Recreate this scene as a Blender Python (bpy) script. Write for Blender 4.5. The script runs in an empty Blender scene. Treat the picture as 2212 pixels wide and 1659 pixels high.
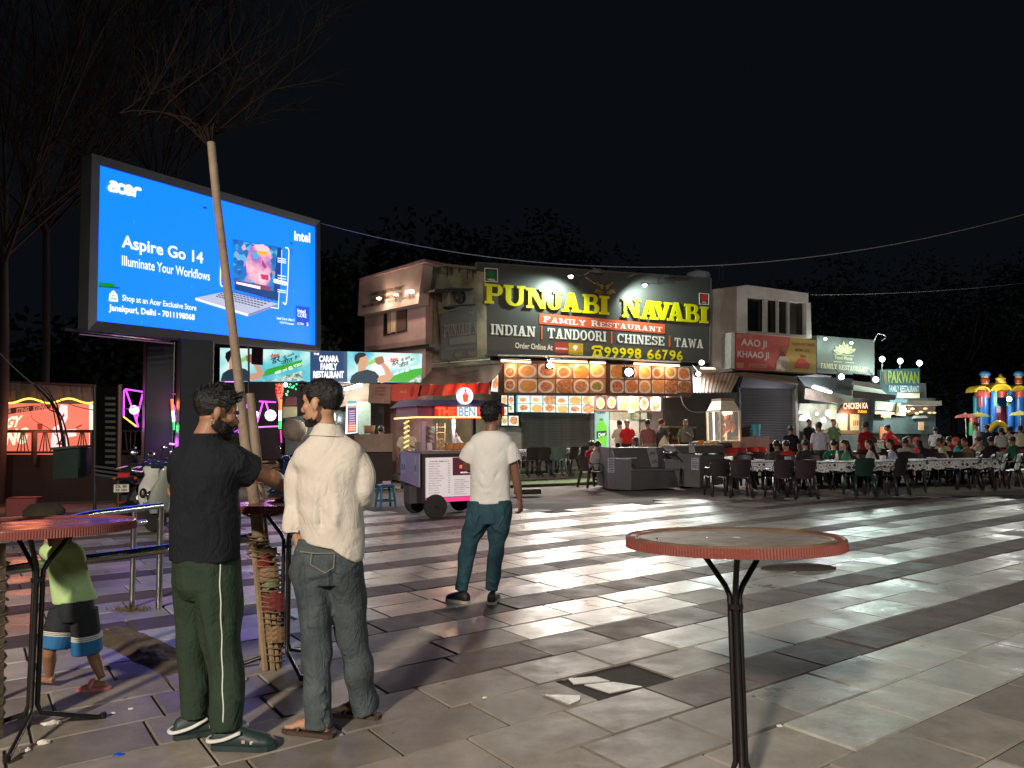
import bpy,bmesh,math,random
import numpy as np
from mathutils import Vector,Matrix,noise
rnd=random.Random(7)
scene=bpy.context.scene
C=scene.collection
# ---------------------------------------------------------------- camera
FK,EYE=1642.0,1.5
PITCH,ROLL=math.radians(3.6),math.radians(-0.5)
cam_data=bpy.data.cameras.new('camera')
cam=bpy.data.objects.new('camera',cam_data)
C.objects.link(cam)
cam_data.sensor_width=36.0
cam_data.lens=36.0*FK/2212.0
cam_data.clip_start=0.05
cam_data.clip_end=600
CM=Matrix.Rotation(math.pi/2+PITCH,4,'X')@Matrix.Rotation(ROLL,4,'Z')
cam.matrix_world=Matrix.Translation((0,0,EYE))@CM
scene.camera=cam
# ---------------------------------------------------------------- night sky
world=bpy.data.worlds.new('World')
scene.world=world
world.use_nodes=True
wn=world.node_tree.nodes
wn['Background'].inputs[0].default_value=(0.55,0.72,1.0,1)
wn['Background'].inputs[1].default_value=0.0044
# ---------------------------------------------------------------- exposure
scene.view_settings.view_transform='Standard'
scene.view_settings.look='None'
scene.view_settings.exposure=0.22
scene.view_settings.gamma=1.0
scene.view_settings.use_curve_mapping=False
scene.render.resolution_x,scene.render.resolution_y=1024,768
scene.cycles.max_bounces=5
scene.cycles.diffuse_bounces=2
scene.cycles.glossy_bounces=3
scene.cycles.transmission_bounces=3
scene.cycles.transparent_max_bounces=6
scene.cycles.sample_clamp_indirect=4.0
scene.cycles.caustics_reflective=False
scene.cycles.caustics_refractive=False
# ---------------------------------------------------------------- geometry of the place
CR=CM.to_3x3()
def ray(u,v):
 return CR@Vector(((u-1106)/FK,-(v-829.5)/FK,-1))
def G(u,v,z=0.0):
 d=ray(u,v);t=(z-EYE)/d.z
 return Vector((d.x*t,d.y*t,z))
def at(u,v,Y):
 d=ray(u,v);t=Y/d.y
 return Vector((d.x*t,Y,EYE+d.z*t))
def gx(u,Y):
 p=at(u,932,Y);return Vector((p.x,Y,0))
def crop(x0,y0,s):
 return lambda x,y:((x0+x*s)/1.15732,(y0+y*s)/1.15732)
cBB=crop(180,350,.33155);cLEFT=crop(0,900,.26515);cMID=crop(400,860,.26528)
cPINK=crop(880,620,.22901);cPUN=crop(1180,640,.28029);cCART=crop(900,930,.23503)
cSHOP=crop(1240,880,.21698);cSIT=crop(1660,880,.22901);cRIGHT=crop(2080,860,.22901)
cAAO=crop(1740,650,.28029);cFM=crop(1980,900,.10848);cSCOOT=crop(280,1060,.14472)
cCHILD=crop(0,1240,.41007);cWHITE=crop(1080,980,.33766);cTWO=crop(380,920,.2893)
cLEGS=crop(380,1380,.32556);cRT=crop(1500,1240,.40984);cFLOOR=crop(900,1300,.45207)
cTREE=crop(460,900,.36145)
class Wall:
 """vertical plane through (x, y) running at ang degrees from +X; normal n faces the camera side"""
 def __init__(s,x,y,ang):
  a=math.radians(ang)
  s.o=Vector((x,y,0));s.d=Vector((math.cos(a),math.sin(a),0))
  s.n=Vector((math.sin(a),-math.cos(a),0));s.ang=a
 def p(s,uv,off=0.0):
  d=ray(*uv);o=s.o+s.n*off
  t=(o-Vector((0,0,EYE))).dot(s.n)/d.dot(s.n)
  return Vector((0,0,EYE))+d*t
  # ---------------------------------------------------------------- object helpers
WMX={}
def wm(o):
 return WMX.get(o.name,Matrix())
def tag(o,label=None,cat=None,group=None,kind=None):
 if label:o['label']=label
 if cat:o['category']=cat
 if group:o['group']=group
 if kind:o['kind']=kind
 return o
def thing(name,label,cat,loc=(0,0,0),rotz=0.0,group=None,kind=None):
 o=bpy.data.objects.new(name,None);C.objects.link(o)
 o.empty_display_size=0.1
 o.location=loc;o.rotation_euler=(0,0,rotz)
 WMX[o.name]=Matrix.Translation(Vector(loc))@Matrix.Rotation(rotz,4,'Z')
 return tag(o,label,cat,group,kind)
def link_mesh(name,me,parent=None,local=False):
 """me is in world coordinates unless local"""
 o=bpy.data.objects.new(name,me);C.objects.link(o)
 if parent is not None:
  o.parent=parent
  if not local:
   me.transform(wm(parent).inverted())
  WMX[o.name]=wm(parent)
 elif not local:
  n=len(me.vertices)
  if n:
   co=np.empty(n*3,dtype=np.float32);me.vertices.foreach_get('co',co);co=co.reshape(-1,3)
   b=Vector(((co[:,0].min()+co[:,0].max())/2,(co[:,1].min()+co[:,1].max())/2,co[:,2].min()))
   b=Vector([float(q)for q in b])
   me.transform(Matrix.Translation(-b));o.location=b
   WMX[o.name]=Matrix.Translation(b)
 return o
def dup(root,loc,rotz,label=None,group=None,mats=None,scale=None):
 def cp(o,par):
  c=o.copy();C.objects.link(c)
  if par:c.parent=par
  for k in('label',):
   pass
  if mats and o.type=='MESH':
   base=o.name.split('.')[0]
   if base in mats and len(c.material_slots):
    c.material_slots[0].link='OBJECT';c.material_slots[0].material=mats[base]
  for ch in KIDS.get(o.name,[]):
   cp(ch,c)
  return c
 r=cp(root,None)
 r.location=loc;r.rotation_euler=(0,0,rotz)
 if scale:r.scale=(scale,)*3
 WMX[r.name]=Matrix.Translation(Vector(loc))@Matrix.Rotation(rotz,4,'Z')
 if label:r['label']=label
 if group:r['group']=group
 return r
KIDS={}
def kids_index():
 KIDS.clear()
 for o in bpy.data.objects:
  if o.parent:KIDS.setdefault(o.parent.name,[]).append(o)
def V(*a):return Vector(a)
def catmull(pts,k):
 pts=[tuple(p)for p in pts]
 if len(pts)<3 or k<2:return[np.array(p,float)for p in pts]
 P=[np.array(p,float)for p in pts]
 P=[2*P[0]-P[1]]+P+[2*P[-1]-P[-2]]
 out=[]
 for i in range(1,len(P)-2):
  for j in range(k):
   t=j/k
   a,b,c,d=P[i-1:i+3]
   out.append(.5*((2*b)+(c-a)*t+(2*a-5*b+4*c-d)*t*t+(3*b-3*c+d-a)*t**3))
 out.append(P[-2])
 return out
class MB:
 def __init__(s):s.v=[];s.f=[];s.uv={}
 def box(s,c,size,rot=0.0,tilt=0.0,bev=0.0):
  c=Vector(c);hx,hy,hz=[q/2 for q in size]
  M=Matrix.Rotation(rot,3,'Z')@Matrix.Rotation(tilt,3,'X')
  b=len(s.v)
  if bev<=0:
   for x in(-hx,hx):
    for y in(-hy,hy):
     for z in(-hz,hz):s.v.append(c+M@Vector((x,y,z)))
   s.f+=[(b,b+1,b+3,b+2),(b+4,b+6,b+7,b+5),(b,b+4,b+5,b+1),(b+2,b+3,b+7,b+6),(b,b+2,b+6,b+4),(b+1,b+5,b+7,b+3)]
  else:
   ring=[(-hx+bev,-hy),(hx-bev,-hy),(hx,-hy+bev),(hx,hy-bev),(hx-bev,hy),(-hx+bev,hy),(-hx,hy-bev),(-hx,-hy+bev)]
   k=1-bev/max(min(hx,hy),1e-6)
   for(z,q)in((-hz,0),(hz-bev,0),(hz,1)):
    for x,y in ring:
     if q:x=x-math.copysign(bev,x)if abs(x)>bev else x;y=y-math.copysign(bev,y)if abs(y)>bev else y
     s.v.append(c+M@Vector((x,y,z)))
   for r in range(2):
    for i in range(8):
     j=(i+1)%8
     s.f.append((b+r*8+i,b+r*8+j,b+(r+1)*8+j,b+(r+1)*8+i))
   s.f.append(tuple(b+i for i in range(7,-1,-1)));s.f.append(tuple(b+16+i for i in range(8)))
  return s
 def prism(s,pts,ext):
  """polygon pts (3D) extruded by vector ext"""
  b=len(s.v);n=len(pts);ext=Vector(ext)
  s.v+=[Vector(p)for p in pts]+[Vector(p)+ext for p in pts]
  s.f.append(tuple(range(b,b+n))[::-1]);s.f.append(tuple(range(b+n,b+2*n)))
  for i in range(n):
   j=(i+1)%n;s.f.append((b+i,b+j,b+n+j,b+n+i))
  return s
 def poly(s,pts):
  b=len(s.v);s.v+=[Vector(p)for p in pts];s.f.append(tuple(range(b,b+len(pts))));return s
 def quaduv(s,pts):
  b=len(s.v);s.v+=[Vector(p)for p in pts];s.uv[len(s.f)]=[(0,0),(1,0),(1,1),(0,1)]
  s.f.append((b,b+1,b+2,b+3));return s
 def loft(s,secs,n=12,cap=True):
  """secs: list of (centre, ax, ay) with ax, ay radius vectors"""
  b=len(s.v);m=len(secs)
  for c,ax,ay in secs:
   for i in range(n):
    a=2*math.pi*i/n
    s.v.append(Vector(c)+Vector(ax)*math.cos(a)+Vector(ay)*math.sin(a))
  for r in range(m-1):
   for i in range(n):
    j=(i+1)%n
    s.f.append((b+r*n+i,b+r*n+j,b+(r+1)*n+j,b+(r+1)*n+i))
  if cap:
   s.f.append(tuple(b+i for i in range(n-1,-1,-1)));s.f.append(tuple(b+(m-1)*n+i for i in range(n)))
  return s
 def tube(s,pts,rad,n=8,k=1,flat=1.0,side=None,cap=True):
  """rad: number or list; side: reference side vector for elliptical sections (radius rad), other axis rad*flat"""
  pts=[Vector(p)for p in pts]
  if not isinstance(rad,(list,tuple)):rad=[rad]*len(pts)
  q=[(p.x,p.y,p.z,r if not isinstance(r,tuple)else r[0],r*flat if not isinstance(r,tuple)else r[1])for p,r in zip(pts,rad)]
  q=catmull(q,k)
  P=[Vector(x[:3])for x in q]
  secs=[];prev=Vector(side).normalized()if side is not None else None
  for i,p in enumerate(P):
   t=(P[min(i+1,len(P)-1)]-P[max(i-1,0)])
   if t.length<1e-9:t=Vector((0,0,1))
   t.normalize()
   if prev is None:
    prev=t.orthogonal().normalized()
   a=(side if side is not None else prev);a=Vector(a)
   a=a-t*a.dot(t)
   if a.length<1e-4:a=t.orthogonal()
   a.normalize();bb=t.cross(a).normalized();prev=a
   secs.append((p,a*max(float(q[i][3]),1e-5),bb*max(float(q[i][4]),1e-5)))
  return s.loft(secs,n,cap)
 def ell(s,c,r,M=None,n=12):
  c=Vector(c);b=len(s.v);m=max(5,n//2)
  M=M or Matrix.Identity(3)
  secs=[]
  for i in range(m+1):
   a=math.pi*i/m
   z=-math.cos(a);w=max(math.sin(a),0.02)
   secs.append((c+M@Vector((0,0,z*r[2])),M@Vector((w*r[0],0,0)),M@Vector((0,w*r[1],0))))
  return s.loft(secs,n)
 def lathe(s,c,prof,n=24,M=None):
  """prof: list of (radius, z) about centre c"""
  c=Vector(c);M=M or Matrix.Identity(3)
  return s.loft([(c+M@Vector((0,0,z)),M@Vector((r,0,0)),M@Vector((0,r,0)))for r,z in prof],n)
 def geo(s,g,fn):
  b=len(s.v);s.v+=[fn(*p)for p in g[0]];s.f+=[tuple(b+i for i in f)for f in g[1]];return s
 def mesh(s,name):
  me=bpy.data.meshes.new(name)
  me.from_pydata([tuple(v)for v in s.v],[],s.f)
  if s.uv:
   ul=me.uv_layers.new(name='UVMap')
   for fi,cs in s.uv.items():
    pl=me.polygons[fi]
    for li,c in zip(pl.loop_indices,cs):ul.data[li].uv=c
  return me
 def build(s,name,mat,parent=None,local=False,smooth=False,fix=True):
  me=s.mesh(name)
  if fix and not s.uv:
   bm=bmesh.new();bm.from_mesh(me);bmesh.ops.recalc_face_normals(bm,faces=bm.faces);bm.to_mesh(me);bm.free()
  if smooth is True:
   me.polygons.foreach_set('use_smooth',[True]*len(me.polygons))
  elif smooth:
   me.polygons.foreach_set('use_smooth',[True]*len(me.polygons));me.set_sharp_from_angle(angle=math.radians(smooth))
  me.materials.append(mat)
  return link_mesh(name,me,parent,local)
  # ---------------------------------------------------------------- materials
def mat(name,col,rough=.6,metal=0.0,var=.25,scale=6.0,bump=.0,bscale=40.0,col2=None,detail=4.0,spec=.5,coat=0.0,rvar=0.0,objrand=0.0):
 m=bpy.data.materials.new(name);m.use_nodes=True
 nt=m.node_tree;N=nt.nodes;L=nt.links;b=N['Principled BSDF']
 tc=N.new('ShaderNodeTexCoord')
 nz=N.new('ShaderNodeTexNoise');nz.inputs['Scale'].default_value=scale;nz.inputs['Detail'].default_value=detail
 nz.inputs['Roughness'].default_value=.62
 L.new(tc.outputs['Object'],nz.inputs['Vector'])
 mp=N.new('ShaderNodeMapRange');mp.inputs[1].default_value=.3;mp.inputs[2].default_value=.7
 L.new(nz.outputs['Fac'],mp.inputs[0])
 mx=N.new('ShaderNodeMix');mx.data_type='RGBA'
 c2=col2 or tuple(q*(1-var)for q in col)
 mx.inputs[6].default_value=(*col,1);mx.inputs[7].default_value=(*c2,1)
 L.new(mp.outputs[0],mx.inputs[0])
 out=mx.outputs[2]
 if objrand:
  oi=N.new('ShaderNodeObjectInfo');hs=N.new('ShaderNodeHueSaturation')
  m2=N.new('ShaderNodeMapRange');m2.inputs[3].default_value=1-objrand;m2.inputs[4].default_value=1+objrand
  L.new(oi.outputs['Random'],m2.inputs[0]);L.new(m2.outputs[0],hs.inputs['Value']);L.new(out,hs.inputs['Color']);out=hs.outputs['Color']
 L.new(out,b.inputs['Base Color'])
 b.inputs['Roughness'].default_value=rough;b.inputs['Metallic'].default_value=metal
 b.inputs['Specular IOR Level'].default_value=spec
 b.inputs['Coat Weight'].default_value=coat
 if rvar:
  m3=N.new('ShaderNodeMapRange');m3.inputs[1].default_value=.3;m3.inputs[2].default_value=.7
  m3.inputs[3].default_value=max(rough-rvar,.03);m3.inputs[4].default_value=min(rough+rvar,1)
  n2=N.new('ShaderNodeTexNoise');n2.inputs['Scale'].default_value=scale*1.7;n2.inputs['Detail'].default_value=3
  L.new(tc.outputs['Object'],n2.inputs['Vector']);L.new(n2.outputs['Fac'],m3.inputs[0]);L.new(m3.outputs[0],b.inputs['Roughness'])
 if bump:
  n3=N.new('ShaderNodeTexNoise');n3.inputs['Scale'].default_value=bscale;n3.inputs['Detail'].default_value=3
  L.new(tc.outputs['Object'],n3.inputs['Vector'])
  bp=N.new('ShaderNodeBump');bp.inputs['Strength'].default_value=bump;bp.inputs['Distance'].default_value=.01
  L.new(n3.outputs['Fac'],bp.inputs['Height']);L.new(bp.outputs[0],b.inputs['Normal'])
 return m
def emi(name,col,k=1.0,base=None,var=0.0,scale=5):
 """glowing surface: lamp, backlit print or screen"""
 m=bpy.data.materials.new(name);m.use_nodes=True
 nt=m.node_tree;N=nt.nodes;L=nt.links;b=N['Principled BSDF']
 b.inputs['Base Color'].default_value=(*(base or(.02,.02,.02)),1);b.inputs['Roughness'].default_value=.5
 b.inputs['Emission Color'].default_value=(*col,1);b.inputs['Emission Strength'].default_value=k
 if var:
  tc=N.new('ShaderNodeTexCoord');nz=N.new('ShaderNodeTexNoise');nz.inputs['Scale'].default_value=scale
  L.new(tc.outputs['Object'],nz.inputs['Vector'])
  mp=N.new('ShaderNodeMapRange');mp.inputs[1].default_value=.3;mp.inputs[2].default_value=.7
  mp.inputs[3].default_value=k*(1-var);mp.inputs[4].default_value=k
  L.new(nz.outputs['Fac'],mp.inputs[0]);L.new(mp.outputs[0],b.inputs['Emission Strength'])
 return m
def print_mix(name,stops,k=1.0,scale=3.0,detail=5,vec='Object',dist=0.0):
 """backlit print whose ink runs through several colours"""
 m=bpy.data.materials.new(name);m.use_nodes=True
 nt=m.node_tree;N=nt.nodes;L=nt.links;b=N['Principled BSDF']
 tc=N.new('ShaderNodeTexCoord');nz=N.new('ShaderNodeTexNoise');nz.inputs['Scale'].default_value=scale;nz.inputs['Detail'].default_value=detail;nz.inputs['Distortion'].default_value=dist
 L.new(tc.outputs[vec],nz.inputs['Vector'])
 r=N.new('ShaderNodeValToRGB');L.new(nz.outputs['Fac'],r.inputs[0])
 for p_,c_ in stops:
  e=r.color_ramp.elements.new(p_);e.color=(*srgb(*c_),1)
 r.color_ramp.elements.remove(r.color_ramp.elements[0]);r.color_ramp.elements.remove(r.color_ramp.elements[-1])
 b.inputs['Base Color'].default_value=(.05,.05,.05,1)
 L.new(r.outputs[0],b.inputs['Emission Color']);b.inputs['Emission Strength'].default_value=k
 return m
def srgb(r,g,b):
 f=lambda c:((c/255+.055)/1.055)**2.4 if c>10 else c/255/12.92
 return(f(r),f(g),f(b))
_pm={}
def paint(r,g,b,rough=.6,**k):
 key=(r,g,b,rough,tuple(sorted(k.items())))
 if key not in _pm:_pm[key]=mat('paint',srgb(r,g,b),rough,**k)
 return _pm[key]
_em={}
def glow(r,g,b,k=1.0,**kw):
 key=(r,g,b,k,tuple(sorted(kw.items())))
 if key not in _em:_em[key]=emi('glow',srgb(r,g,b),k,base=tuple(q*.5 for q in srgb(r,g,b)),**kw)
 return _em[key]
 # ---------------------------------------------------------------- lettering
_tc={}
def text_geo(s,bold=0.0,space=1.0):
 key=(s,bold,space)
 if key in _tc:return _tc[key]
 cu=bpy.data.curves.new('lettering','FONT');cu.body=s;cu.size=1;cu.offset=bold;cu.resolution_u=3
 cu.space_character=space;cu.align_x='LEFT';cu.fill_mode='FRONT'
 o=bpy.data.objects.new('lettering',cu);C.objects.link(o)
 dg=bpy.context.evaluated_depsgraph_get();dg.update()
 me=bpy.data.meshes.new_from_object(o.evaluated_get(dg))
 vs=np.array([tuple(v.co)for v in me.vertices]);fs=[tuple(p.vertices)for p in me.polygons]
 bpy.data.objects.remove(o);bpy.data.curves.remove(cu);bpy.data.meshes.remove(me)
 if len(vs)==0:return([],[])
 mn,mx=vs.min(0),vs.max(0)
 vs=(vs-mn)/np.maximum(mx-mn,1e-6)
 g=([(x,y,0.0)for x,y,_ in vs.tolist()],fs)
 _tc[key]=g
 return g
 # slab serif capitals built from bars and arcs
def _rect(a,b,c,d):return[(a,b),(c,b),(c,d),(a,d)]
def _arc(cx,cy,rx,ry,wx,wy,a0,a1,n=10):
 o=[(cx+rx*math.cos(math.radians(a0+(a1-a0)*i/n)),cy+ry*math.sin(math.radians(a0+(a1-a0)*i/n)))for i in range(n+1)]
 q=[(cx+(rx-wx)*math.cos(math.radians(a0+(a1-a0)*i/n)),cy+(ry-wy)*math.sin(math.radians(a0+(a1-a0)*i/n)))for i in range(n+1)]
 return[[o[i],o[i+1],q[i+1],q[i]]for i in range(n)]
def slab(ch):
 S,T,e=.24,.13,.09
 R=_rect
 def stem(x,w=S,sl=e,sr=e,top=True,bot=True):
  r=[R(x,0,x+w,1)]
  if bot:r.append(R(x-sl,0,x+w+sr,T))
  if top:r.append(R(x-sl,1-T,x+w+sr,1))
  return r
 if ch=='I':return stem(e),S+2*e
 if ch=='P':return stem(e)+[R(e+S,1-T,.55,1),R(e+S,.40,.55,.40+T)]+_arc(.55,.70,.27,.30,S*.9,T,-90,90),.84
 if ch=='R':return stem(e)+[R(e+S,1-T,.52,1),R(e+S,.44,.52,.44+T)]+_arc(.52,.72,.26,.28,S*.85,T,-90,90)+[[(.45,.5),(.68,.5),(.88,T),(.62,T)],R(.60,0,.96,T)],.96
 if ch=='B':return stem(e)+[R(e+S,1-T,.52,1),R(e+S,.46,.55,.46+T),R(e+S,0,.55,T)]+_arc(.50,.75,.26,.25,S*.8,T,-80,90)+_arc(.53,.28,.31,.28,S*.9,T,-90,85),.86
 if ch=='U':return[R(.09,.35,.33,1),R(.67,.35,.87,1),R(0,1-T,.42,1),R(.58,1-T,.96,1)]+_arc(.48,.35,.39,.35,.22,T,180,360,14),.96
 if ch=='J':return[R(.40,.30,.64,1),R(.30,1-T,.74,1)]+_arc(.34,.30,.30,.30,.2,T,190,360,12)+[R(.03,.22,.22,.42)],.74
 if ch=='A':return[[(.10,0),(.30,0),(.56,1),(.38,1)],[(.62,0),(.90,0),(.64,1),(.38,1)],R(.28,.26,.72,.26+T),R(0,0,.38,T),R(.52,0,1.0,T)],1.0
 if ch=='V':return[[(.10,1),(.38,1),(.62,0),(.42,0)],[(.70,1),(.88,1),(.62,0),(.42,0)],R(0,1-T,.46,1),R(.60,1-T,.98,1)],.98
 if ch=='N':return[R(.10,0,.26,1),R(.74,0,.90,1),[(.10,1),(.40,1),(.90,0),(.66,0)],R(0,0,.36,T),R(0,1-T,.30,1),R(.64,1-T,1.0,1)],1.0
 if ch=='M':return[R(.10,0,.26,1),R(.86,0,1.08,1),[(.10,1),(.36,1),(.66,.1),(.54,.1)],[(.84,1),(1.04,1),(.66,.1),(.54,.1)],R(0,0,.36,T),R(0,1-T,.3,1),R(.78,0,1.18,T),R(.9,1-T,1.18,1)],1.18
 if ch=='W':return[[(.08,1),(.32,1),(.48,0),(.32,0)],[(.55,.9),(.68,.9),(.48,0),(.32,0)],[(.55,.9),(.74,.9),(.96,0),(.80,0)],[(1.04,1),(1.2,1),(.96,0),(.8,0)],R(0,1-T,.42,1),R(.94,1-T,1.28,1)],1.28
 if ch=='T':return[R(.34,0,.58,1),R(0,1-T,.92,1),R(0,.68,.13,1),R(.79,.68,.92,1),R(.22,0,.70,T)],.92
 if ch=='L':return stem(e,sr=.12)+[R(e+S,0,.80,T),R(.68,0,.80,.34)],.80
 if ch=='E':return stem(e)+[R(.3,0,.82,T),R(.3,1-T,.80,1),R(.3,.45,.58,.45+T*.9),R(.70,0,.82,.30),R(.68,.70,.80,1),R(.50,.36,.60,.66)],.84
 if ch=='F':return stem(e)+[R(.3,1-T,.80,1),R(.3,.43,.58,.43+T),R(.68,.66,.80,1),R(.50,.34,.60,.64)],.80
 if ch=='H':return[R(.1,0,.32,1),R(.70,0,.92,1),R(.3,.44,.72,.57),R(0,0,.42,T),R(0,1-T,.42,1),R(.6,0,1.02,T),R(.6,1-T,1.02,1)],1.02
 if ch=='D':return stem(e)+[R(.3,0,.48,T),R(.3,1-T,.48,1)]+_arc(.48,.5,.42,.5,S,T,-90,90,14),.90
 if ch=='O':return _arc(.46,.5,.46,.5,S,T,0,360,24),.92
 if ch=='C':return _arc(.46,.5,.46,.5,S,T,45,315,20)+[R(.70,.62,.84,1.0)],.88
 if ch=='S':return _arc(.40,.74,.36,.26,S*.85,T,20,265,12)+_arc(.42,.28,.38,.28,S*.85,T,-160,92,12)+[R(.66,.66,.78,1.0),R(.02,0,.14,.34)],.82
 if ch=='Y':return[R(.36,0,.60,.5),[(.08,1),(.34,1),(.60,.48),(.38,.42)],[(.72,1),(.90,1),(.60,.42),(.40,.42)],R(0,1-T,.42,1),R(.60,1-T,.98,1),R(.24,0,.72,T)],.98
 return[],.45
def slab_geo(s,gap=.06,small=None):
 """returns pieces with a small depth step each; small: dict index->height for small caps"""
 vs,fs=[],[];x=0
 for i,ch in enumerate(s):
  h=(small or{}).get(i,1.0)
  pc,w=slab(ch)
  for k,p in enumerate(pc):
   b=len(vs);vs+=[(x+a*h,c*h,(k%14)*1.0)for a,c in p];fs.append(tuple(range(b,b+len(p))))
  x+=w*h+gap
 W=x-gap
 return([(a/W,c,d)for a,c,d in vs],fs)
def letter(parent,wall,s,bl,br,tl,m,off=.03,bold=0.0,kind='sans',name='lettering',depth=0.0,small=None,space=1.0,gap=.06):
 """lettering whose box has its lower left, lower right and upper left corner at the given picture points of the wall"""
 g=text_geo(s,bold,space)if kind=='sans' else slab_geo(s,gap,small)
 if not g[0]:return None
 A,B,D=wall.p(bl,off),wall.p(br,off),wall.p(tl,off)
 mb=MB()
 st=.0012
 mb.geo(g,lambda x,y,z:A+(B-A)*x+(D-A)*y+wall.n*(z*st))
 if depth:
  bm_pts=list(mb.v);F=list(mb.f);b=len(mb.v)
  edges={}
  for f in F:
   for i in range(len(f)):
    e=(f[i],f[(i+1)%len(f)]);edges[tuple(sorted(e))]=edges.get(tuple(sorted(e)),0)+1
  mb.v+=[p-wall.n*depth for p in bm_pts]
  for(i,j),c in edges.items():
   if c==1:mb.f.append((i,j,b+j,b+i))
 return mb.build(name,m,parent,fix=False)
def flat(parent,wall,pts,m,off=.02,name='print',th=0.0):
 """flat printed shape on a wall from picture points"""
 P=[wall.p(p,off)for p in pts]
 mb=MB()
 if th:mb.prism(P,-wall.n*th)
 elif len(P)==4:mb.quaduv(P)
 else:mb.poly(P)
 return mb.build(name,m,parent)
def ellipse_pts(c,rx,ry,n=20,a0=0,a1=360):
 return[(c[0]+rx*math.cos(math.radians(a0+(a1-a0)*i/n)),c[1]+ry*math.sin(math.radians(a0+(a1-a0)*i/n)))for i in range(n)]
def slabwall(pts,wall,off,th,name,m,parent):
 """panel with thickness: picture corner points on the wall, front face at off"""
 P=[wall.p(p,off)for p in pts]
 return MB().prism(P,-wall.n*th).build(name,m,parent)
def lamp(parent,kind,loc,power,col=(1,1,1),radius=.05,aim=None,cone=120,blend=.6,name='lamp_light'):
 ld=bpy.data.lights.new(name,kind);ld.energy=power*1.8;ld.color=col
 if kind=='AREA':ld.size=radius
 else:ld.shadow_soft_size=radius
 if kind=='SPOT':ld.spot_size=math.radians(cone);ld.spot_blend=blend
 o=bpy.data.objects.new(name,ld);C.objects.link(o)
 M=Matrix.Translation(Vector(loc))
 if aim is not None:
  M=M@(Vector(aim)-Vector(loc)).to_track_quat('-Z','Y').to_matrix().to_4x4()
 if parent is not None:
  o.parent=parent;o.matrix_local=wm(parent).inverted()@M
 else:o.matrix_world=M
 return o
scene.cycles.use_denoising=True
# ================================================================= the lamp that lights the foreground (behind the camera)
steel=mat('galvanised_steel',(.35,.35,.34),.35,1.0,var=.3,scale=8,rvar=.1)
dark_metal=mat('dark_metal',(.02,.02,.022),.45,.3,var=.3,scale=5)
black_metal=mat('black_painted_steel',(.008,.007,.007),.4,.0,var=.4,scale=20,bump=.15,bscale=90)
SL=V(-6.0,-11.5,9.0)
street=thing('street_lamp','tall street lamp with warm white head at the near edge of the plaza','street lamp',(SL.x-1.5,SL.y,0))
MB().tube([(SL.x-1.5,SL.y,0),(SL.x-1.5,SL.y,9.1)],[.09,.06],10).build('pole',steel,street,smooth=40)
MB().tube([(SL.x-1.5,SL.y,9.0),(SL.x-.8,SL.y,9.25),(SL.x-.2,SL.y+.05,9.2)],.035,8,k=4).build('arm',steel,street,smooth=40)
MB().box((SL.x,SL.y,9.16),(.7,.3,.12),bev=.03).build('lamp_head',dark_metal,street)
MB().box((SL.x,SL.y,9.08),(.5,.22,.02)).build('lamp_glass',emi('lamp_glass',(1,.86,.66),6),street)
lamp(street,'SPOT',SL,9600,(1,.86,.70),.55,aim=(-1.0,3.0,0),cone=74,blend=.85)
S2=V(8.5,-9.0,7.4)  # added fill light out of view, softens the shaded sides of the men
fill_lamp=thing('street_lamp','second tall street lamp with cool white head at the near right edge of the plaza','street lamp',(S2.x+1.5,S2.y,0))
MB().tube([(S2.x+1.5,S2.y,0),(S2.x+1.5,S2.y,7.5)],[.09,.06],10).build('pole',steel,fill_lamp,smooth=40)
MB().tube([(S2.x+1.5,S2.y,7.4),(S2.x+.8,S2.y,7.65),(S2.x+.2,S2.y+.05,7.6)],.035,8,k=4).build('arm',steel,fill_lamp,smooth=40)
MB().box((S2.x,S2.y,7.56),(.7,.3,.12),bev=.03).build('lamp_head',dark_metal,fill_lamp)
MB().box((S2.x,S2.y,7.48),(.5,.22,.02)).build('lamp_glass',emi('lamp_glass',(.9,1,.95),6),fill_lamp)
lamp(fill_lamp,'SPOT',S2,1250,(.95,1,.96),1.0,aim=(1.2,4.5,0),cone=80,blend=.85)
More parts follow.
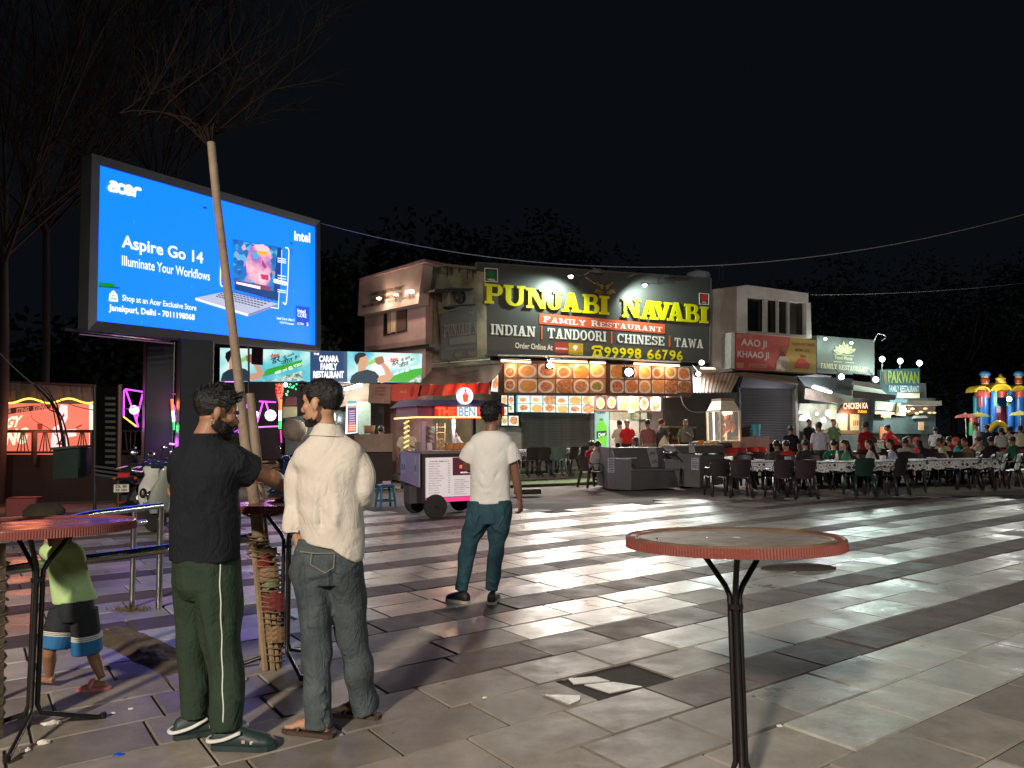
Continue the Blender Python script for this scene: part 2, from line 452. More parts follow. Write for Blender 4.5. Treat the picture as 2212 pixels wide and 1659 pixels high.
# ================================================================= ground
pa=math.radians(35.5)
PU=Vector((math.cos(pa),math.sin(pa),0));PV=Vector((-math.sin(pa),math.cos(pa),0))
asphalt=mat('dusty_concrete',(.22,.195,.17),.9,var=.45,scale=.9,bump=.3,bscale=14,rvar=.08,col2=(.13,.115,.10),detail=8,spec=.2)
MB().poly([(-120,-40,-.06),(140,-40,-.06),(140,200,-.06),(-120,200,-.06)]).build('ground',asphalt)
tag(bpy.data.objects['ground'],kind='structure')
def stone(name,cA_,cB_,rough,spec=.5,rv=.12,dirt=(.12,.10,.08),bump=.22):
 """paving stone: cloudy colour, per stone tint, dirt blotches, uneven polish"""
 m=bpy.data.materials.new(name);m.use_nodes=True
 nt=m.node_tree;N=nt.nodes;L=nt.links;b=N['Principled BSDF']
 g=N.new('ShaderNodeNewGeometry')
 def nz(sc,det=5,rg=.6):
  n=N.new('ShaderNodeTexNoise');n.inputs['Scale'].default_value=sc;n.inputs['Detail'].default_value=det;n.inputs['Roughness'].default_value=rg
  L.new(g.outputs['Position'],n.inputs['Vector']);return n.outputs['Fac']
 def mr(i,a,c,d=0,e=1):
  n=N.new('ShaderNodeMapRange');n.inputs[1].default_value=a;n.inputs[2].default_value=c;n.inputs[3].default_value=d;n.inputs[4].default_value=e
  L.new(i,n.inputs[0]);return n.outputs[0]
 def mix(f,a,c):
  n=N.new('ShaderNodeMix');n.data_type='RGBA';L.new(f,n.inputs[0])
  for k,q in((6,a),(7,c)):
   if isinstance(q,tuple):n.inputs[k].default_value=(*q,1)
   else:L.new(q,n.inputs[k])
  return n.outputs[2]
 c=mix(mr(nz(3.0,7,.68),.32,.68),cA_,cB_)
 oi=N.new('ShaderNodeObjectInfo');isl=N.new('ShaderNodeNewGeometry')
 ad=N.new('ShaderNodeMath');ad.operation='ADD';L.new(oi.outputs['Random'],ad.inputs[0]);L.new(isl.outputs['Random Per Island'],ad.inputs[1])
 fr=N.new('ShaderNodeMath');fr.operation='FRACT';L.new(ad.outputs[0],fr.inputs[0])
 hs=N.new('ShaderNodeHueSaturation');L.new(mr(fr.outputs[0],0,1,.72,1.3),hs.inputs['Value']);L.new(c,hs.inputs['Color'])
 c=mix(mr(nz(.8,9,.75),.52,.68,0,.75),hs.outputs['Color'],dirt)
 c=mix(mr(nz(9,9,.8),.60,.68,0,.6),c,tuple(q*.5 for q in dirt))
 vo=N.new('ShaderNodeTexVoronoi');vo.inputs['Scale'].default_value=3.2;vo.inputs['Randomness'].default_value=1;L.new(g.outputs['Position'],vo.inputs['Vector'])
 ad2=N.new('ShaderNodeMath');ad2.operation='MULTIPLY_ADD';L.new(nz(26,3),ad2.inputs[0]);ad2.inputs[1].default_value=.09;L.new(vo.outputs['Distance'],ad2.inputs[2])
 c=mix(mr(ad2.outputs[0],.075,.10,.72,0),c,tuple(q*.35 for q in dirt))
 L.new(c,b.inputs['Base Color'])
 r1=mr(nz(2.2,8,.75),.34,.66,max(.05,rough-rv),rough+rv)
 r2=N.new('ShaderNodeMath');r2.operation='ADD';L.new(r1,r2.inputs[0]);L.new(mr(fr.outputs[0],0,1,-.07,.07),r2.inputs[1])
 L.new(r2.outputs[0],b.inputs['Roughness'])
 b.inputs['Specular IOR Level'].default_value=spec
 bp=N.new('ShaderNodeBump');bp.inputs['Strength'].default_value=bump;bp.inputs['Distance'].default_value=.02
 L.new(nz(5.5,7,.6),bp.inputs['Height']);L.new(bp.outputs[0],b.inputs['Normal'])
 return m
white_stone=stone('pale_paving_stone',(.37,.37,.345),(.24,.24,.22),.40,.5,.13)
dark_stone=stone('dark_sandstone',(.105,.080,.073),(.066,.05,.046),.62,.3,.12,(.07,.055,.045))
dusty_stone=stone('dusty_paving_stone',(.25,.225,.195),(.155,.138,.12),.55,.35,.12,(.12,.095,.07))
paving=tag(thing('paving',None,None,(0,0,0)),kind='structure')
mortar=mat('dusty_mortar',(.035,.028,.022),.9,var=.4,scale=6,bump=.4,bscale=60)
MB().poly([(-9,.6,-.011),(9,.6,-.011),(19,18,-.011),(-16,14.4,-.011)]).build('mortar_bed',mortar,paving)
ROW,TL=.407,.61
tv=[(-.5,-.5,-.5),(.5,-.5,-.5),(.5,.5,-.5),(-.5,.5,-.5),(-.485,-.478,.5),(.485,-.478,.5),(.485,.478,.5),(-.485,.478,.5),(-.5,-.5,.2),(.5,-.5,.2),(.5,.5,.2),(-.5,.5,.2)]
tf=[(4,5,6,7),(8,9,5,4),(9,10,6,5),(10,11,7,6),(11,8,4,7),(0,1,9,8),(1,2,10,9),(2,3,11,10),(3,0,8,11)]
def tile_mesh(m):
 me=bpy.data.meshes.new('paving_tile');me.from_pydata([(x*(TL-.006),y*(ROW-.006),z*.05)for x,y,z in tv],[],tf);me.materials.append(m);return me
TM={m.name:tile_mesh(m)for m in(white_stone,dark_stone,dusty_stone)}
tiles=[]
holes=[G(*cFLOOR(1250,930))]
for r in range(-9,66):
 v0=2.05+r*ROW
 kind=r%3
 jit=rnd.uniform(0,TL)
 for q in range(-26,46):
  u0=2.6+q*TL+(jit if q>=0 else jit)*(1 if r%2 else .4)
  cpt=PU*(u0+TL/2)+PV*(v0+ROW/2)
  if cpt.y<1.2 or cpt.y>22:continue
  X,Y=cpt.x,cpt.y
  if abs(X)>Y*.78+1:continue
  # far edge of the paved area
  lim=14.6 if X<1 else min(16.6,14.6+(X-1)*.8)
  lim+=.5*math.sin(q*1.7)
  if Y>lim:continue
  uu=u0+TL/2
  edge=2.6+(0 if v0>3.9 else(1.3 if v0>3.2 else .9))
  if uu<edge and v0<5.5 and kind!=2:m=dusty_stone
  elif r<0 and kind==2:m=dusty_stone
  elif kind==2:m=dark_stone if uu>edge-.3 or v0>5.5 else dusty_stone
  else:m=white_stone
  if uu<-1.5 and v0>5.5 and rnd.random()<.35:m=dusty_stone
  if rnd.random()<.035 and m is white_stone:m=dusty_stone
  pos=cpt+Vector((0,0,-.0255))
  if any((pos-h).length<.27 for h in holes):continue
  sunk=rnd.random()<.03
  tiles.append((math.hypot(X,Y)+(0 if abs(X)<Y*.69 else 5)+(6 if Y<2.3 else 0),m,pos,rnd.gauss(0,.0013)-(.006 if sunk else 0),rnd.gauss(0,.0028),rnd.gauss(0,.0022),rnd.gauss(0,.0025)))
tiles.sort(key=lambda t:t[0])
for i,(_,m,pos,dz,rx_,ry_,rz_)in enumerate(tiles[:300]):
 o=bpy.data.objects.new('paving_tile',TM[m.name]);C.objects.link(o);o.parent=paving
 o.location=pos+Vector((0,0,dz));o.rotation_euler=(rx_,ry_,pa+rz_)
bm_={}
for(_,m,pos,dz,rx_,ry_,rz_)in tiles[300:]:
 mb=bm_.setdefault(m.name,MB());b=len(mb.v)
 M=Matrix.Translation(pos+Vector((0,0,dz)))@Matrix.Rotation(pa+rz_,4,'Z')@Matrix.Rotation(rx_,4,'X')@Matrix.Rotation(ry_,4,'Y')
 mb.v+=[M@Vector((x*(TL-.006),y*(ROW-.006),z*.05))for x,y,z in tv]
 mb.f+=[tuple(b+i for i in f)for f in tf]
for m in(white_stone,dark_stone,dusty_stone):
 if m.name in bm_:tag(bm_[m.name].build('paving_tiles',m,paving,fix=False),kind='stuff')
 # broken slab pieces lying where tiles are smashed
for pts,z in(([(840,818),(1085,765),(1045,865)],-.006),([(1090,765),(1285,825),(1130,878),(1050,866)],-.008),([(690,858),(840,818),(1240,930),(1100,970),(1015,968)],-.012),([(1150,872),(1300,860),(1380,885),(1180,900)],-.004),([(1015,970),(1220,975),(1215,1000),(1160,1025)],.006),([(1240,905),(1400,890),(1560,915),(1380,950)],-.005),([(1270,935),(1330,950),(1300,985),(1250,985)],-.02)):
 P=[G(*cFLOOR(*p))+Vector((0,0,z))for p in pts]
 MB().prism(P,(0,0,-.04)).build('broken_slab',white_stone if z!=-.012 else dusty_stone,paving)
soil=mat('dusty_soil',(.15,.105,.07),.9,var=.5,scale=5,bump=.6,bscale=25)
# platform and turf in front of the restaurant
concrete=mat('weathered_concrete',(.24,.22,.19),.8,var=.4,scale=2.2,bump=.3,bscale=25)
fan=math.radians(22)
fd=Vector((math.cos(fan),math.sin(fan),0));fn=Vector((math.sin(fan),-math.cos(fan),0))
P0=Vector((-1.2,26.0,0))
def F(a,b,z=0):return P0+fd*a+fn*b+Vector((0,0,z))
MB().prism([F(-3,-14,0),F(34,-14,0),F(34,1.2,0),F(-3,2.8,0)],(0,0,.17)).build('platform',concrete)
tag(bpy.data.objects['platform'],kind='structure')
turf_m=mat('artificial_turf',(.075,.13,.03),.9,var=.5,scale=8,bump=.8,bscale=70)
MB().prism([F(-2,3.0,-.05),F(30,3.2,-.05),F(30,4.6,-.05),F(-2,4.8,-.05)],(0,0,.07)).build('turf',turf_m)
tag(bpy.data.objects['turf'],kind='structure')
MB().prism([F(-2.9,.4,.171),F(6,.4,.171),F(6,2.0,.171),F(-2.9,2.6,.171)],(0,0,.02)).build('turf',turf_m)
tag(bpy.data.objects['turf.001'],kind='structure')
# ================================================================= LED billboard
bb=Wall(at(190,720,14.0).x,14.0,math.degrees(math.atan2(.852,.524)))
bo=gx(400,16.2)
board=thing('led_billboard','huge glowing blue LED screen advertising a laptop on two dark columns','billboard',bo)
frame_m=mat('grey_frame_metal',(.085,.085,.095),.5,.3,var=.2,scale=3)
oc=[(181,712),(692,761),(692,480),(190,333)]
ic=[(211,692),(686,746),(687,492),(217,355)]
ic=[cBB(190,1363),cBB(1843,1548),cBB(1843,655),cBB(213,187)]
oc=[cBB(120,1435),cBB(1878,1592),cBB(1872,608),cBB(150,100)]
for i,nm in enumerate(('bottom','right','top','left')):
 j=(i+1)%4
 P=[bb.p(oc[i],.10),bb.p(oc[j],.10),bb.p(ic[j],.06),bb.p(ic[i],.06)]
 MB().prism(P,-bb.n*.34).build('frame_bar',frame_m,board)
MB().prism([bb.p(q,-.2)for q in oc],-bb.n*.35).build('cabinet',dark_metal,board)
led_blue=emi('led_blue',(0.0,.29,1.0),1.0);led_blue.node_tree.nodes['Principled BSDF'].inputs['Emission Color'].default_value=(0,.076,1,1)
led_blue.node_tree.nodes['Principled BSDF'].inputs['Emission Strength'].default_value=3.2
led_white=emi('led_white',(.36,.38,1),2.9)
scr=MB().quaduv([bb.p(q,.01)for q in ic]).build('screen',led_blue,board)
def LT(s,x0,y0,x1,y1,yt,bold=0.0,m=led_white,off=.03):
 letter(board,bb,s,cBB(x0,y0),cBB(x1,y1),cBB(x0,yt),m,off,bold)
LT('Aspire Go 14',375,862-25,990,960,712,.022)
LT('Illuminate Your Workflows',377,945,1040,1062,868,.012)
LT('Shop at an Acer Exclusive Store',380,1225,938,1300,1165,.014)
LT('Janakpuri, Delhi - 7011198068',278,1300,926,1372,1235,.03)
LT('intel',1676,757,1796,776,680,.03)
LT('intel',1700,1300,1760,1312,1268,.02)
LT('CORE',1700,1332,1768,1342,1304,.02)
LT('ULTRA',1697,1392,1748,1397,1374,.02)
LT('5',1768,1402,1784,1404,1376,.02)
LT('Intel Core Ultra 5',1545,1352,1678,1368,1332,.02)
LT('125H Processor',1568,1382,1676,1396,1366,.02)
# rounded logo of the maker: thick round strokes
def stroke(parent,wall,pts,w,m,cr,off=.035,name='logo_stroke',k=4):
 q=catmull([(*cr(*p),0)for p in pts],k)if k>1 else[np.array((*cr(*p),0))for p in pts]
 P=[wall.p((a[0],a[1]),off)for a in q]
 mb=MB()
 for i in range(len(P)-1):
  t=(P[i+1]-P[i]).normalized();s_=t.cross(wall.n).normalized()*w
  mb.poly([P[i]+s_,P[i]-s_,P[i+1]-s_,P[i+1]+s_])
 for p in P:
  a=wall.d*w;b=Vector((0,0,w))
  mb.poly([p+wall.n*.001+a*math.cos(t*math.pi/5)+b*math.sin(t*math.pi/5)for t in range(10)])
 return mb.build(name,m,parent,fix=False)
W_=.033
stroke(board,bb,[(296,318),(325,322),(338,340),(336,385)],W_,led_white,cBB)
stroke(board,bb,[(336,352),(300,346),(282,358),(290,376),(330,383)],W_,led_white,cBB)
stroke(board,bb,[(392,346),(368,338),(352,352),(352,375),(368,394),(392,398)],W_,led_white,cBB)
stroke(board,bb,[(408,372),(448,380),(446,358),(426,348),(408,358),(404,385),(418,405),(450,408)],W_,led_white,cBB)
stroke(board,bb,[(470,418),(474,378),(488,366),(514,372)],W_,led_white,cBB)
# shopping bag icon
stroke(board,bb,[(292,1160),(286,1208),(340,1212),(334,1166),(292,1160)],.02,led_white,cBB,k=1)
stroke(board,bb,[(302,1160),(304,1146),(314,1142),(322,1148),(324,1162)],.016,led_white,cBB)
stroke(board,bb,[(300,1178),(312,1190),(324,1180)],.016,led_white,cBB)
# laptop picture
def LED(pts,r,g,b,k=1.0,off=.03,kb=1.0):
 return flat(board,bb,[cBB(*p)for p in pts],glow(r,g,b,k),off,'laptop_picture')if len(pts)>2 else None
LED([(1215,748),(1580,812),(1565,1218),(1228,1128)],18,60,120,off=.022)
pic=emi('laptop_screen_picture',(.02,.1,.45),1.0)
nt=pic.node_tree;Np=nt.nodes;vo=Np.new('ShaderNodeTexVoronoi');vo.inputs['Scale'].default_value=9;tc=Np.new('ShaderNodeTexCoord');nt.links.new(tc.outputs['UV'],vo.inputs['Vector'])
cr_=Np.new('ShaderNodeValToRGB');nt.links.new(vo.outputs['Color'],cr_.inputs[0])
for p_,c_ in((0.0,(.01,.05,.3,1)),(.45,(.01,.2,.6,1)),(.7,(.05,.5,.8,1)),(.85,(.5,.2,.5,1)),(1,(.9,.7,.8,1))):
 e_=cr_.color_ramp.elements.new(p_);e_.color=c_
cr_.color_ramp.elements.remove(cr_.color_ramp.elements[0])
nt.links.new(cr_.outputs[0],Np['Principled BSDF'].inputs['Emission Color'])
flat(board,bb,[cBB(1215,1060),cBB(1520,1140),cBB(1550,812),cBB(1218,752)],pic,.026,'laptop_picture')
face_m=print_mix('portrait_print',((.30,(60,90,190)),(.42,(170,110,190)),(.5,(235,165,190)),(.6,(250,205,215)),(.72,(120,150,220))),1.0,1.6,3)
def LEDm(pts,m,off):return flat(board,bb,[cBB(*p)for p in pts],m,off,'laptop_picture')
LEDm([(1345,800),(1440,790),(1500,850),(1498,940),(1512,985),(1490,1010),(1497,1050),(1470,1105),(1400,1090),(1320,1040),(1310,920)],face_m,.0305)
LED([(1380,790),(1440,786),(1490,820),(1470,860),(1400,850)],245,190,200,off=.033)
LED([(1395,835),(1480,845),(1470,868),(1400,860)],250,170,30,off=.036)
LED([(1360,850),(1400,848),(1400,895),(1368,890)],60,170,220,off=.036)
LED([(1420,1010),(1480,1018),(1482,1060),(1430,1048)],190,50,110,off=.036)
LED([(1436,900),(1470,960),(1455,970),(1430,940)],160,60,120,off=.036)
LED([(1232,1055),(1500,1105),(1500,1140),(1225,1085)],120,60,110,off=.036)
LED([(1240,1068),(1420,1104),(1420,1126),(1240,1084)],250,245,255,off=.039)
LED([(928,1190),(1170,1140),(1555,1235),(1330,1318)],172,178,205,off=.03)
LED([(928,1190),(1330,1312),(1325,1330),(932,1208)],225,228,240,off=.034)
LED([(1330,1312),(1555,1235),(1555,1252),(1328,1332)],120,128,160,off=.034)
for i in range(5):
 a,b_=(1085+i*16,1180-i*10),(1420+i*26,1268-i*14)
 for j in range(14):
  t0,t1=j/14,(j+.75)/14
  LED([(a[0]+(b_[0]-a[0])*t,a[1]+(b_[1]-a[1])*t+s)for t,s in((t0,0),(t1,0),(t1,-8),(t0,-8))],60,62,80,off=.038)
stroke(board,bb,[(1145,900),(1125,920),(1120,1080),(1145,1108)],.014,led_white,cBB)
stroke(board,bb,[(1610,812),(1632,822),(1634,900),(1618,1215),(1590,1225)],.014,led_white,cBB)
for y0 in(890,905,918,1020,1040,1128,1142):stroke(board,bb,[(1552,y0),(1612,y0+10)],.010,led_white,cBB,k=1)
stroke(board,bb,[(1582,830),(1578,1060)],.008,led_white,cBB,k=1)
stroke(board,bb,[(1562,1150),(1556,1270),(1500,1262)],.010,led_white,cBB,k=1)
stroke(board,bb,[(1530,1062),(1610,1082)],.05,led_white,cBB,k=1)
LT('AI ASSISTANT',1540,1076,1612,1092,1062,.0,glow(40,50,90),.06)
LED([(1690,1248),(1792,1262),(1790,1408),(1692,1394)],0,70,190,off=.02)
LED([(198,1068),(325,1082),(325,1112),(198,1100)],0,130,40,off=.03)
LED([(198,1100),(358,1108),(358,1124),(198,1108)],10,80,100,off=.03)
for x,y,w_,h_,c_ in((990,502,28,14,(30,50,110)),(465,600,4,24,(0,190,220)),(902,1100,4,16,(0,190,200)),(845,1434,32,8,(120,220,170)),(860,1420,30,12,(20,120,110)),(1668,1130,4,14,(0,200,220)),(524,1365,4,16,(20,190,220)),(1645,770,18,14,(30,60,130)),(1640,820,26,40,(30,110,230))):
 LED([(x,y),(x+w_,y+h_*.2),(x+w_,y+h_*1.2),(x,y+h_)],*c_,off=.03)
col_m=mat('column_paint',(.012,.016,.024),.6,var=.4,scale=2)
for x0,x1,Y in((312,368,16.2),(385,452,15.6)):
 a,b_=gx(x0,Y),gx(x1,Y);w_=b_.x-a.x
 zt=at(350,738,Y).z
 MB().box(((a.x+b_.x)/2,Y,zt/2),(w_,w_,zt),rot=.55,bev=.02).build('column',col_m,board)
MB().tube([bb.p(cBB(-60,1425),.15),bb.p(cBB(740,1512),.15)],.03,6).build('service_rail',steel,board)
MB().tube([bb.p(cBB(60,1465),.25),bb.p(cBB(760,1535),.25)],.012,6).build('cable',mat('lilac_cable',(.5,.3,.5),.5),board)
# ================================================================= slender tree, tied to its stake, and its bundle of wrapping
bark_pale=mat('pale_bark',(.27,.20,.145),.8,var=.45,scale=7,bump=.5,bscale=30,col2=(.16,.12,.085))
bark_dark=mat('dark_twig_bark',(.022,.015,.013),.8,var=.4,scale=6)
rope_m=mat('jute_rope',(.22,.14,.08),.9,var=.4,scale=40,bump=.5,bscale=200)
TY=5.02
tpts=[(456,308),(468,430),(484,560),(500,690),(512,790),(520,860),(529,950),(545,1050),(556,1130),(566,1250),(576,1350),(582,1440)]
trunk_pts=[at(u,v,TY)for u,v in tpts];trunk_pts[-1].z=0
tree1=thing('slender_tree','slender pale tree leaning over the billboard, its foot wrapped and roped','tree',trunk_pts[-1])
mb=MB();mb.tube(trunk_pts,[.026,.027,.028,.029,.030,.031,.034,.037,.040,.045,.05,.055],14,k=4)
tk=mb.build('trunk',bark_pale,tree1,smooth=60)
def branch(mb,p,d,L_,r,depth,R_,up=.1):
 pts=[p.copy()];q=p.copy();dd=d.normalized()
 n=6
 for i in range(n):
  dd=(dd+Vector((R_.gauss(0,.11),R_.gauss(0,.11),R_.gauss(0,.09)+up*.35))).normalized()
  q=q+dd*(L_/n);pts.append(q.copy())
 mb.tube(pts,[r*(1-.75*i/n)for i in range(n+1)],4 if depth else 5)
 if depth>0:
  for k in range(5 if depth>1 else 4):
   i=R_.randint(1,n-1)
   side=Vector((R_.gauss(0,1),R_.gauss(0,.6),R_.gauss(.25,.5)))
   nd=((pts[i+1]-pts[i]).normalized()+side.normalized()*R_.uniform(.45,.8)).normalized()
   branch(mb,pts[i],nd,L_*R_.uniform(.38,.62),r*.5,depth-1,R_,up)
R1=random.Random(3)
mb=MB()
top=trunk_pts[0]
for(u,v),(u2,v2),w in(((418,303),(560,235),1),((380,285),(505,190),1),((340,262),(470,80),1),((455,300),(540,150),1),((300,250),(420,60),1),((466,290),(590,200),1),((455,305),(500,210),1),((430,295),(560,30),1),((260,245),(380,170),.8),((470,285),(610,90),1)):
 p=at(u,v,TY+R1.uniform(-.1,.5));e=at(u2,v2,TY+R1.uniform(-.3,.9))
 branch(mb,p,(e-p),(e-p).length*1.25,.0075,2,R1,.05)
 mb.tube([top+V(0,0,-.04),top+(p-top)*.4+V(0,0,.10),top+(p-top)*.8+V(0,0,.06),p],[.009,.006,.005,.0055],4,k=3)
mb.build('crown',mat('shade_darkened_twigs',(.016,.011,.009),.95,var=.3,spec=.0),tree1)  # twig colour darkened to stand for the dimness above the lamp's cutoff
# wrapping: stakes, cloth scraps, rope
wb=thing('tree_guard','bundle of roped sticks and cloth scraps wrapped round the foot of the slender tree','tree guard',G(582,1440))
stake_m=mat('split_bamboo',(.30,.215,.13),.7,var=.4,scale=9,bump=.3)
for i,(a,b_,r_)in enumerate((((548,1170),(574,1436),.022),((562,1160),(590,1430),.02),((580,1180),(600,1436),.018),((590,1200),(604,1430),.018),((556,1210),(566,1440),.015))):
 p,q=at(*a,TY-.06+.02*i),at(*b_,TY-.08+.02*i);q.z=0
 MB().tube([p,(p+q)/2,q],r_,7).build('stick',stake_m,wb,smooth=50)
ropes=MB();R2=random.Random(5)
def coil(mb,u0,v0,u1,v1,w0,w1,n,th=.006):
 P,Q=at(u0,v0,TY-.02),at(u1,v1,TY-.02)
 pts=[]
 for i in range(n*12+1):
  t=i/(n*12);a=2*math.pi*i/12
  w=w0+(w1-w0)*t+R2.uniform(-.003,.003)
  c=P.lerp(Q,t);pts.append(c+Vector((w*math.cos(a),w*.9*math.sin(a),R2.uniform(-.006,.006))))
 mb.tube(pts,th,5)
coil(ropes,575,1200,588,1320,.085,.075,11)
coil(ropes,588,1320,592,1425,.078,.07,8,.005)
coil(ropes,556,1150,562,1200,.06,.085,6,.005)
ropes.build('rope',rope_m,wb,smooth=True)
for(u,v,w,h,c)in((566,1215,.05,.06,(120,30,30)),(575,1240,.06,.09,(140,120,90)),(585,1300,.07,.12,(105,40,38)),(590,1370,.06,.10,(130,105,75)),(572,1190,.06,.05,(90,70,50)),(583,1262,.045,.05,(110,130,100))):
 p=at(u,v,TY-.07);m_=MB()
 nn=6
 for i in range(nn):
  for j in range(nn):
   def q(i,j):
    a=(i/nn-.5)*2.2
    return p+Vector((math.sin(a)*w*1.3,.07-math.cos(a)*.09+.006*math.sin(i*2.1+j*3.3),(j/nn-.5)*h+.01*math.sin(i*2)))
   m_.poly([q(i,j),q(i+1,j),q(i+1,j+1),q(i,j+1)])
 m_.build('cloth_scrap',paint(*c,.9),wb,smooth=True,fix=False)
 # second stake beside the tree
st2=thing('tree_stake','pale wooden stake standing beside the slender tree, lashed with rope','stake',gx(594,5.35))
q=gx(594,5.35)
MB().tube([at(540,850,5.35),at(552,960,5.35),at(563,1080,5.35),q],[.028,.032,.034,.036],10,k=3).build('pole',bark_pale,st2,smooth=60)
rp=MB();
for(u,v)in((549,1000),(550,1008),(552,1020),(551,1040),(558,1110)):
 p=at(u,v,5.15);rp.tube([p+V(-.08,-.12,R2.uniform(-.03,.03)),p+V(.02,-.16,0),p+V(.14,0,R2.uniform(-.03,.03)),p+V(.08,.2,.0),p+V(-.06,.12,0),p+V(-.08,-.12,.02)],.008,6,k=3)
rp.build('rope',rope_m,st2,smooth=True)
# thin dark cable hanging from the board past the trunk
MB().tube([at(537,748,6.0),at(538,900,6.0),at(548,1010,6.0)],.008,5).build('loose_cable',dark_metal)
tag(bpy.data.objects['loose_cable'],'thin black cable hanging beside the slender tree trunk','cable')
# wrapped tree at the left edge of the picture
te=thing('wrapped_tree','roped tree trunk wrapped in scraps at the left edge of the picture','tree',gx(-6,3.9))
p=gx(-6,3.9);
MB().tube([p,p+V(-.06,0,1.0),p+V(-.5,0,3.2)],[.06,.05,.035],10,k=3).build('trunk',bark_pale,te,smooth=60)
MB().tube([p+V(.02,-.03,0),p+V(.005,-.03,.95)],.068,12).build('wrapping',stake_m,te,smooth=60)
rp=MB();pts=[]
for i in range(15*12):
 t=i/180;a=2*math.pi*i/12;pts.append(p+Vector((.012+.072*math.cos(a),-.02+.07*math.sin(a),.05+.85*t+R2.uniform(-.01,.01))))
rp.tube(pts,.006,5);rp.build('rope',rope_m,te,smooth=True)
# ---------------------------------------------------------------- bare trees beyond on the left, dark leafy trees at the back
bark_mid=mat('dim_brown_bark',(.05,.034,.028),.95,spec=.1,var=.4,scale=6)
def bare_tree(u,Y,h,seed,label,spread=1.0,nb=9,lean=0):
 R=random.Random(seed);p=gx(u,Y)
 t=thing('bare_tree',label,'tree',p,group='bare trees behind the billboard')
 pts=[p,p+V(.05,0,h*.25),p+V(-.05+lean,0,h*.5)]
 MB().tube(pts,[.13,.10,.08],8,k=3).build('trunk',bark_dark,t,smooth=60)
 mb=MB()
 for i in range(nb):
  d=Vector((R.gauss(.35,.8)*spread,R.gauss(0,.4),R.uniform(.9,1.8)))
  branch(mb,pts[-1]+V(0,0,R.uniform(-.6,.2)),d,h*R.uniform(.4,.6),.035,3,R,.1)
 mb.build('crown',bark_mid,t)
bare_tree(90,19.5,14.5,11,'bare branching tree rising left above the red backlit banner',.9,12)
bare_tree(330,21.5,16.5,12,'bare tree whose twigs spread over the top left of the blue screen',.9,12)
bare_tree(0,17,11.5,14,'bare tree at the far left edge behind the railing',.9,11)
leaf_m=mat('dark_foliage',(.012,.024,.011),.85,var=.5,scale=.7,col2=(.007,.013,.006),spec=.1)
def leafy(u,Y,h,w,seed,label,n=4200,z0=.28,leaf=.16):
 R=random.Random(seed);p=gx(u,Y)
 t=thing('leafy_tree',label,'tree',p,group='dark leafy trees behind the restaurants')
 mb=MB();mb.tube([p,p+V(.1,0,h*.3),p+V(-.1,0,h*.6)],[.22,.17,.08],7)
 for i in range(6):
  a=R.uniform(0,6.28);mb.tube([p+V(0,0,h*.35),p+V(math.cos(a)*w*.3,math.sin(a)*w*.3,h*.6),p+V(math.cos(a)*w*.4,math.sin(a)*w*.4,h*.8)],[.09,.06,.02],5)
 mb.build('trunk',bark_dark,t)
 mb=MB();cl=[(Vector((R.gauss(0,w*.24),R.gauss(0,w*.24),h*R.uniform(z0+.08,.92))),R.uniform(.16,.30)*w)for _ in range(26)]
 for i in range(n):
  c,r=R.choice(cl);d=Vector((R.gauss(0,1),R.gauss(0,1),R.gauss(0,1))).normalized()*r*R.uniform(.6,1.05)
  q=p+c+d;a=Vector((R.gauss(0,1),R.gauss(0,1),R.gauss(0,1))).normalized()*leaf;b_=a.orthogonal().normalized()*leaf*.6
  mb.poly([q-a,q+b_,q+a,q-b_])
 mb.build('crown',leaf_m,t,fix=False)
leafy(880,33,10.5,7,21,'dark tree behind the pink two storey building, left one')
leafy(760,30,8.5,6,22,'dark tree directly behind the right end of the blue screen')
leafy(1240,44,13,9,23,'dark tree behind the big yellow lettered sign')
leafy(1640,50,12,9,24,'dark tree behind the white rooftop room')
leafy(1900,48,12.5,10,25,'dark tree behind the grey sign with the leafy emblem')
leafy(2060,46,10.5,8,26,'dark tree right of the small blue sign')
leafy(2190,52,12,10,27,'dark tree behind the inflatable castle')
leafy(2330,48,12,10,28,'dark tree at the right edge of the picture')
leafy(120,24,4.6,6,31,'dense low tree behind the red backlit banner',z0=.1)
leafy(330,26,5.5,6,32,'dark bushy tree behind the billboard columns',z0=.1)
leafy(560,28,7.5,6,33,'dark bushy tree behind the lit drink advertisement',z0=.15)
# overhead wires
def wire(a,b,sag,name,label,r=.012):
 pts=[]
 for i in range(25):
  t=i/24;p=a.lerp(b,t);p.z-=sag*4*t*(1-t);pts.append(p)
 o=MB().tube(pts,r,5).build(name,mat('wire_sheath',(.25,.27,.3),.5),None);tag(o,label,'wire')
wire(bb.p((692,482)),at(2300,438,17),1.30,'overhead_wire','long sagging wire from the blue screen across the night sky',.010)
wire(at(1750,637,31),at(2300,600,36),.2,'overhead_wire','thin wire from the white rooftop room to the right edge',.007)
wire(at(-20,740,16),at(330,865,16),.7,'overhead_wire','drooping wire above the red backlit banner',.010)
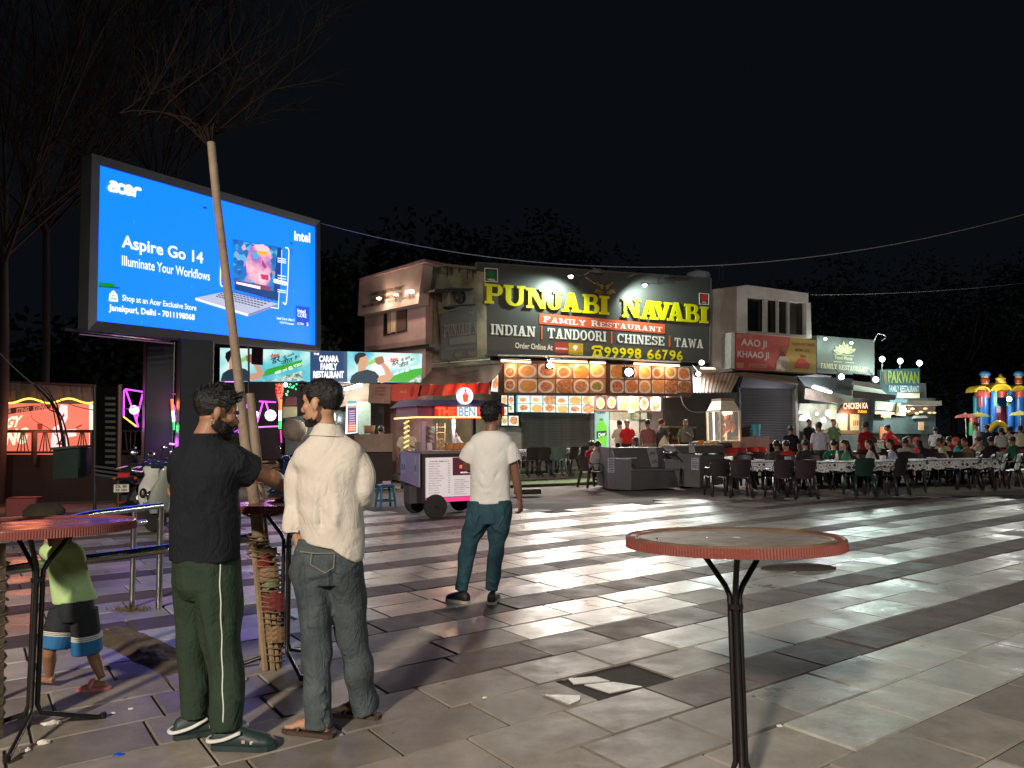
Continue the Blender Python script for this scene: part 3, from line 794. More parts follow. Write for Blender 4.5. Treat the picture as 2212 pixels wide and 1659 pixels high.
# ================================================================= pink building with the AC unit
plaster_pink=mat('pink_plaster',(.42,.26,.245),.85,var=.35,scale=1.4,bump=.2,bscale=18)
plaster_old=mat('stained_cream_plaster',(.34,.30,.19),.85,var=.7,scale=1.1,bump=.25,bscale=18,col2=(.085,.072,.045),detail=8)
stain=mat('black_mould',(.035,.036,.026),.9,var=.4,scale=3)
slate=mat('sign_black',(.075,.078,.07),.5,var=.15,scale=.8)
Xc=at(915,932,24.0)
cornerP=Vector((Xc.x,24.0,0))
e1=at(778,932,26.2);e2=at(1034,932,25.6)
WL=Wall(cornerP.x,cornerP.y,math.degrees(math.atan2(cornerP.y-e1.y,cornerP.x-e1.x)))
WR=Wall(cornerP.x,cornerP.y,math.degrees(math.atan2(e2.y-cornerP.y,e2.x-cornerP.x)))
pink=thing('pink_building','small two storey building with a pink front and a mouldy cream side wall','building',(cornerP.x,cornerP.y,0))
def wallpanel(name,wall,pts,m,th=.25,off=0.0,parent=pink):
 return slabwall(pts,wall,off,th,name,m,parent)
TL_,TR_=(788,606),(921,566)
wy=6.0
def down(p):q=Vector(p);q.z=0;return q
a0,a1=WL.p((788,625)),WL.p((919,575))
MB().prism([down(a0),down(a1),a1,a0],-WL.n*.3).build('wall',plaster_pink,pink)
b0,b1=WR.p((919,569)),WR.p((1060,590))
MB().prism([down(b0),down(b1),b1,b0],-WR.n*.3).build('side_wall',plaster_old,pink)
# boxed out signboard at the top of the pink front, with sloping coping
sgn=MB().prism([WL.p(q,.45)for q in(cPINK(62,740),cPINK(722,606),cPINK(780,140),cPINK(82,345))],-WL.n*.42).build('sign_box',mat('sign_box_brown',(.34,.24,.21),.8,var=.3,scale=2),pink)
MB().prism([WL.p(q,.60)for q in(cPINK(78,345),cPINK(800,150),cPINK(790,118),cPINK(84,330))],-WL.n*.8).build('coping',mat('coping',(.25,.15,.15),.8,var=.4,scale=3),pink)
brown_ink=paint(70,40,30)
letter(pink,WL,'FAMILY RESTAURANT',cPINK(205,530),cPINK(570,448),cPINK(205,492),brown_ink,.47,.02)
letter(pink,WL,'FULL  COMBO    VEG',cPINK(205,592),cPINK(560,528),cPINK(205,554),brown_ink,.47,.01)
letter(pink,WL,'FREE HOME DELIVERY : 8586853075, 9999534934',cPINK(110,662),cPINK(680,548),cPINK(110,628),brown_ink,.47,.02)
for i,(x,y)in enumerate(((295,560),(630,490),(480,525))):
 f=thing('sign_floodlight',['left','right','middle'][i]+' small lamp shining on the brown lettering of the pink building','floodlight',WL.p(cPINK(x,y),.75))
 p=WL.p(cPINK(x,y+6),.72)
 MB().box(p,(.10,.10,.06),rot=WL.ang).build('housing',dark_metal,f)
 MB().box(p+V(0,0,.05),(.30 if i==1 else .14,.10,.10 if i==1 else .05),rot=WL.ang).build('lamp_face',glow(255,235,200,3),f)
 MB().tube([p,WL.p(cPINK(x,y+60),.5)],.012,5).build('arm',dark_metal,f)
 lamp(f,'POINT',WL.p(cPINK(x,y-2),.78),26 if i<2 else 12,(1,.78,.56),.05)
 # window of the pink front
def frame_window(parent,wall,x0,x1,yt,yb,cr,off,fm,gm,bars=(),name='window'):
 w=wall
 fr=MB();pts=[(x0,yb(x0)),(x1,yb(x1)),(x1,yt(x1)),(x0,yt(x0))]
 P=[w.p(cr(*q),off)for q in pts]
 h=.05
 fr.prism([P[0],P[1],P[1]+V(0,0,h),P[0]+V(0,0,h)],w.n*.05)
 fr.prism([P[3],P[2],P[2]-V(0,0,h),P[3]-V(0,0,h)],w.n*.05)
 fr.prism([P[0]+V(0,0,h),P[0]+w.d*h+V(0,0,h),P[3]+w.d*h-V(0,0,h),P[3]-V(0,0,h)],w.n*.05)
 fr.prism([P[1]+V(0,0,h),P[1]-w.d*h+V(0,0,h),P[2]-w.d*h-V(0,0,h),P[2]-V(0,0,h)],w.n*.05)
 o=fr.build(name,fm,parent)
 MB().quaduv([p-w.n*0 for p in P]).build('pane',gm,o)
 WMX[o.name]=wm(parent)
 return o
glass_dark=mat('dark_glass',(.012,.012,.014),.12,var=.2,scale=2)
MB().prism([WL.p(q,.04)for q in(cPINK(340,962),cPINK(590,905),cPINK(594,655),cPINK(345,712))],-WL.n*.08).build('window_reveal',mat('reveal_dark',(.03,.02,.018),.8),pink)
flat(pink,WL,[cPINK(350,940),cPINK(385,930),cPINK(385,700),cPINK(352,706)],glass_dark,.06,'pane')
flat(pink,WL,[cPINK(385,932),cPINK(475,912),cPINK(475,680),cPINK(385,700)],mat('lit_curtain',(.55,.42,.33),.8,var=.3,scale=5),.07,'curtain')
flat(pink,WL,[cPINK(484,918),cPINK(586,894),cPINK(586,664),cPINK(484,684)],mat('dim_pane',(.10,.055,.045),.5,var=.3,scale=3),.065,'pane')
for x in(388,410,476):flat(pink,WL,[cPINK(x,938),cPINK(x+8,936),cPINK(x+8,676),cPINK(x,680)],paint(150,110,90),.09,'window_bar',th=.03)
MB().prism([WL.p(q,.35)for q in(cPINK(140,1130),cPINK(840,1045),cPINK(840,1080),cPINK(140,1150))],-WL.n*.35).build('ledge',dark_metal,pink)
# mould streaks under the parapet of the side wall
R3=random.Random(8)
for i in range(30):
 x=R3.uniform(830,1345);y0=168+(x-830)*.12;L_=R3.uniform(25,150);w_=R3.uniform(5,24)
 flat(pink,WR,[cPINK(x,y0+L_),cPINK(x+w_*.4,y0+L_*.9),cPINK(x+w_,y0),cPINK(x-w_*.6,y0)],stain,.004+i*.0008,'stain')
MB().prism([WR.p(q,.08)for q in(cPINK(800,172),cPINK(1350,232),cPINK(1350,205),cPINK(795,145))],-WR.n*.4).build('parapet',plaster_old,pink)
# corner pillar pale edge and drain pipe
MB().tube([WR.p(cPINK(905,470),.08),WR.p(cPINK(960,1180),.08)],.035,8).build('drain_pipe',mat('rusty_pipe',(.12,.06,.035),.7,var=.5,scale=6),pink)
# AC outdoor unit in its cage
ac=thing('air_conditioner','boxy outdoor air conditioning unit on the mouldy side wall','air conditioner',WR.p(cPINK(1180,650),.3))
MB().prism([WR.p(q,.55)for q in(cPINK(1065,625),cPINK(1325,610),cPINK(1325,440),cPINK(1065,430))],-WR.n*.4).build('casing',mat('grimy_casing',(.13,.12,.09),.6,var=.4,scale=3),ac)
cc=WR.p(cPINK(1175,530),.56);
M3=Matrix((WR.d,Vector((0,0,1)),WR.n)).transposed()
MB().lathe(cc,[(.22,-.01),(.25,.0),(.25,.03),(.21,.03),(.21,.0)],24,M3).build('fan_ring',dark_metal,ac,smooth=40)
MB().lathe(cc-WR.n*.0,[(.205,0),(.205,.006)],24,M3).build('fan_opening',mat('fan_black',(.01,.01,.01),.8),ac)
mb=MB()
for i in range(4):
 a=i*math.pi/2+.4
 d_=WR.d*math.cos(a)+V(0,0,math.sin(a));s_=WR.d*-math.sin(a)+V(0,0,math.cos(a))
 mb.poly([cc+WR.n*.012,cc+d_*.18+s_*.05+WR.n*.01,cc+d_*.19-s_*.05+WR.n*.02])
mb.build('fan_blade',paint(50,48,40),ac,fix=False)
MB().prism([WR.p(q,.9)for q in(cPINK(900,470),cPINK(1330,455),cPINK(1330,438),cPINK(900,450))],-WR.n*.85).build('canopy',dark_metal,ac)
MB().tube([WR.p(cPINK(1040,640),.75),WR.p(cPINK(1340,622),.75)],.03,6).build('bracket',dark_metal,ac)
# dim side sign: repeats the big sign
ss=thing('side_signboard','unlit grey side board repeating the name of the big yellow lettered sign','sign',WR.p(cPINK(1150,1200),.35))
MB().prism([WR.p(q,.35)for q in(cPINK(972,1228),cPINK(1365,1195),cPINK(1365,620),cPINK(985,708))],-WR.n*.1).build('board',mat('dim_board',(.055,.052,.047),.6,var=.3,scale=2),ss)
gi=paint(118,110,100);
letter(ss,WR,'PUNJABI N',cPINK(1000,975),cPINK(1365,930),cPINK(1005,840),gi,.36,kind='slab')
flat(ss,WR,[cPINK(1062,1058),cPINK(1350,1028),cPINK(1350,950),cPINK(1065,984)],paint(100,92,84),.36,'stripe')
letter(ss,WR,'INDIAN | TANDOOR',cPINK(1022,1130),cPINK(1350,1095),cPINK(1022,1088),gi,.36,.02)
flat(ss,WR,[cPINK(1120,1190),cPINK(1200,1182),cPINK(1200,1140),cPINK(1120,1148)],paint(92,85,78),.36,'stripe')
letter(ss,WR,'985',cPINK(1265,1182),cPINK(1350,1172),cPINK(1265,1128),gi,.36,.02)
letter(ss,WR,'**',cPINK(1270,755),cPINK(1330,745),cPINK(1270,690),gi,.36,.03)
MB().tube([WR.p(cPINK(870,1262),1.2),WR.p(cPINK(1500,1215),1.2)],.035,6).build('awning_rail',steel,ss)
# ================================================================= restaurant with the big sign
FW=Wall(P0.x,P0.y,22)
rest=thing('restaurant_building','two storey restaurant block behind the big black sign','building',F(5,-3))
wallc=mat('restaurant_wall',(.30,.27,.23),.8,var=.35,scale=1.3,bump=.2)
# upper storey mass behind the sign, roof slab with canopy
MB().prism([F(0.1,-1.2,4.0),F(9.8,-1.2,4.0),F(9.8,-1.2,6.2),F(.1,-1.2,6.2)],-fn*6).build('upper_wall',wallc,rest)
MB().prism([F(-.2,.2,3.75),F(9.9,.2,3.75),F(9.9,.2,3.95),F(-.2,.2,3.95)],-fn*7).build('canopy_slab',mat('canopy_soffit',(.35,.33,.3),.7),rest)
MB().prism([F(-.2,-1.9,.17),F(10.2,-1.9,.17),F(10.2,-1.9,3.75),F(-.2,-1.9,3.75)],-fn*.3).build('back_wall',wallc,rest)
big=thing('restaurant_sign','huge black signboard with raised yellow letters lit by lamps along its edge','sign',F(4.6,.2,3.9))
sc_=[(1030,766),(1532,783),(1536,601),(1028,567)]
slabwall(sc_,FW,.25,.35,'board',slate,big)
for a,b_ in((0,1),(1,2),(2,3),(3,0)):
 MB().tube([FW.p(sc_[a],.26),FW.p(sc_[b_],.26)],.03,4).build('edge_trim',mat('sign_trim',(.12,.12,.12),.5),big)
yel=mat('yellow_letter',srgb(226,222,20),.45,var=.05);whi=mat('white_letter',(.80,.82,.78),.5,var=.05);org=mat('orange_print',srgb(222,92,55),.5,var=.05)
halo=mat('letter_edge',(.55,.55,.05),.5)
# PUNJABI NAVABI: each letter its own piece following the sloping baseline
def row_letters(s,boxes,m,off,kind='slab',bold=.03,depth=.05,nm='letter'):
 for ch,(xl,yl,xr,yr,yt)in zip(s,boxes):
  letter(big,FW,ch,cPUN(xl,yl),cPUN(xr,yr),cPUN(xl,yt),m,off,bold,kind,nm,depth)
pj=[('P',115,278,245,428),('U',283,480,255,452),('N',485,673,283,470),('J',668,810,306,484),('A',800,976,322,502),('B',990,1140,336,516),('I',1138,1226,352,524),('N',1338,1505,374,552),('A',1500,1665,390,568),('V',1600,1790,402,572),('A',1745,1898,408,584),('B',1900,2032,424,594),('I',2034,2110,448,600)]
for ch,x0,x1,yt,yb in pj:
 dy=(x1-x0)*.052
 letter(big,FW,ch,cPUN(x0,yb-dy/2-4),cPUN(x1,yb+dy/2-2),cPUN(x0,yt),yel,.34,0,'slab','letter',.05)
 # orange bar
ob=[(600,605),(1720,694),(1724,608),(600,512)]
slabwall([cPUN(*q)for q in ob],FW,.275,.02,'orange_bar',org,big)
letter(big,FW,'FAMILY RESTAURANT',cPUN(636,590),cPUN(1698,678),cPUN(636,536),whi,.29,0,'slab','lettering',small={i:.86 for i in list(range(1,6))+list(range(8,17))},gap=.10)
for s,x0,x1,yt,y0,y1 in(('INDIAN',168,566,604,698,722),('TANDOORI',675,1198,640,732,764),('CHINESE',1293,1716,690,772,800),('TAWA',1806,2062,728,808,824)):
 letter(big,FW,s,cPUN(x0,y0),cPUN(x1,y1),cPUN(x0,yt),whi,.275,0,'slab','lettering',gap=.07)
for x,yt,yb in((622,622,740),(1246,672,780),(1763,708,812)):
 flat(big,FW,[cPUN(x-7,yb),cPUN(x+7,yb),cPUN(x+7,yt),cPUN(x-7,yt)],org,.275,'divider')
letter(big,FW,'Order Online At',cPUN(385,822),cPUN(720,842),cPUN(385,770),whi,.275,.015)
flat(big,FW,[cPUN(738,868),cPUN(858,874),cPUN(858,772),cPUN(738,766)],paint(165,60,48),.275,'sticker')
letter(big,FW,'zomato',cPUN(745,832),cPUN(852,838),cPUN(745,812),whi,.28,.01)
flat(big,FW,[cPUN(862,878),cPUN(990,886),cPUN(992,782),cPUN(862,774)],paint(190,165,40),.275,'sticker')
flat(big,FW,[cPUN(*q)for q in((920,850),(898,815),(908,796),(925,792),(942,800),(944,818))],whi,.28,'pin_mark')
for i,(x0,x1)in enumerate(((1180,1244),(1248,1310),(1316,1378),(1384,1446),(1450,1514),(1562,1624),(1630,1692),(1698,1752),(1760,1822),(1826,1884))):
 yb=904+(x0-1180)*.045;yt=808+(x0-1180)*.052
 letter(big,FW,'9999866796'[i],cPUN(x0,yb),cPUN(x1-4,yb+3),cPUN(x0,yt),yel,.275,.03)
 # telephone symbol
for pts in([(1070,895),(1168,902),(1150,836),(1092,832)],):
 flat(big,FW,[cPUN(*p)for p in pts],yel,.275,'phone_symbol')
flat(big,FW,[cPUN(*p)for p in((1066,832),(1066,812),(1085,798),(1150,798),(1170,816),(1170,836),(1146,832),(1144,818),(1092,816),(1090,832))],yel,.276,'phone_symbol')
flat(big,FW,[cPUN(*p)for p in ellipse_pts((1118,862),14,18,14)],slate,.28,'phone_symbol')
# veg mark and non veg mark
for pts,c,rd,s in(([(113,225),(228,230),(228,116),(113,108)],(171,162),(0,130,60),'VEG'),([(2028,428),(2110,434),(2112,340),(2028,332)],(2070,372),(215,55,35),'NON VEG')):
 P=[cPUN(*p)for p in pts]
 for a in range(4):
  MB().tube([FW.p(P[a],.28),FW.p(P[(a+1)%4],.28)],.018,4).build('mark_border',whi,big)
 flat(big,FW,[cPUN(*p)for p in ellipse_pts(c,33,33)],paint(*rd),.28,'mark_disc')
 letter(big,FW,s,cPUN(pts[0][0]+22,pts[0][1]-8),cPUN(pts[1][0]-22,pts[1][1]-8),cPUN(pts[0][0]+22,pts[0][1]-26),whi,.285,.03)
 # golden emblem of two dancing figures
gold=mat('gold_emblem',(.62,.45,.12),.35,.6)
for sx in(-1,1):
 X=lambda x,y:cPUN(1186+sx*x,y)
 for pts in([(10,335),(70,330),(88,300),(60,295),(42,305)],[(30,300),(44,262),(22,262),(10,290)],[(34,280),(66,248),(60,242),(26,268)],[(60,248),(80,240),(72,228),(56,240)],[(14,318),(40,345),(58,340),(40,312)],[(24,275),(8,262),(4,268),(20,284)],[(58,300),(92,318),(96,330),(70,326)]):
  flat(big,FW,[X(*p)for p in pts],gold,.32,'emblem',th=.03)
 flat(big,FW,[X(*p)for p in ellipse_pts((28,262),11,12,10)],gold,.33,'emblem',th=.03)
 # arm mounted floodlights over the sign
def flood(u0,p_lamp,p_arm,wall,off,label,power,col,face=(255,255,255),aim=None,size=.10,cone=120,kind='SPOT',k=8):
 L=wall.p(p_lamp,off);A=wall.p(p_arm,.25)
 f=thing('floodlight',label,'floodlight',L)
 MB().tube([A,(A+L)/2+V(0,0,.05),L],.015,5).build('arm',steel,f)
 MB().box(L+V(0,0,.05),(size*2.4,size*1.6,size*.6),rot=wall.ang).build('housing',dark_metal,f)
 MB().ell(L-wall.n*0,(size,size,size*.8),n=10).build('lamp_face',glow(*face,k),f,smooth=True)
 lamp(f,kind,L+(Vector(aim)-L).normalized()*(size+.03)if aim is not None else L,power,col,.06,aim=aim,cone=cone,blend=.7)
 return f
cool=(.80,1.0,.93)
flood(0,cPUN(880,182),cPUN(985,180),FW,1.15,'left white lamp on the upper edge of the big black sign',210,cool,aim=FW.p(cPUN(700,560),.25),size=.09,cone=150)
flood(0,cPUN(1540,260),cPUN(1660,250),FW,1.15,'right white lamp on the upper edge of the big black sign',180,cool,aim=FW.p(cPUN(1560,520),.25),size=.09,cone=150)
for i,(x,y)in enumerate(((1100,125),(1755,215))):
 f=thing('spotlight',['unlit spotlight on an arm above the golden emblem','unlit spotlight on an arm near the right end of the big sign top'][i],'spotlight',FW.p(cPUN(x-110,y+55),.2))
 MB().tube([FW.p(cPUN(x-112,y+52),.2),FW.p(cPUN(x-20,y-5),.5)],.02,5).build('arm',steel,f)
 MB().box(FW.p(cPUN(x+5,y),.5),(.34,.2,.16),rot=.3,tilt=.4).build('housing',steel,f)
MB().tube([FW.p(cPUN(1345,212),.1),FW.p(cPUN(1458,155),.6)],.012,5).build('bracket',steel,big)
MB().tube([FW.p(cPUN(1010,186),.27),FW.p(cPUN(1120,260),.35)],.02,5).build('bracket',steel,big)
# water tank and pipe frame on the roof
wt=thing('water_tank','pale rooftop water tank behind the right end of the big sign','water tank',at(1510,640,31))
p=at(1508,612,31)
MB().lathe((p.x,p.y,p.z-1.0),[(.50,0),(.50,1.30),(.46,1.42),(.2,1.5),(.12,1.56)],20).build('drum',mat('bluish_lit_tank',(.5,.6,.65),.5,var=.3,scale=2),wt,smooth=40)  # drum colour lightened in place of bluish light on the dark tank
mb=MB()
for x in(1476,1553,1562):mb.tube([at(x,650,30.5),at(x,575 if x>1500 else 570,30.5)],.025,5)
mb.tube([at(1545,577,30.5),at(1562,575,30.5)],.025,5)
mb.build('pipe_frame',steel,wt);tag(bpy.data.objects['pipe_frame'],kind='stuff')
# ---- food photo canopy
warm=(1.0,.42,.16)
def food_mat(name,glowk,tint,plates=True):
 """printed photograph of a dish: plate ring and lumpy food, a different dish for each board"""
 m=bpy.data.materials.new(name);m.use_nodes=True
 nt=m.node_tree;N=nt.nodes;L=nt.links;b=N['Principled BSDF']
 tc=N.new('ShaderNodeTexCoord');oi=N.new('ShaderNodeObjectInfo')
 sub=N.new('ShaderNodeVectorMath');sub.operation='SUBTRACT';L.new(tc.outputs['UV'],sub.inputs[0]);sub.inputs[1].default_value=(.5,.48,0)
 wn2=N.new('ShaderNodeTexWhiteNoise');wn2.noise_dimensions='1D';L.new(oi.outputs['Random'],wn2.inputs['W'])
 off=N.new('ShaderNodeVectorMath');off.operation='MULTIPLY_ADD';L.new(wn2.outputs['Color'],off.inputs[0]);off.inputs[1].default_value=(.16,.14,0);off.inputs[2].default_value=(-.08,-.07,0)
 s2=N.new('ShaderNodeVectorMath');s2.operation='ADD';L.new(sub.outputs[0],s2.inputs[0]);L.new(off.outputs[0],s2.inputs[1])
 sc_n=N.new('ShaderNodeMapRange');sc_n.inputs[3].default_value=.55;sc_n.inputs[4].default_value=1.15;L.new(wn2.outputs['Value'],sc_n.inputs[0])
 s3=N.new('ShaderNodeVectorMath');s3.operation='SCALE';L.new(s2.outputs[0],s3.inputs[0]);L.new(sc_n.outputs[0],s3.inputs['Scale'])
 ln=N.new('ShaderNodeVectorMath');ln.operation='LENGTH';L.new(s3.outputs[0],ln.inputs[0])
 nz=N.new('ShaderNodeTexNoise');nz.noise_dimensions='4D';nz.inputs['Scale'].default_value=4;L.new(tc.outputs['UV'],nz.inputs['Vector'])
 ml=N.new('ShaderNodeMath');ml.operation='MULTIPLY';ml.inputs[1].default_value=50;L.new(oi.outputs['Random'],ml.inputs[0]);L.new(ml.outputs[0],nz.inputs['W'])
 ad=N.new('ShaderNodeMath');ad.operation='MULTIPLY_ADD';L.new(nz.outputs['Fac'],ad.inputs[0]);ad.inputs[1].default_value=.18;L.new(ln.outputs['Value'],ad.inputs[2])
 vo=N.new('ShaderNodeTexVoronoi');vo.voronoi_dimensions='4D';vo.inputs['Scale'].default_value=7;L.new(tc.outputs['UV'],vo.inputs['Vector']);L.new(ml.outputs[0],vo.inputs['W'])
 hue=N.new('ShaderNodeValToRGB');L.new(oi.outputs['Random'],hue.inputs[0]);e=hue.color_ramp.elements
 hue.color_ramp.interpolation='CONSTANT'
 e[0].color=(.55,.13,.02,1);e[0].position=0;e[1].color=(.42,.06,.02,1);e[1].position=.2
 for p_,c_ in((.4,(.62,.25,.03,1)),(.58,(.16,.22,.04,1)),(.7,(.30,.09,.03,1)),(.85,(.65,.32,.08,1))):
  q=e.new(p_);q.color=c_
 mx=N.new('ShaderNodeMix');mx.data_type='RGBA';L.new(vo.outputs['Distance'],mx.inputs[0]);L.new(hue.outputs[0],mx.inputs[6]);mx.inputs[7].default_value=(.85,.55,.3,1)
 m2=N.new('ShaderNodeMix');m2.data_type='RGBA';L.new(vo.outputs['Color'],m2.inputs[0]);L.new(mx.outputs[2],m2.inputs[6]);L.new(hue.outputs[0],m2.inputs[7])
 rp=N.new('ShaderNodeValToRGB');L.new(ad.outputs[0],rp.inputs[0]);r=rp.color_ramp.elements
 r[0].color=(0,0,0,1);r[0].position=.40;r[1].color=(1,1,1,1);r[1].position=.43
 pl=N.new('ShaderNodeValToRGB');L.new(ln.outputs['Value'],pl.inputs[0]);r=pl.color_ramp.elements
 r[0].color=(.75,.7,.62,1);r[0].position=.44;r[1].color=(*tint,1);r[1].position=.47
 m3=N.new('ShaderNodeMix');m3.data_type='RGBA';L.new(rp.outputs[0],m3.inputs[0]);L.new(m2.outputs[2],m3.inputs[6]);L.new(pl.outputs[0],m3.inputs[7])
 L.new(m3.outputs[2],b.inputs['Base Color']);b.inputs['Roughness'].default_value=.35
 if glowk:L.new(m3.outputs[2],b.inputs['Emission Color']);b.inputs['Emission Strength'].default_value=glowk
 return m
food_dim=food_mat('food_print',.0,(.42,.26,.15));food_lit=food_mat('backlit_food_print',1.05,(.62,.78,.72))
can=thing('food_photo_canopy','long orange lit canopy of dish photographs in two rows under the big sign','canopy',F(4,1.4,2.8))
COFF=.9
slabwall([(1078,851),(1495,858),(1493,793),(1080,776)],FW,COFF-.03,.12,'board',mat('canopy_board',(.14,.075,.05),.6,var=.3,scale=2),can)
xs=[92,252,478,690,888,1075,1268];xs2=[1318,1480,1640,1790,1945,2092]
def lin(a,b_,t):return a+(b_-a)*t
def strip(xs,cr,y_of,m,parent,off,nm='food_photo',wall=FW):
 for i in range(len(xs)-1):
  xa,xb=xs[i]+5,xs[i+1]-5
  flat(parent,wall,[cr(xa,y_of(xa,1)),cr(xb,y_of(xb,1)),cr(xb,y_of(xb,0)),cr(xa,y_of(xa,0))],m,off,nm)
xall=[88,252,478,690,888,1075,1268]
strip(xall,cSHOP,lambda x,k:(132 if k==0 else 294)+(x-90)*.008,food_dim,can,COFF)
strip(xall,cSHOP,lambda x,k:(304 if k==0 else 466)+(x-90)*.008,food_dim,can,COFF)
xall=[1312,1478,1640,1790,1945,2092]
strip(xall,cSHOP,lambda x,k:(146 if k==0 else 304)+(x-1312)*.012,food_dim,can,COFF)
strip(xall,cSHOP,lambda x,k:(316 if k==0 else 470)+(x-1312)*.012,food_dim,can,COFF)
for(a,b_,c,d)in((150,296,168,300),):
 flat(can,FW,[cSIT(a,306),cSIT(290,310),cSIT(278,172),cSIT(150,165)],food_dim,COFF,'food_photo')
 flat(can,FW,[cSIT(150,440),cSIT(300,444),cSIT(290,320),cSIT(150,316)],food_dim,COFF,'food_photo')
 # glowing warm tubes above the photographs, each with its light
for i,(x0,y0,x1,y1)in enumerate(((60,98,400,118),(615,102,1050,116),(1085,122,1260,126),(1590,134,2112,158))):
 A,B=FW.p(cSHOP(x0,y0),COFF+.22),FW.p(cSHOP(x1,y1),COFF+.22)
 tl=thing('tube_light',['leftmost','second','short third','rightmost long'][i]+' orange tube light above the dish photographs','tube light',(A+B)/2)
 MB().tube([A,B],.035,8).build('tube',glow(255,205,165,3.0),tl,smooth=True)
 MB().tube([A+V(0,0,.06),B+V(0,0,.06)],.03,6).build('fitting',steel,tl)
 n=max(1,round((B-A).length/.8))
 for k in range(n):
  q=A.lerp(B,(k+.5)/n)-V(0,0,.06);lamp(tl,'POINT',q,11,(1,.42,.18),.1)
MB().tube([FW.p(cSHOP(20,40),.55),FW.p(cSHOP(1100,60),.55),FW.p(cSHOP(1560,90),.6),FW.p(cSHOP(2120,120),.6)],.03,6,k=3).build('sagging_pipe',mat('pale_pipe',(.5,.55,.52),.5),can)
# bright floodlights under the sign which light the plaza
def plaza_lamp(p,wall,off,label,power,aim,col=(.93,1,.97),size=.11,cone=140,k=14):
 L=wall.p(p,off)
 f=thing('floodlight',label,'floodlight',L)
 MB().box(L-wall.n*-0.0+V(0,0,0)-wall.n*.06,(size*2.6,.06,size*2.2),rot=wall.ang).build('housing',dark_metal,f)
 MB().ell(L,(size*.9,.05,size*.8),n=12).build('lamp_face',glow(255,255,255,k),f)
 MB().tube([L+V(0,0,.1)-wall.n*.05,L+V(0,0,.35)-wall.n*.35],.014,5).build('bracket',steel,f)
 lamp(f,'SPOT',L+wall.n*.06,power,col,.45,aim=aim,cone=cone,blend=.8)
 return f
plaza_lamp(cSHOP(620,155),FW,COFF+.45,'bright white floodlight over the left dish photographs',650,(0,7,0),(1,.93,.84))
plaza_lamp(cSHOP(1530,232),FW,COFF+.55,'biggest square white floodlight in front of the dish photographs',1000,(1.5,6,0),(1,.92,.82),.17)
plaza_lamp(cSIT(412,115),FW,.6,'upper of two white floodlights at the lower right corner of the big sign',200,(4,8,0),(.85,1,.95),.11)
plaza_lamp(cSIT(375,238),FW,1.0,'lower of two white floodlights at the lower right corner of the big sign',200,(5,5,0),(.85,1,.93),.10)
MB().box(FW.p(cSIT(480,180),.9),(.55,.14,.05),rot=.2,tilt=.3).build('tube_light',glow(255,190,150,1.6),None)
tag(bpy.data.objects['tube_light.004']if 'tube_light.004' in bpy.data.objects else bpy.data.objects['tube_light'],'slanted short orange tube light beside the right floodlights of the big sign','tube light')
# ---- menu light boxes below the canopy
def lightbox(pts,cols,rows,cr,off,label,m,fm,wall=FW,parent_name='menu_lightbox',gap=3):
 t=thing(parent_name,label,'menu board',wall.p(cr(*pts[0]),off))
 slabwall([cr(*p)for p in pts],wall,off-.01,.12,'box',fm,t)
 (x0,y0),(x1,y1),(x2,y2),(x3,y3)=pts
 for i in range(cols):
  for j in range(rows):
   def q(a,b_):
    xb=lin(x0,x1,a);xt=lin(x3,x2,a);yb=lin(y0,y1,a);yt=lin(y3,y2,a)
    return lin(xb,xt,b_),lin(yb,yt,b_)
   a0,a1,c0,c1=(i+.04)/cols,(i+.96)/cols,(j+.04)/rows,(j+.96)/rows
   flat(t,wall,[cr(*q(a0,c0)),cr(*q(a1,c0)),cr(*q(a1,c1)),cr(*q(a0,c1))],m,off+.012,'food_photo')
 return t
lightbox([(245,690),(1132,706),(1132,508),(245,498)],6,2,cSHOP,.1,'backlit board of twelve dish photographs above the grey shutter',food_lit,emi('turquoise_box',(.02,.35,.42),.8))
lightbox([(1150,668),(1900,684),(1900,500),(1150,495)],6,1,cSHOP,.1,'backlit board of six dish posters above the open counter',food_mat('poster_print',.75,(.10,.05,.04)),emi('peach_box',(.8,.35,.18),.9))
lightbox([(60,850),(135,850),(130,495),(60,495)],1,3,cSHOP,-.2,'narrow column of three dish photographs left of the shutter',food_lit,paint(60,50,45))
lightbox([(142,848),(265,855),(262,732),(142,730)],1,1,cSHOP,-.1,'single large dish photograph at the left end of the shutter',food_lit,paint(60,50,45))
lightbox([(142,700),(208,700),(206,500),(142,500)],1,2,cSHOP,-.15,'pair of small dish photographs left of the turquoise board',food_lit,paint(60,50,45))
lightbox([cs for cs in((1385,210),(1480,222),(1490,10),(1410,60))],1,1,cCART,.3,'tall poster of bread dishes at the left end of the food photo canopy',food_lit,paint(90,80,60))
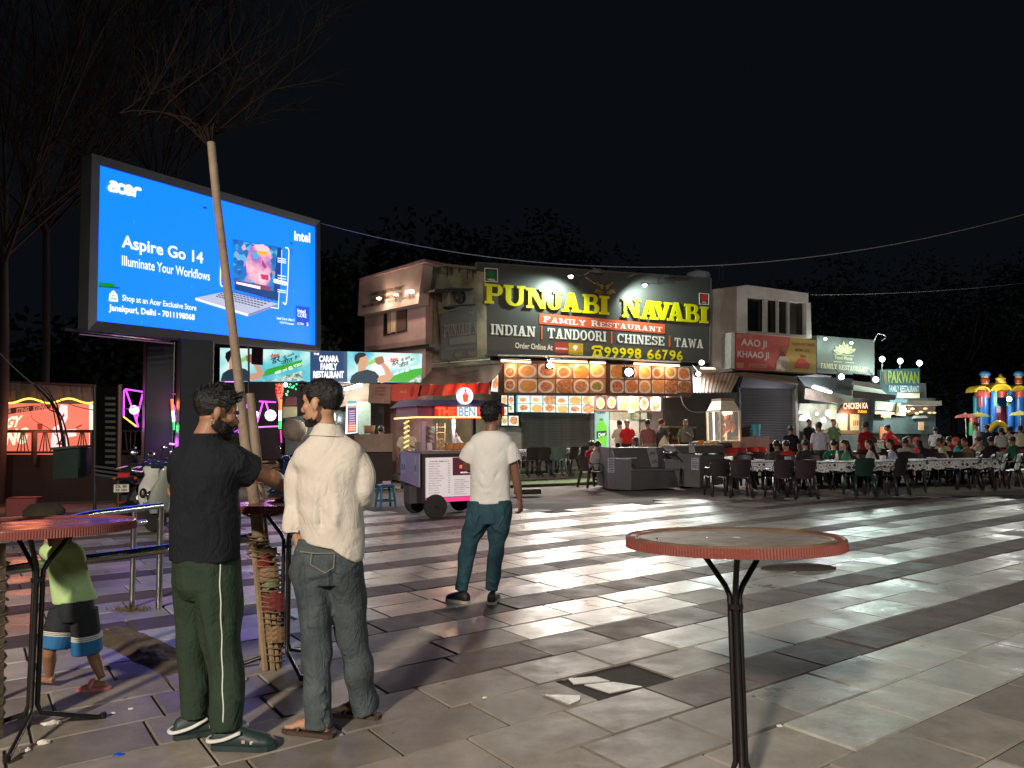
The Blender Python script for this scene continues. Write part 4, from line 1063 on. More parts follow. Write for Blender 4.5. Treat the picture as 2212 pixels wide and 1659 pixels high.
# ---- rolling shutters: slats built one by one
def shutter(x0,x1,yt,yb,cr,wall,off,n,label,m,guide):
 t=thing('roller_shutter',label,'shutter',down(wall.p(cr((x0+x1)/2,yb),off)))
 A,B=wall.p(cr(x0,yb),off),wall.p(cr(x1,yb),off);T=wall.p(cr(x0,yt),off)
 H=T.z-A.z;h=H/n
 proto=None
 w=(B-A);w.z=0
 for i in range(n):
  if proto is None:
   mb=MB();prof=[(0,0),(.018,h*.18),(.030,h*.5),(.018,h*.82),(0,h*.96)]
   a=A.copy()
   for k in range(4):
    (o0,z0),(o1,z1)=prof[k],prof[k+1]
    mb.poly([a+wall.n*o0+V(0,0,z0),a+w+wall.n*o0+V(0,0,z0),a+w+wall.n*o1+V(0,0,z1),a+wall.n*o1+V(0,0,z1)])
   proto=mb.build('slat',m,t,fix=False)
  else:
   o=proto.copy();C.objects.link(o);o.parent=t;o.location=(0,0,h*i);WMX[o.name]=wm(t)
 for p in(A,A+w):MB().box((p.x,p.y,(A.z+T.z)/2),(.08,.10,H),rot=wall.ang).build('guide_rail',guide,t)
 MB().prism([A-wall.n*.03,A+w-wall.n*.03,A+w-wall.n*.03+V(0,0,H),A-wall.n*.03+V(0,0,H)],-wall.n*.02).build('backing',dark_metal,t)
 return t
shut_m=mat('shutter_steel',(.26,.27,.26),.42,.55,var=.35,scale=3,rvar=.1)
shutter(298,1088,716,1170,cSHOP,FW,-1.2,24,'grey roller shutter pulled down behind the left tables',shut_m,paint(120,110,95))
# tiled wall piece left of the shutter, pillar right of it
MB().prism([down(FW.p(cSHOP(40,900),-1.15)),down(FW.p(cSHOP(292,900),-1.15)),FW.p(cSHOP(292,868),-1.15),FW.p(cSHOP(40,868),-1.15)],-fn*.1).build('tiled_wall',mat('pale_wall_tiles',(.5,.49,.45),.3,var=.2,scale=2),rest)
MB().box(down(FW.p(cSHOP(1108,900),-1.15))+V(0,0,1.6),(.2,.3,3.2),rot=fan).build('pillar',mat('pillar_paint',(.4,.38,.34),.6),rest)
# doorway interior with back wall, lit
ia,ib=FW.p(cSHOP(1140,1000),-1.0),FW.p(cSHOP(1935,1000),-1.0)
lamp_int=thing('kitchen_light','ceiling light inside the open counter of the restaurant','ceiling light',FW.p(cSHOP(1600,700),-1.2))
pI=FW.p(cSHOP(1560,690),-.6);MB().lathe(pI,[(.12,0),(.12,.04)],12).build('lamp_face',glow(255,245,225,5),lamp_int)
lamp(lamp_int,'POINT',pI-V(0,0,.12),60,(1,.92,.78),.1)
flat(rest,FW,[cSHOP(1310,1100),cSHOP(1650,1100),cSHOP(1650,690),cSHOP(1310,690)],mat('kitchen_wall',(.55,.52,.45),.5,var=.3,scale=2),-1.7,'kitchen_wall',th=.05)
flat(rest,FW,[cSHOP(1310,785),cSHOP(1720,785),cSHOP(1720,690),cSHOP(1310,690)],mat('utensil_shelf',(.28,.26,.18),.5,var=.8,scale=9,col2=(.06,.055,.03)),-1.6,'shelf_wall',th=.05)
for i,(x,c)in enumerate(((1590,(170,165,140)),(1680,(190,195,185)),(1560,(90,110,70)))):
 flat(rest,FW,[cSHOP(x,775),cSHOP(x+60,775),cSHOP(x+60,700),cSHOP(x,700)],paint(*c),-1.55,'wall_box',th=.1)
 # drinks fridge with a green bottle poster
fr=thing('drinks_fridge','tall glowing fridge with a green bottle poster beside the shutter','fridge',down(FW.p(cSHOP(1215,1050),-.9))+V(0,0,.17))
A,B=down(FW.p(cSHOP(1134,1100),-.9)),down(FW.p(cSHOP(1304,1100),-.9));Tz=FW.p(cSHOP(1134,684),-.9).z
MB().prism([A+V(0,0,.17),B+V(0,0,.17),B+V(0,0,Tz),A+V(0,0,Tz)],-fn*.5).build('cabinet',paint(150,170,175),fr)
FRW=lambda pts,m,o_,n_='poster':flat(fr,FW,[cSHOP(*p)for p in pts],m,-.9+o_,n_)
FRW([(1140,1120),(1300,1120),(1300,690),(1140,690)],glow(150,190,185,.8),.01)
FRW([(1158,1080),(1275,1080),(1278,860),(1250,815),(1235,790),(1192,790),(1178,815),(1160,860)],glow(110,200,60,.9),.02,'bottle_print')
FRW([(1192,790),(1235,790),(1232,765),(1194,765)],glow(60,140,40,.8),.025,'bottle_print')
FRW([(1158,1000),(1275,960),(1275,905),(1158,915)],glow(20,90,40,.8),.03,'bottle_print')
letter(fr,FW,'Dew',cSHOP(1180,985),cSHOP(1262,962),cSHOP(1180,935),glow(235,235,225,.9),-.86,.03)
letter(fr,FW,'DEW',cSHOP(1170,712),cSHOP(1262,712),cSHOP(1170,690),paint(20,40,30),-.86,.04)
# ceiling spots under the canopy on the right
for i,(x,y)in enumerate(((1965,505),(1680,498),(1240,502),(1545,508))):
 p=FW.p(cSHOP(x,y),.5)
 s=thing('downlight',['rightmost round downlight under the photo canopy','downlight above the red lobster poster','downlight above the first dark dish poster','downlight above the middle dish posters'][i],'downlight',p)
 MB().lathe(p,[(.10 if i==0 else .07,0),(.11 if i==0 else .08,.04)],12).build('lamp_face',glow(255,240,220,5),s)
 lamp(s,'POINT',p-V(0,0,.12),22 if i==0 else 9,(1,.86,.68),.06)
 # dark bay right of the photographs: counter with sign, brown tin awning
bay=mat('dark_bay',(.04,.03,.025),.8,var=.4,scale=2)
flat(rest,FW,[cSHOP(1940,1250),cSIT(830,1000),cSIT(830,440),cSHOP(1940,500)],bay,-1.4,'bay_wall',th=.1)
tin=mat('brown_tin_sheet',(.30,.175,.12),.6,var=.35,scale=2,bump=.2)
aw=thing('tin_awning','brown corrugated awning sheet right of the dish photographs','awning',FW.p(cSIT(520,450),.6))
n=22;mb=MB()
pT=[(310,230),(840,225)];pB=[(322,446),(726,444)]
for i in range(n):
 def q(t,k):
  o=.03*math.cos(t*n*math.pi)
  if k:return FW.p(cSIT(lin(pT[0][0],pT[1][0],t),lin(pT[0][1],pT[1][1],t)),.35+o)
  return FW.p(cSIT(lin(pB[0][0],pB[1][0],t),lin(pB[0][1],pB[1][1],t)+5*math.cos(t*n*math.pi)),1.5+o)
 t0,tm,t1=i/n,(i+.5)/n,(i+1)/n
 mb.poly([q(t0,0),q(tm,0),q(tm,1),q(t0,1)]);mb.poly([q(tm,0),q(t1,0),q(t1,1),q(tm,1)])
mb.build('sheet',tin,aw,smooth=True,fix=False)
MB().tube([FW.p(cSIT(322,446),1.48),FW.p(cSIT(726,444),1.48)],.02,5).build('rail',dark_metal,aw)
MB().tube([FW.p(cSIT(180,470),.9),FW.p(cSIT(215,575),.9),FW.p(cSIT(300,650),.9),FW.p(cSIT(480,655),.9)],.012,5,k=4).build('hanging_cable',paint(140,140,150))
tag(bpy.data.objects['hanging_cable'],'slack pale cable hanging from the canopy to the glass kiosk','cable')
# ---- red tarpaulin awning left of the canopy
ra=thing('red_awning','sagging red tarpaulin awning above the food cart','awning',FW.p((1000,860),2.5))
def surf(mb,fnc,nu,nv):
 b=len(mb.v)
 for j in range(nv+1):
  for i in range(nu+1):mb.v.append(fnc(i/nu,j/nv))
 for j in range(nv):
  for i in range(nu):a=b+j*(nu+1)+i;mb.f.append((a,a+1,a+nu+2,a+nu+1))
 return mb
 # top sheet: picture corners at different distances
tarp=mat('tarpaulin_khaki',(.16,.125,.085),.75,var=.3,scale=2,bump=.3,bscale=10)
tarp_red=mat('tarpaulin_red',(.42,.035,.02),.6,var=.35,scale=2,bump=.3,bscale=10)
A_,B_,C_,D_=at(*cPINK(640,1500),21.3),at(*cPINK(1500,1470),22.8),at(*cPINK(1650,1262),25.2),at(*cPINK(880,1320),23.6)
surf(MB(),lambda a,b:A_.lerp(B_,a).lerp(D_.lerp(C_,a),b)+V(0,0,-.10*math.sin(math.pi*b)+.035*math.sin(a*9+b*2)*math.sin(math.pi*b)+.006*math.sin(a*31+b*7)),40,12).build('top_sheet',mat('tarpaulin_maroon',(.17,.06,.05),.7,var=.5,scale=.9,bump=.3,col2=(.13,.10,.07)),ra,smooth=True,fix=False)
E_,F_=at(*cPINK(640,1620),21.3),at(*cPINK(1505,1590),22.8)
surf(MB(),lambda a,b:A_.lerp(B_,a).lerp(E_.lerp(F_,a),b)+V(.02*math.sin(a*40),-.05*math.sin(a*33+b*2),-.02*math.sin(a*20)),60,5).build('valance',tarp_red,ra,smooth=True,fix=False)
MB().tube([at(*cPINK(870,1320),23.6),at(*cPINK(1660,1250),25.2)],.03,6).build('rail',steel,ra)
lamp(ra,'POINT',at(*cPINK(1300,1560),22.6)+V(0,-.6,-.1),14,(1,.25,.12),.1)
# ================================================================= AAO JI building: white room on the roof
wr=thing('white_rooftop_room','grimy white rooftop room with sliding windows above the red and yellow sign','building',F(13,-1.5))
wht=mat('grimy_white_plaster',(.62,.57,.53),.8,var=.3,scale=1.2,bump=.15,col2=(.42,.37,.33),detail=8)
AW=Wall(*FW.p(cAAO(360,900),0).xy,20)
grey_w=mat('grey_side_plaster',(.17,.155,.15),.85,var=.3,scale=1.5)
# left side block (grey) and front (white) with openings
slabwall([cAAO(118,960),cAAO(372,985),cAAO(455,222),cAAO(138,262)],AW,-.35,1.2,'side_block',wht,wr)
slabwall([cAAO(365,650),cAAO(460,652),cAAO(458,222),cAAO(366,240)],AW,-.05,.4,'corner_pier',wht,wr)
slabwall([cAAO(460,330),cAAO(1002,385),cAAO(1002,296),cAAO(455,222)],AW,-.05,.5,'fascia',wht,wr)
slabwall([cAAO(985,690),cAAO(1032,700),cAAO(1022,380),cAAO(985,380)],AW,-.05,.5,'corner_pier',wht,wr)
slabwall([cAAO(460,650),cAAO(985,690),cAAO(985,672),cAAO(460,632)],AW,.0,.4,'sill',mat('warm_sill',(.42,.30,.25),.7,var=.3,scale=2),wr)
for x0,x1,y0,y1,m in((460,612,632,640,glass_dark),(640,726,642,650,paint(44,38,36,.2)),(736,824,650,658,paint(50,44,42,.2)),(838,984,660,672,paint(56,50,44,.3))):
 flat(wr,AW,[cAAO(x0,y0),cAAO(x1,y1),cAAO(x1,330+(x1-460)*.1),cAAO(x0,330+(x0-460)*.1)],m,-.30,'pane')
for x in(612,728,822):
 slabwall([cAAO(x,632+(x-460)*.08),cAAO(x+(26 if x<700 else 12),634+(x-460)*.08),cAAO(x+(26 if x<700 else 12),330+(x-460)*.1),cAAO(x,330+(x-460)*.1)],AW,-.1,.15,'window_frame',mat('window_frame_paint',(.45,.38,.34),.6),wr)
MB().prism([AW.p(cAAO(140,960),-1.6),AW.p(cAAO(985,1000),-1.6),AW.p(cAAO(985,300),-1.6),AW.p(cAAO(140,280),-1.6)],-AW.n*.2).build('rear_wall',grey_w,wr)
aj=thing('red_yellow_sign','red and yellow sign with a small cook in white below the rooftop room','sign',AW.p(cAAO(700,990),.5))
slabwall([cAAO(345,985),cAAO(1078,1016),cAAO(1080,712),cAAO(348,648)],AW,.5,.15,'board',dark_metal,aj)
slabwall([cAAO(310,965),cAAO(344,970),cAAO(347,648),cAAO(314,645)],AW,.5,.6,'side_return',paint(190,190,185),aj)
redp=mat('red_print',(.36,.035,.03),.5,var=.5,scale=.8,col2=(.45,.13,.08));yelp=mat('yellow_print',(.42,.29,.05),.5,var=.2,scale=1)
flat(aj,AW,[cAAO(350,978),cAAO(690,990),cAAO(760,940),cAAO(800,860),cAAO(835,760),cAAO(840,690),cAAO(352,650)],redp,.51,'red_field')
flat(aj,AW,[cAAO(690,990),cAAO(1072,1012),cAAO(1074,716),cAAO(840,690),cAAO(835,760),cAAO(800,860),cAAO(760,940)],yelp,.515,'yellow_field')
lw=paint(205,190,180)
letter(aj,AW,'AAO JI',cAAO(400,780),cAAO(632,800),cAAO(402,698),lw,.525,.03)
letter(aj,AW,'KHAAO JI',cAAO(368,884),cAAO(648,898),cAAO(372,806),lw,.525,.03)
flat(aj,AW,[cAAO(472,956),cAAO(634,966),cAAO(634,930),cAAO(472,920)],paint(200,120,100),.525,'stripe');letter(aj,AW,'ORDER ONLINE',cAAO(485,950),cAAO(622,958),cAAO(485,934),redp,.53,.0)
flat(aj,AW,[cAAO(362,960),cAAO(424,964),cAAO(424,918),cAAO(362,912)],paint(196,130,90),.525,'sticker')
flat(aj,AW,[cAAO(364,696),cAAO(410,700),cAAO(410,668),cAAO(364,662)],paint(170,110,100),.525,'sticker')
for s,x0,x1,yb,yt in(('TANDOORI CHINESE',850,1062,762,735),('MOMO ROLL',888,1022,815,788),('TAWA',926,984,868,842)):
 letter(aj,AW,s,cAAO(x0,yb),cAAO(x1,yb+10),cAAO(x0,yt),paint(130,75,40),.525,.02)
flat(aj,AW,[cAAO(*p)for p in((880,965),(1010,972),(1016,930),(960,880),(915,880),(880,925))],paint(190,75,60),.525,'dish_print')
for pts,c in(([(712,980),(826,985),(832,895),(800,860),(752,858),(722,900)],(175,160,140)),(ellipse_pts((775,838),20,24,12),(110,65,45)),([(755,820),(798,820),(800,790),(776,772),(756,788)],(150,110,70)),([(752,850),(797,850),(790,868),(762,870)],(50,30,25))):
 flat(aj,AW,[cAAO(*p)for p in pts],paint(*c),.53+.001*len(pts),'cook_print')
MB().prism([AW.p(cAAO(345,1010),1.3),AW.p(cAAO(915,1100),1.6),AW.p(cAAO(900,1040),.7),AW.p(cAAO(430,1000),.7)],(0,0,-.08)).build('canopy_edge',mat('rusty_eave',(.14,.085,.045),.7,var=.4,scale=3),wr)
# dark shutter below, with teal bucket
shut_d=mat('dark_shutter',(.052,.05,.048),.5,.3,var=.3,scale=3)
shutter(835,1425,385,1010,cSIT,FW,.2,34,'tall dark roller shutter right of the glass kiosk',shut_d,dark_metal)
MB().prism([FW.p(cSIT(830,390),.4),FW.p(cSIT(1440,400),.4),FW.p(cSIT(1440,320),.4),FW.p(cSIT(870,250),.4)],-fn*.2).build('shutter_box',dark_metal,wr)
MB().box(down(FW.p(cSIT(1440,900),.3))+V(0,0,1.7),(.14,.2,3.4),rot=fan).build('post',mat('post_grey',(.2,.2,.18),.6),wr)
bu=FW.p(cSIT(1008,915),.5)
MB().lathe(bu,[(.14,0),(.17,.42),(.18,.43),(.18,.45)],16).build('bucket',mat('teal_plastic',(.03,.22,.26),.4),None,smooth=40)
tag(bpy.data.objects['bucket'],'teal plastic bucket hanging against the tall dark shutter','bucket')
MB().prism([down(FW.p(cSIT(835,1120),1.0)),down(FW.p(cSIT(1150,1120),1.0)),FW.p(cSIT(1150,930),1.0),FW.p(cSIT(835,930),1.0)],-fn*.5).build('counter',mat('terracotta_tiles',(.27,.13,.09),.5,var=.4,scale=4),None)
tag(bpy.data.objects['counter'],'low terracotta tiled counter against the tall dark shutter','counter')
# ================================================================= grey sign with leafy emblem
fmn=thing('grey_restaurant_sign','grey lit sign with a leafy emblem and cream letters','sign',FW.p(cAAO(1330,1000),0))
slabwall([cAAO(1080,965),cAAO(1592,1030),cAAO(1592,715),cAAO(1078,672)],FW,.0,.25,'board',mat('grey_green_board',(.14,.16,.145),.5,var=.1,scale=1),fmn)
flat(fmn,FW,[cAAO(1080,1010),cAAO(1400,1022),cAAO(1400,1000),cAAO(1080,962)],mat('dark_strip',(.03,.05,.04),.5),.01,'lower_strip')
cream=mat('cream_letter',(.66,.66,.38),.5)
letter(fmn,FW,'FAMILY RESTAURANT',cAAO(1112,962),cAAO(1530,1000),cAAO(1112,918),cream,.05,0,'slab',gap=.09)
letter(fmn,FW,'Food Mania',cAAO(1240,884),cAAO(1396,898),cAAO(1240,848),cream,.05,.02)
for a,L_ in((90,130),(68,105),(112,105),(45,105),(135,105),(22,118),(158,100)):
 cx,cy=1318,835
 q=lambda r,d:(cx+r*math.cos(math.radians(a))-d*math.sin(math.radians(a)),cy-r*.85*math.sin(math.radians(a))-d*math.cos(math.radians(a)))
 stroke(fmn,FW,[q(12,0),q(L_*.5,13),q(L_*.95,2),q(L_*.5,-13),q(12,0)],.022,cream,cAAO,.04,'emblem')
 stroke(fmn,FW,[q(20,0),q(L_*.8,0)],.012,cream,cAAO,.04,'emblem',k=1)
for a,b_ in(((1228,838),(1408,856)),((1228,905),(1300,910)),((1335,912),(1410,918))):stroke(fmn,FW,[a,b_],.015,cream,cAAO,.04,'emblem',k=1)
for i,(x,y)in enumerate(((1152,704),(1385,740))):
 L=FW.p(cAAO(x,y),.45)
 f=thing('sign_lamp',['left','right'][i]+' small lamp at the top of the grey leafy emblem sign','floodlight',L)
 MB().ell(L,(.07,.07,.06),n=8).build('lamp_face',glow(205,255,235,6),f);MB().tube([L,FW.p(cAAO(x,y-25),.0)],.012,5).build('arm',steel,f)
 lamp(f,'POINT',L+fn*.12-V(0,0,.1),11,(.72,1,.88),.06)
b_=FW.p(cAAO(1585,735),.1);MB().tube([b_,b_+V(.1,-.2,.35),b_+V(.35,-.4,.2),b_+V(.2,-.3,.05)],.02,5,k=2).build('lamp_bracket',steel,fmn)
# body behind: dark building mass and canopies
MB().prism([F(15.5,-1.0,.17),F(22.5,-1.0,.17),F(22.5,-1.0,3.6),F(15.5,-1.0,3.6)],-fn*4).build('shop_block',mat('shop_block_plaster',(.12,.13,.12),.8,var=.4,scale=1.5),fmn)
rex=thing('stall_roofs','patched tin and tarpaulin roofs under the grey leafy emblem sign','stall roof',FW.p(cFM(900,700),1.5))
tinw=mat('pale_tin',(.33,.33,.28),.6,var=.5,scale=2,col2=(.13,.13,.12));dgr=mat('dark_tarpaulin',(.05,.065,.062),.7,var=.3,scale=2)
slabwall([cFM(90,380),cFM(880,400),cFM(930,370),cFM(560,330)],FW,1.4,.05,'sheet',tinw,rex)
slabwall([cFM(300,600),cFM(1400,840),cFM(1400,430),cFM(120,360)],FW,1.2,.06,'sheet',dgr,rex)
slabwall([cFM(290,900),cFM(1060,1000),cFM(1280,950),cFM(880,780),cFM(310,640)],FW,1.0,.06,'sheet',mat('crumpled_cloth',(.28,.23,.17),.8,var=.6,scale=3,bump=.8,bscale=8),rex)
slabwall([cFM(1400,560),cFM(2110,690),cFM(2010,560),cFM(1420,470)],FW,1.6,.05,'sheet',tinw,rex)
A_,B_,C_,D_=FW.p(cRIGHT(222,505),2.2),FW.p(cRIGHT(700,570),2.2),FW.p(cRIGHT(520,470),.6),FW.p(cRIGHT(240,440),.6)
surf(MB(),lambda a,b:A_.lerp(B_,a).lerp(D_.lerp(C_,a),b)+V(0,0,-.12*math.sin(math.pi*b)),12,6).build('white_awning',mat('white_awning_cloth',(.6,.6,.52),.7,var=.2),rex,smooth=True,fix=False)
slabwall([cRIGHT(225,590),cRIGHT(690,612),cRIGHT(700,560),cRIGHT(225,505)],FW,2.2,.04,'valance',mat('brown_valance',(.10,.085,.07),.8,var=.3,scale=3),rex)
slabwall([cRIGHT(820,668),cRIGHT(1198,672),cRIGHT(1198,622),cRIGHT(820,616)],FW,1.4,.3,'far_eave',mat('pale_eave',(.42,.38,.30),.7,var=.3,scale=3),rex)
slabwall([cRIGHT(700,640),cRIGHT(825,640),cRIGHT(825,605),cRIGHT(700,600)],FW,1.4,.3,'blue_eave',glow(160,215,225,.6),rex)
lt=FW.p(cFM(480,620),1.9);rt=FW.p(cFM(900,745),1.9)
tl=thing('tube_light','bright violet white tube slanting under the dark tarpaulin roof','tube light',(lt+rt)/2)
MB().tube([lt,rt],.055,8).build('tube',glow(235,225,255,4),tl);MB().tube([lt+V(0,0,.08),rt+V(0,0,.08)],.04,6).build('fitting',steel,tl)
lamp(tl,'POINT',(lt+rt)/2-V(0,.1,.15),110,(.9,.88,1),.2)
for i,(pp,pw,off)in enumerate(((cFM(1140,385),230,2.2),(cFM(1930,450),160,2.4))):
 plaza_lamp(pp,FW,off,['greenish white floodlight below the grey leafy emblem sign','white floodlight above the white cloth awning'][i],pw,(7,8,0),(.78,1,.90),.13)
 # interior glimpses
inn=thing('open_kitchen','bright open kitchen stall between the dark post and the glass fronted counter','stall',down(FW.p(cFM(500,1500),0))+V(0,0,.17))
flat(inn,FW,[cFM(100,1600),cFM(1060,1600),cFM(1060,1020),cFM(180,1000)],mat('stall_back',(.35,.32,.28),.6,var=.6,scale=2.5,col2=(.14,.14,.12)),-.5,'back_wall',th=.1)
flat(inn,FW,[cFM(880,1350),cFM(1030,1350),cFM(1030,1040),cFM(880,1030)],paint(150,150,125),-.2,'pillar',th=.1)
flat(inn,FW,[cFM(130,1640),cFM(470,1640),cFM(470,1400),cFM(130,1400)],paint(40,34,28),-.1,'counter',th=.4)
flat(inn,FW,[cFM(140,1400),cFM(440,1400),cFM(390,1260),cFM(300,1240),cFM(180,1280)],mat('cooking_hood',(.42,.34,.31),.5,var=.4,scale=2),-.15,'hood',th=.3)
for x,y,s,pw in((840,1225,.13,40),(570,1240,.06,10),(720,1380,.11,26)):
 p=FW.p(cFM(x,y),.1);MB().ell(p,(s,.06,s),n=10).build('lamp_face',glow(245,255,250,5),inn);lamp(inn,'POINT',p+fn*.25,pw,(.9,1,.95),.1)
gc=thing('glass_food_counter','glass fronted food display with a red and yellow lit sign on top','food display',down(FW.p(cFM(1350,1650),.6))+V(0,0,.17))
for x0,x1,yb in((1070,1310,1659),(1340,1590,1659)):
 flat(gc,FW,[cFM(x0,1620),cFM(x1,1620),cFM(x1,1240),cFM(x0,1240)],glow(205,190,150,.55,var=.4,scale=3),.55,'display_glass')
for x in(1060,1320,1590):slabwall([cFM(x-12,1659),cFM(x+12,1659),cFM(x+12,1230),cFM(x-12,1230)],FW,.62,.1,'post',paint(60,50,40),gc)
slabwall([cFM(1050,1700),cFM(1620,1720),cFM(1620,1620),cFM(1050,1615)],FW,.7,.8,'counter',paint(110,90,70),gc)
for i in range(4):
 x=1400+i*45;p=FW.p(cFM(x,1450),.5);MB().ell(p,(.07,.07,.22),n=7).build('hanging_food',mat('roast_meat',(.30,.10,.035),.5,var=.5,scale=20),gc,smooth=True)
slabwall([cFM(1060,1230),cFM(1560,1250),cFM(1780,1270),cFM(1760,960),cFM(1180,1010)],FW,.72,.1,'sign_panel',paint(70,25,15),gc)
letter(gc,FW,'CHICKEN KA',cFM(1185,1135),cFM(1750,1120),cFM(1185,990),emi('lit_letters',(1,.62,.40),1.6),.75,.03)
letter(gc,FW,'DUKAN',cFM(1520,1215),cFM(1720,1225),cFM(1520,1150),emi('lit_letters',(1,.5,.02),1.6),.75,.03)
lamp(gc,'POINT',FW.p(cFM(1400,1300),1.0),40,(1,.8,.5),.1)
# ================================================================= PAKWAN sign and far stalls
PW=Wall(*FW.p(cRIGHT(780,500),0).xy,16)
pk=thing('blue_restaurant_sign','blue sign with yellow green letters under three lamps','sign',PW.p(cRIGHT(780,590),0))
slabwall([cRIGHT(520,590),cRIGHT(960,590),cRIGHT(962,265),cRIGHT(525,280)],PW,0,.15,'board',mat('navy_teal_board',(.022,.07,.085),.5,var=.2,scale=1),pk)
letter(pk,PW,'PAKWAN',cRIGHT(612,425),cRIGHT(950,432),cRIGHT(612,290),mat('yellow_green_letter',(.20,.24,.04),.5),.03,.03)
letter(pk,PW,'FAMILY RESTAURANT',cRIGHT(622,522),cRIGHT(950,527),cRIGHT(622,450),mat('grey_blue_letter',(.30,.36,.38),.5),.03,.03)
flat(pk,PW,[cRIGHT(710,588),cRIGHT(958,590),cRIGHT(958,538),cRIGHT(710,530)],mat('cream_strip',(.38,.34,.22),.5),.02,'lower_strip')
flat(pk,PW,[cRIGHT(575,440),cRIGHT(605,440),cRIGHT(600,340),cRIGHT(585,290),cRIGHT(560,290),cRIGHT(560,350)],paint(90,85,55),.02,'figure_print')
for i,(x,y)in enumerate(((548,165),(745,185),(955,208))):
 L=PW.p(cRIGHT(x,y),1.3);yb=(300,262,262)[i]
 f=thing('sign_lamp',['left','middle','right'][i]+' of the three round lamps over the blue sign','floodlight',L)
 MB().ell(L,(.12,.08,.12),n=12).build('lamp_face',glow(230,240,245,5),f,smooth=True)
 MB().lathe(L+V(.05,.06,0),[(.15,-.05),(.15,.0)],14,M3).build('housing',paint(170,60,150),f)
 MB().tube([L,PW.p(cRIGHT(x,y),.3),PW.p(cRIGHT(x-8,yb+(150 if i==0 else 0)),.1)],.03,5).build('pole',steel,f)
 lamp(f,'POINT',L+V(0,.35,-.25),22,(.75,1,.88),.12)
fs_=thing('far_food_stall','far row of small stalls with banners under the blue sign','stall',down(PW.p(cRIGHT(800,900),-.2))+V(0,0,.17))
slabwall([cRIGHT(440,980),cRIGHT(1130,980),cRIGHT(1130,590),cRIGHT(470,590)],PW,-.6,.2,'back_wall',mat('stall_dark_teal',(.05,.075,.075),.7,var=.5,scale=1.5),fs_)
for pts,c in(([(470,720),(690,730),(690,640),(475,620)],(120,120,100)),([(470,765),(690,770),(690,742),(470,735)],(205,150,110)),([(700,780),(805,782),(805,650),(710,650)],(180,175,140)),([(830,770),(1120,740),(1130,680),(830,680)],(90,60,40)),([(540,800),(640,800),(640,765),(540,765)],(200,160,70)),([(880,812),(1050,806),(1020,780),(900,782)],(150,150,145)),([(950,940),(1005,940),(1005,850),(950,850)],(190,150,110)),([(525,1040),(598,1040),(598,905),(525,905)],(190,110,70))):
 flat(fs_,PW,[cRIGHT(*p)for p in pts],paint(*c),-.3,'banner',th=.05)
letter(fs_,PW,'FOOD COURT',cRIGHT(495,712),cRIGHT(660,716),cRIGHT(495,690),paint(210,210,190),-.28,.02)
letter(fs_,PW,'CHAAP',cRIGHT(555,790),cRIGHT(625,790),cRIGHT(555,770),paint(220,200,120),-.28,.02)
for i in range(7):
 p=PW.p(cRIGHT(lin(835,1115,i/6),735-30*math.sin(i*2)),-.1);MB().ell(p,(.1,.05,.05),n=6).build('lantern',glow(230,200,140,.5),fs_)
p=PW.p(cRIGHT(775,715),.1);MB().ell(p,(.14,.06,.14),n=10).build('lamp_face',glow(240,255,250,6),fs_);lamp(fs_,'POINT',p+PW.n*.3,120,(.85,1,.93),.12)
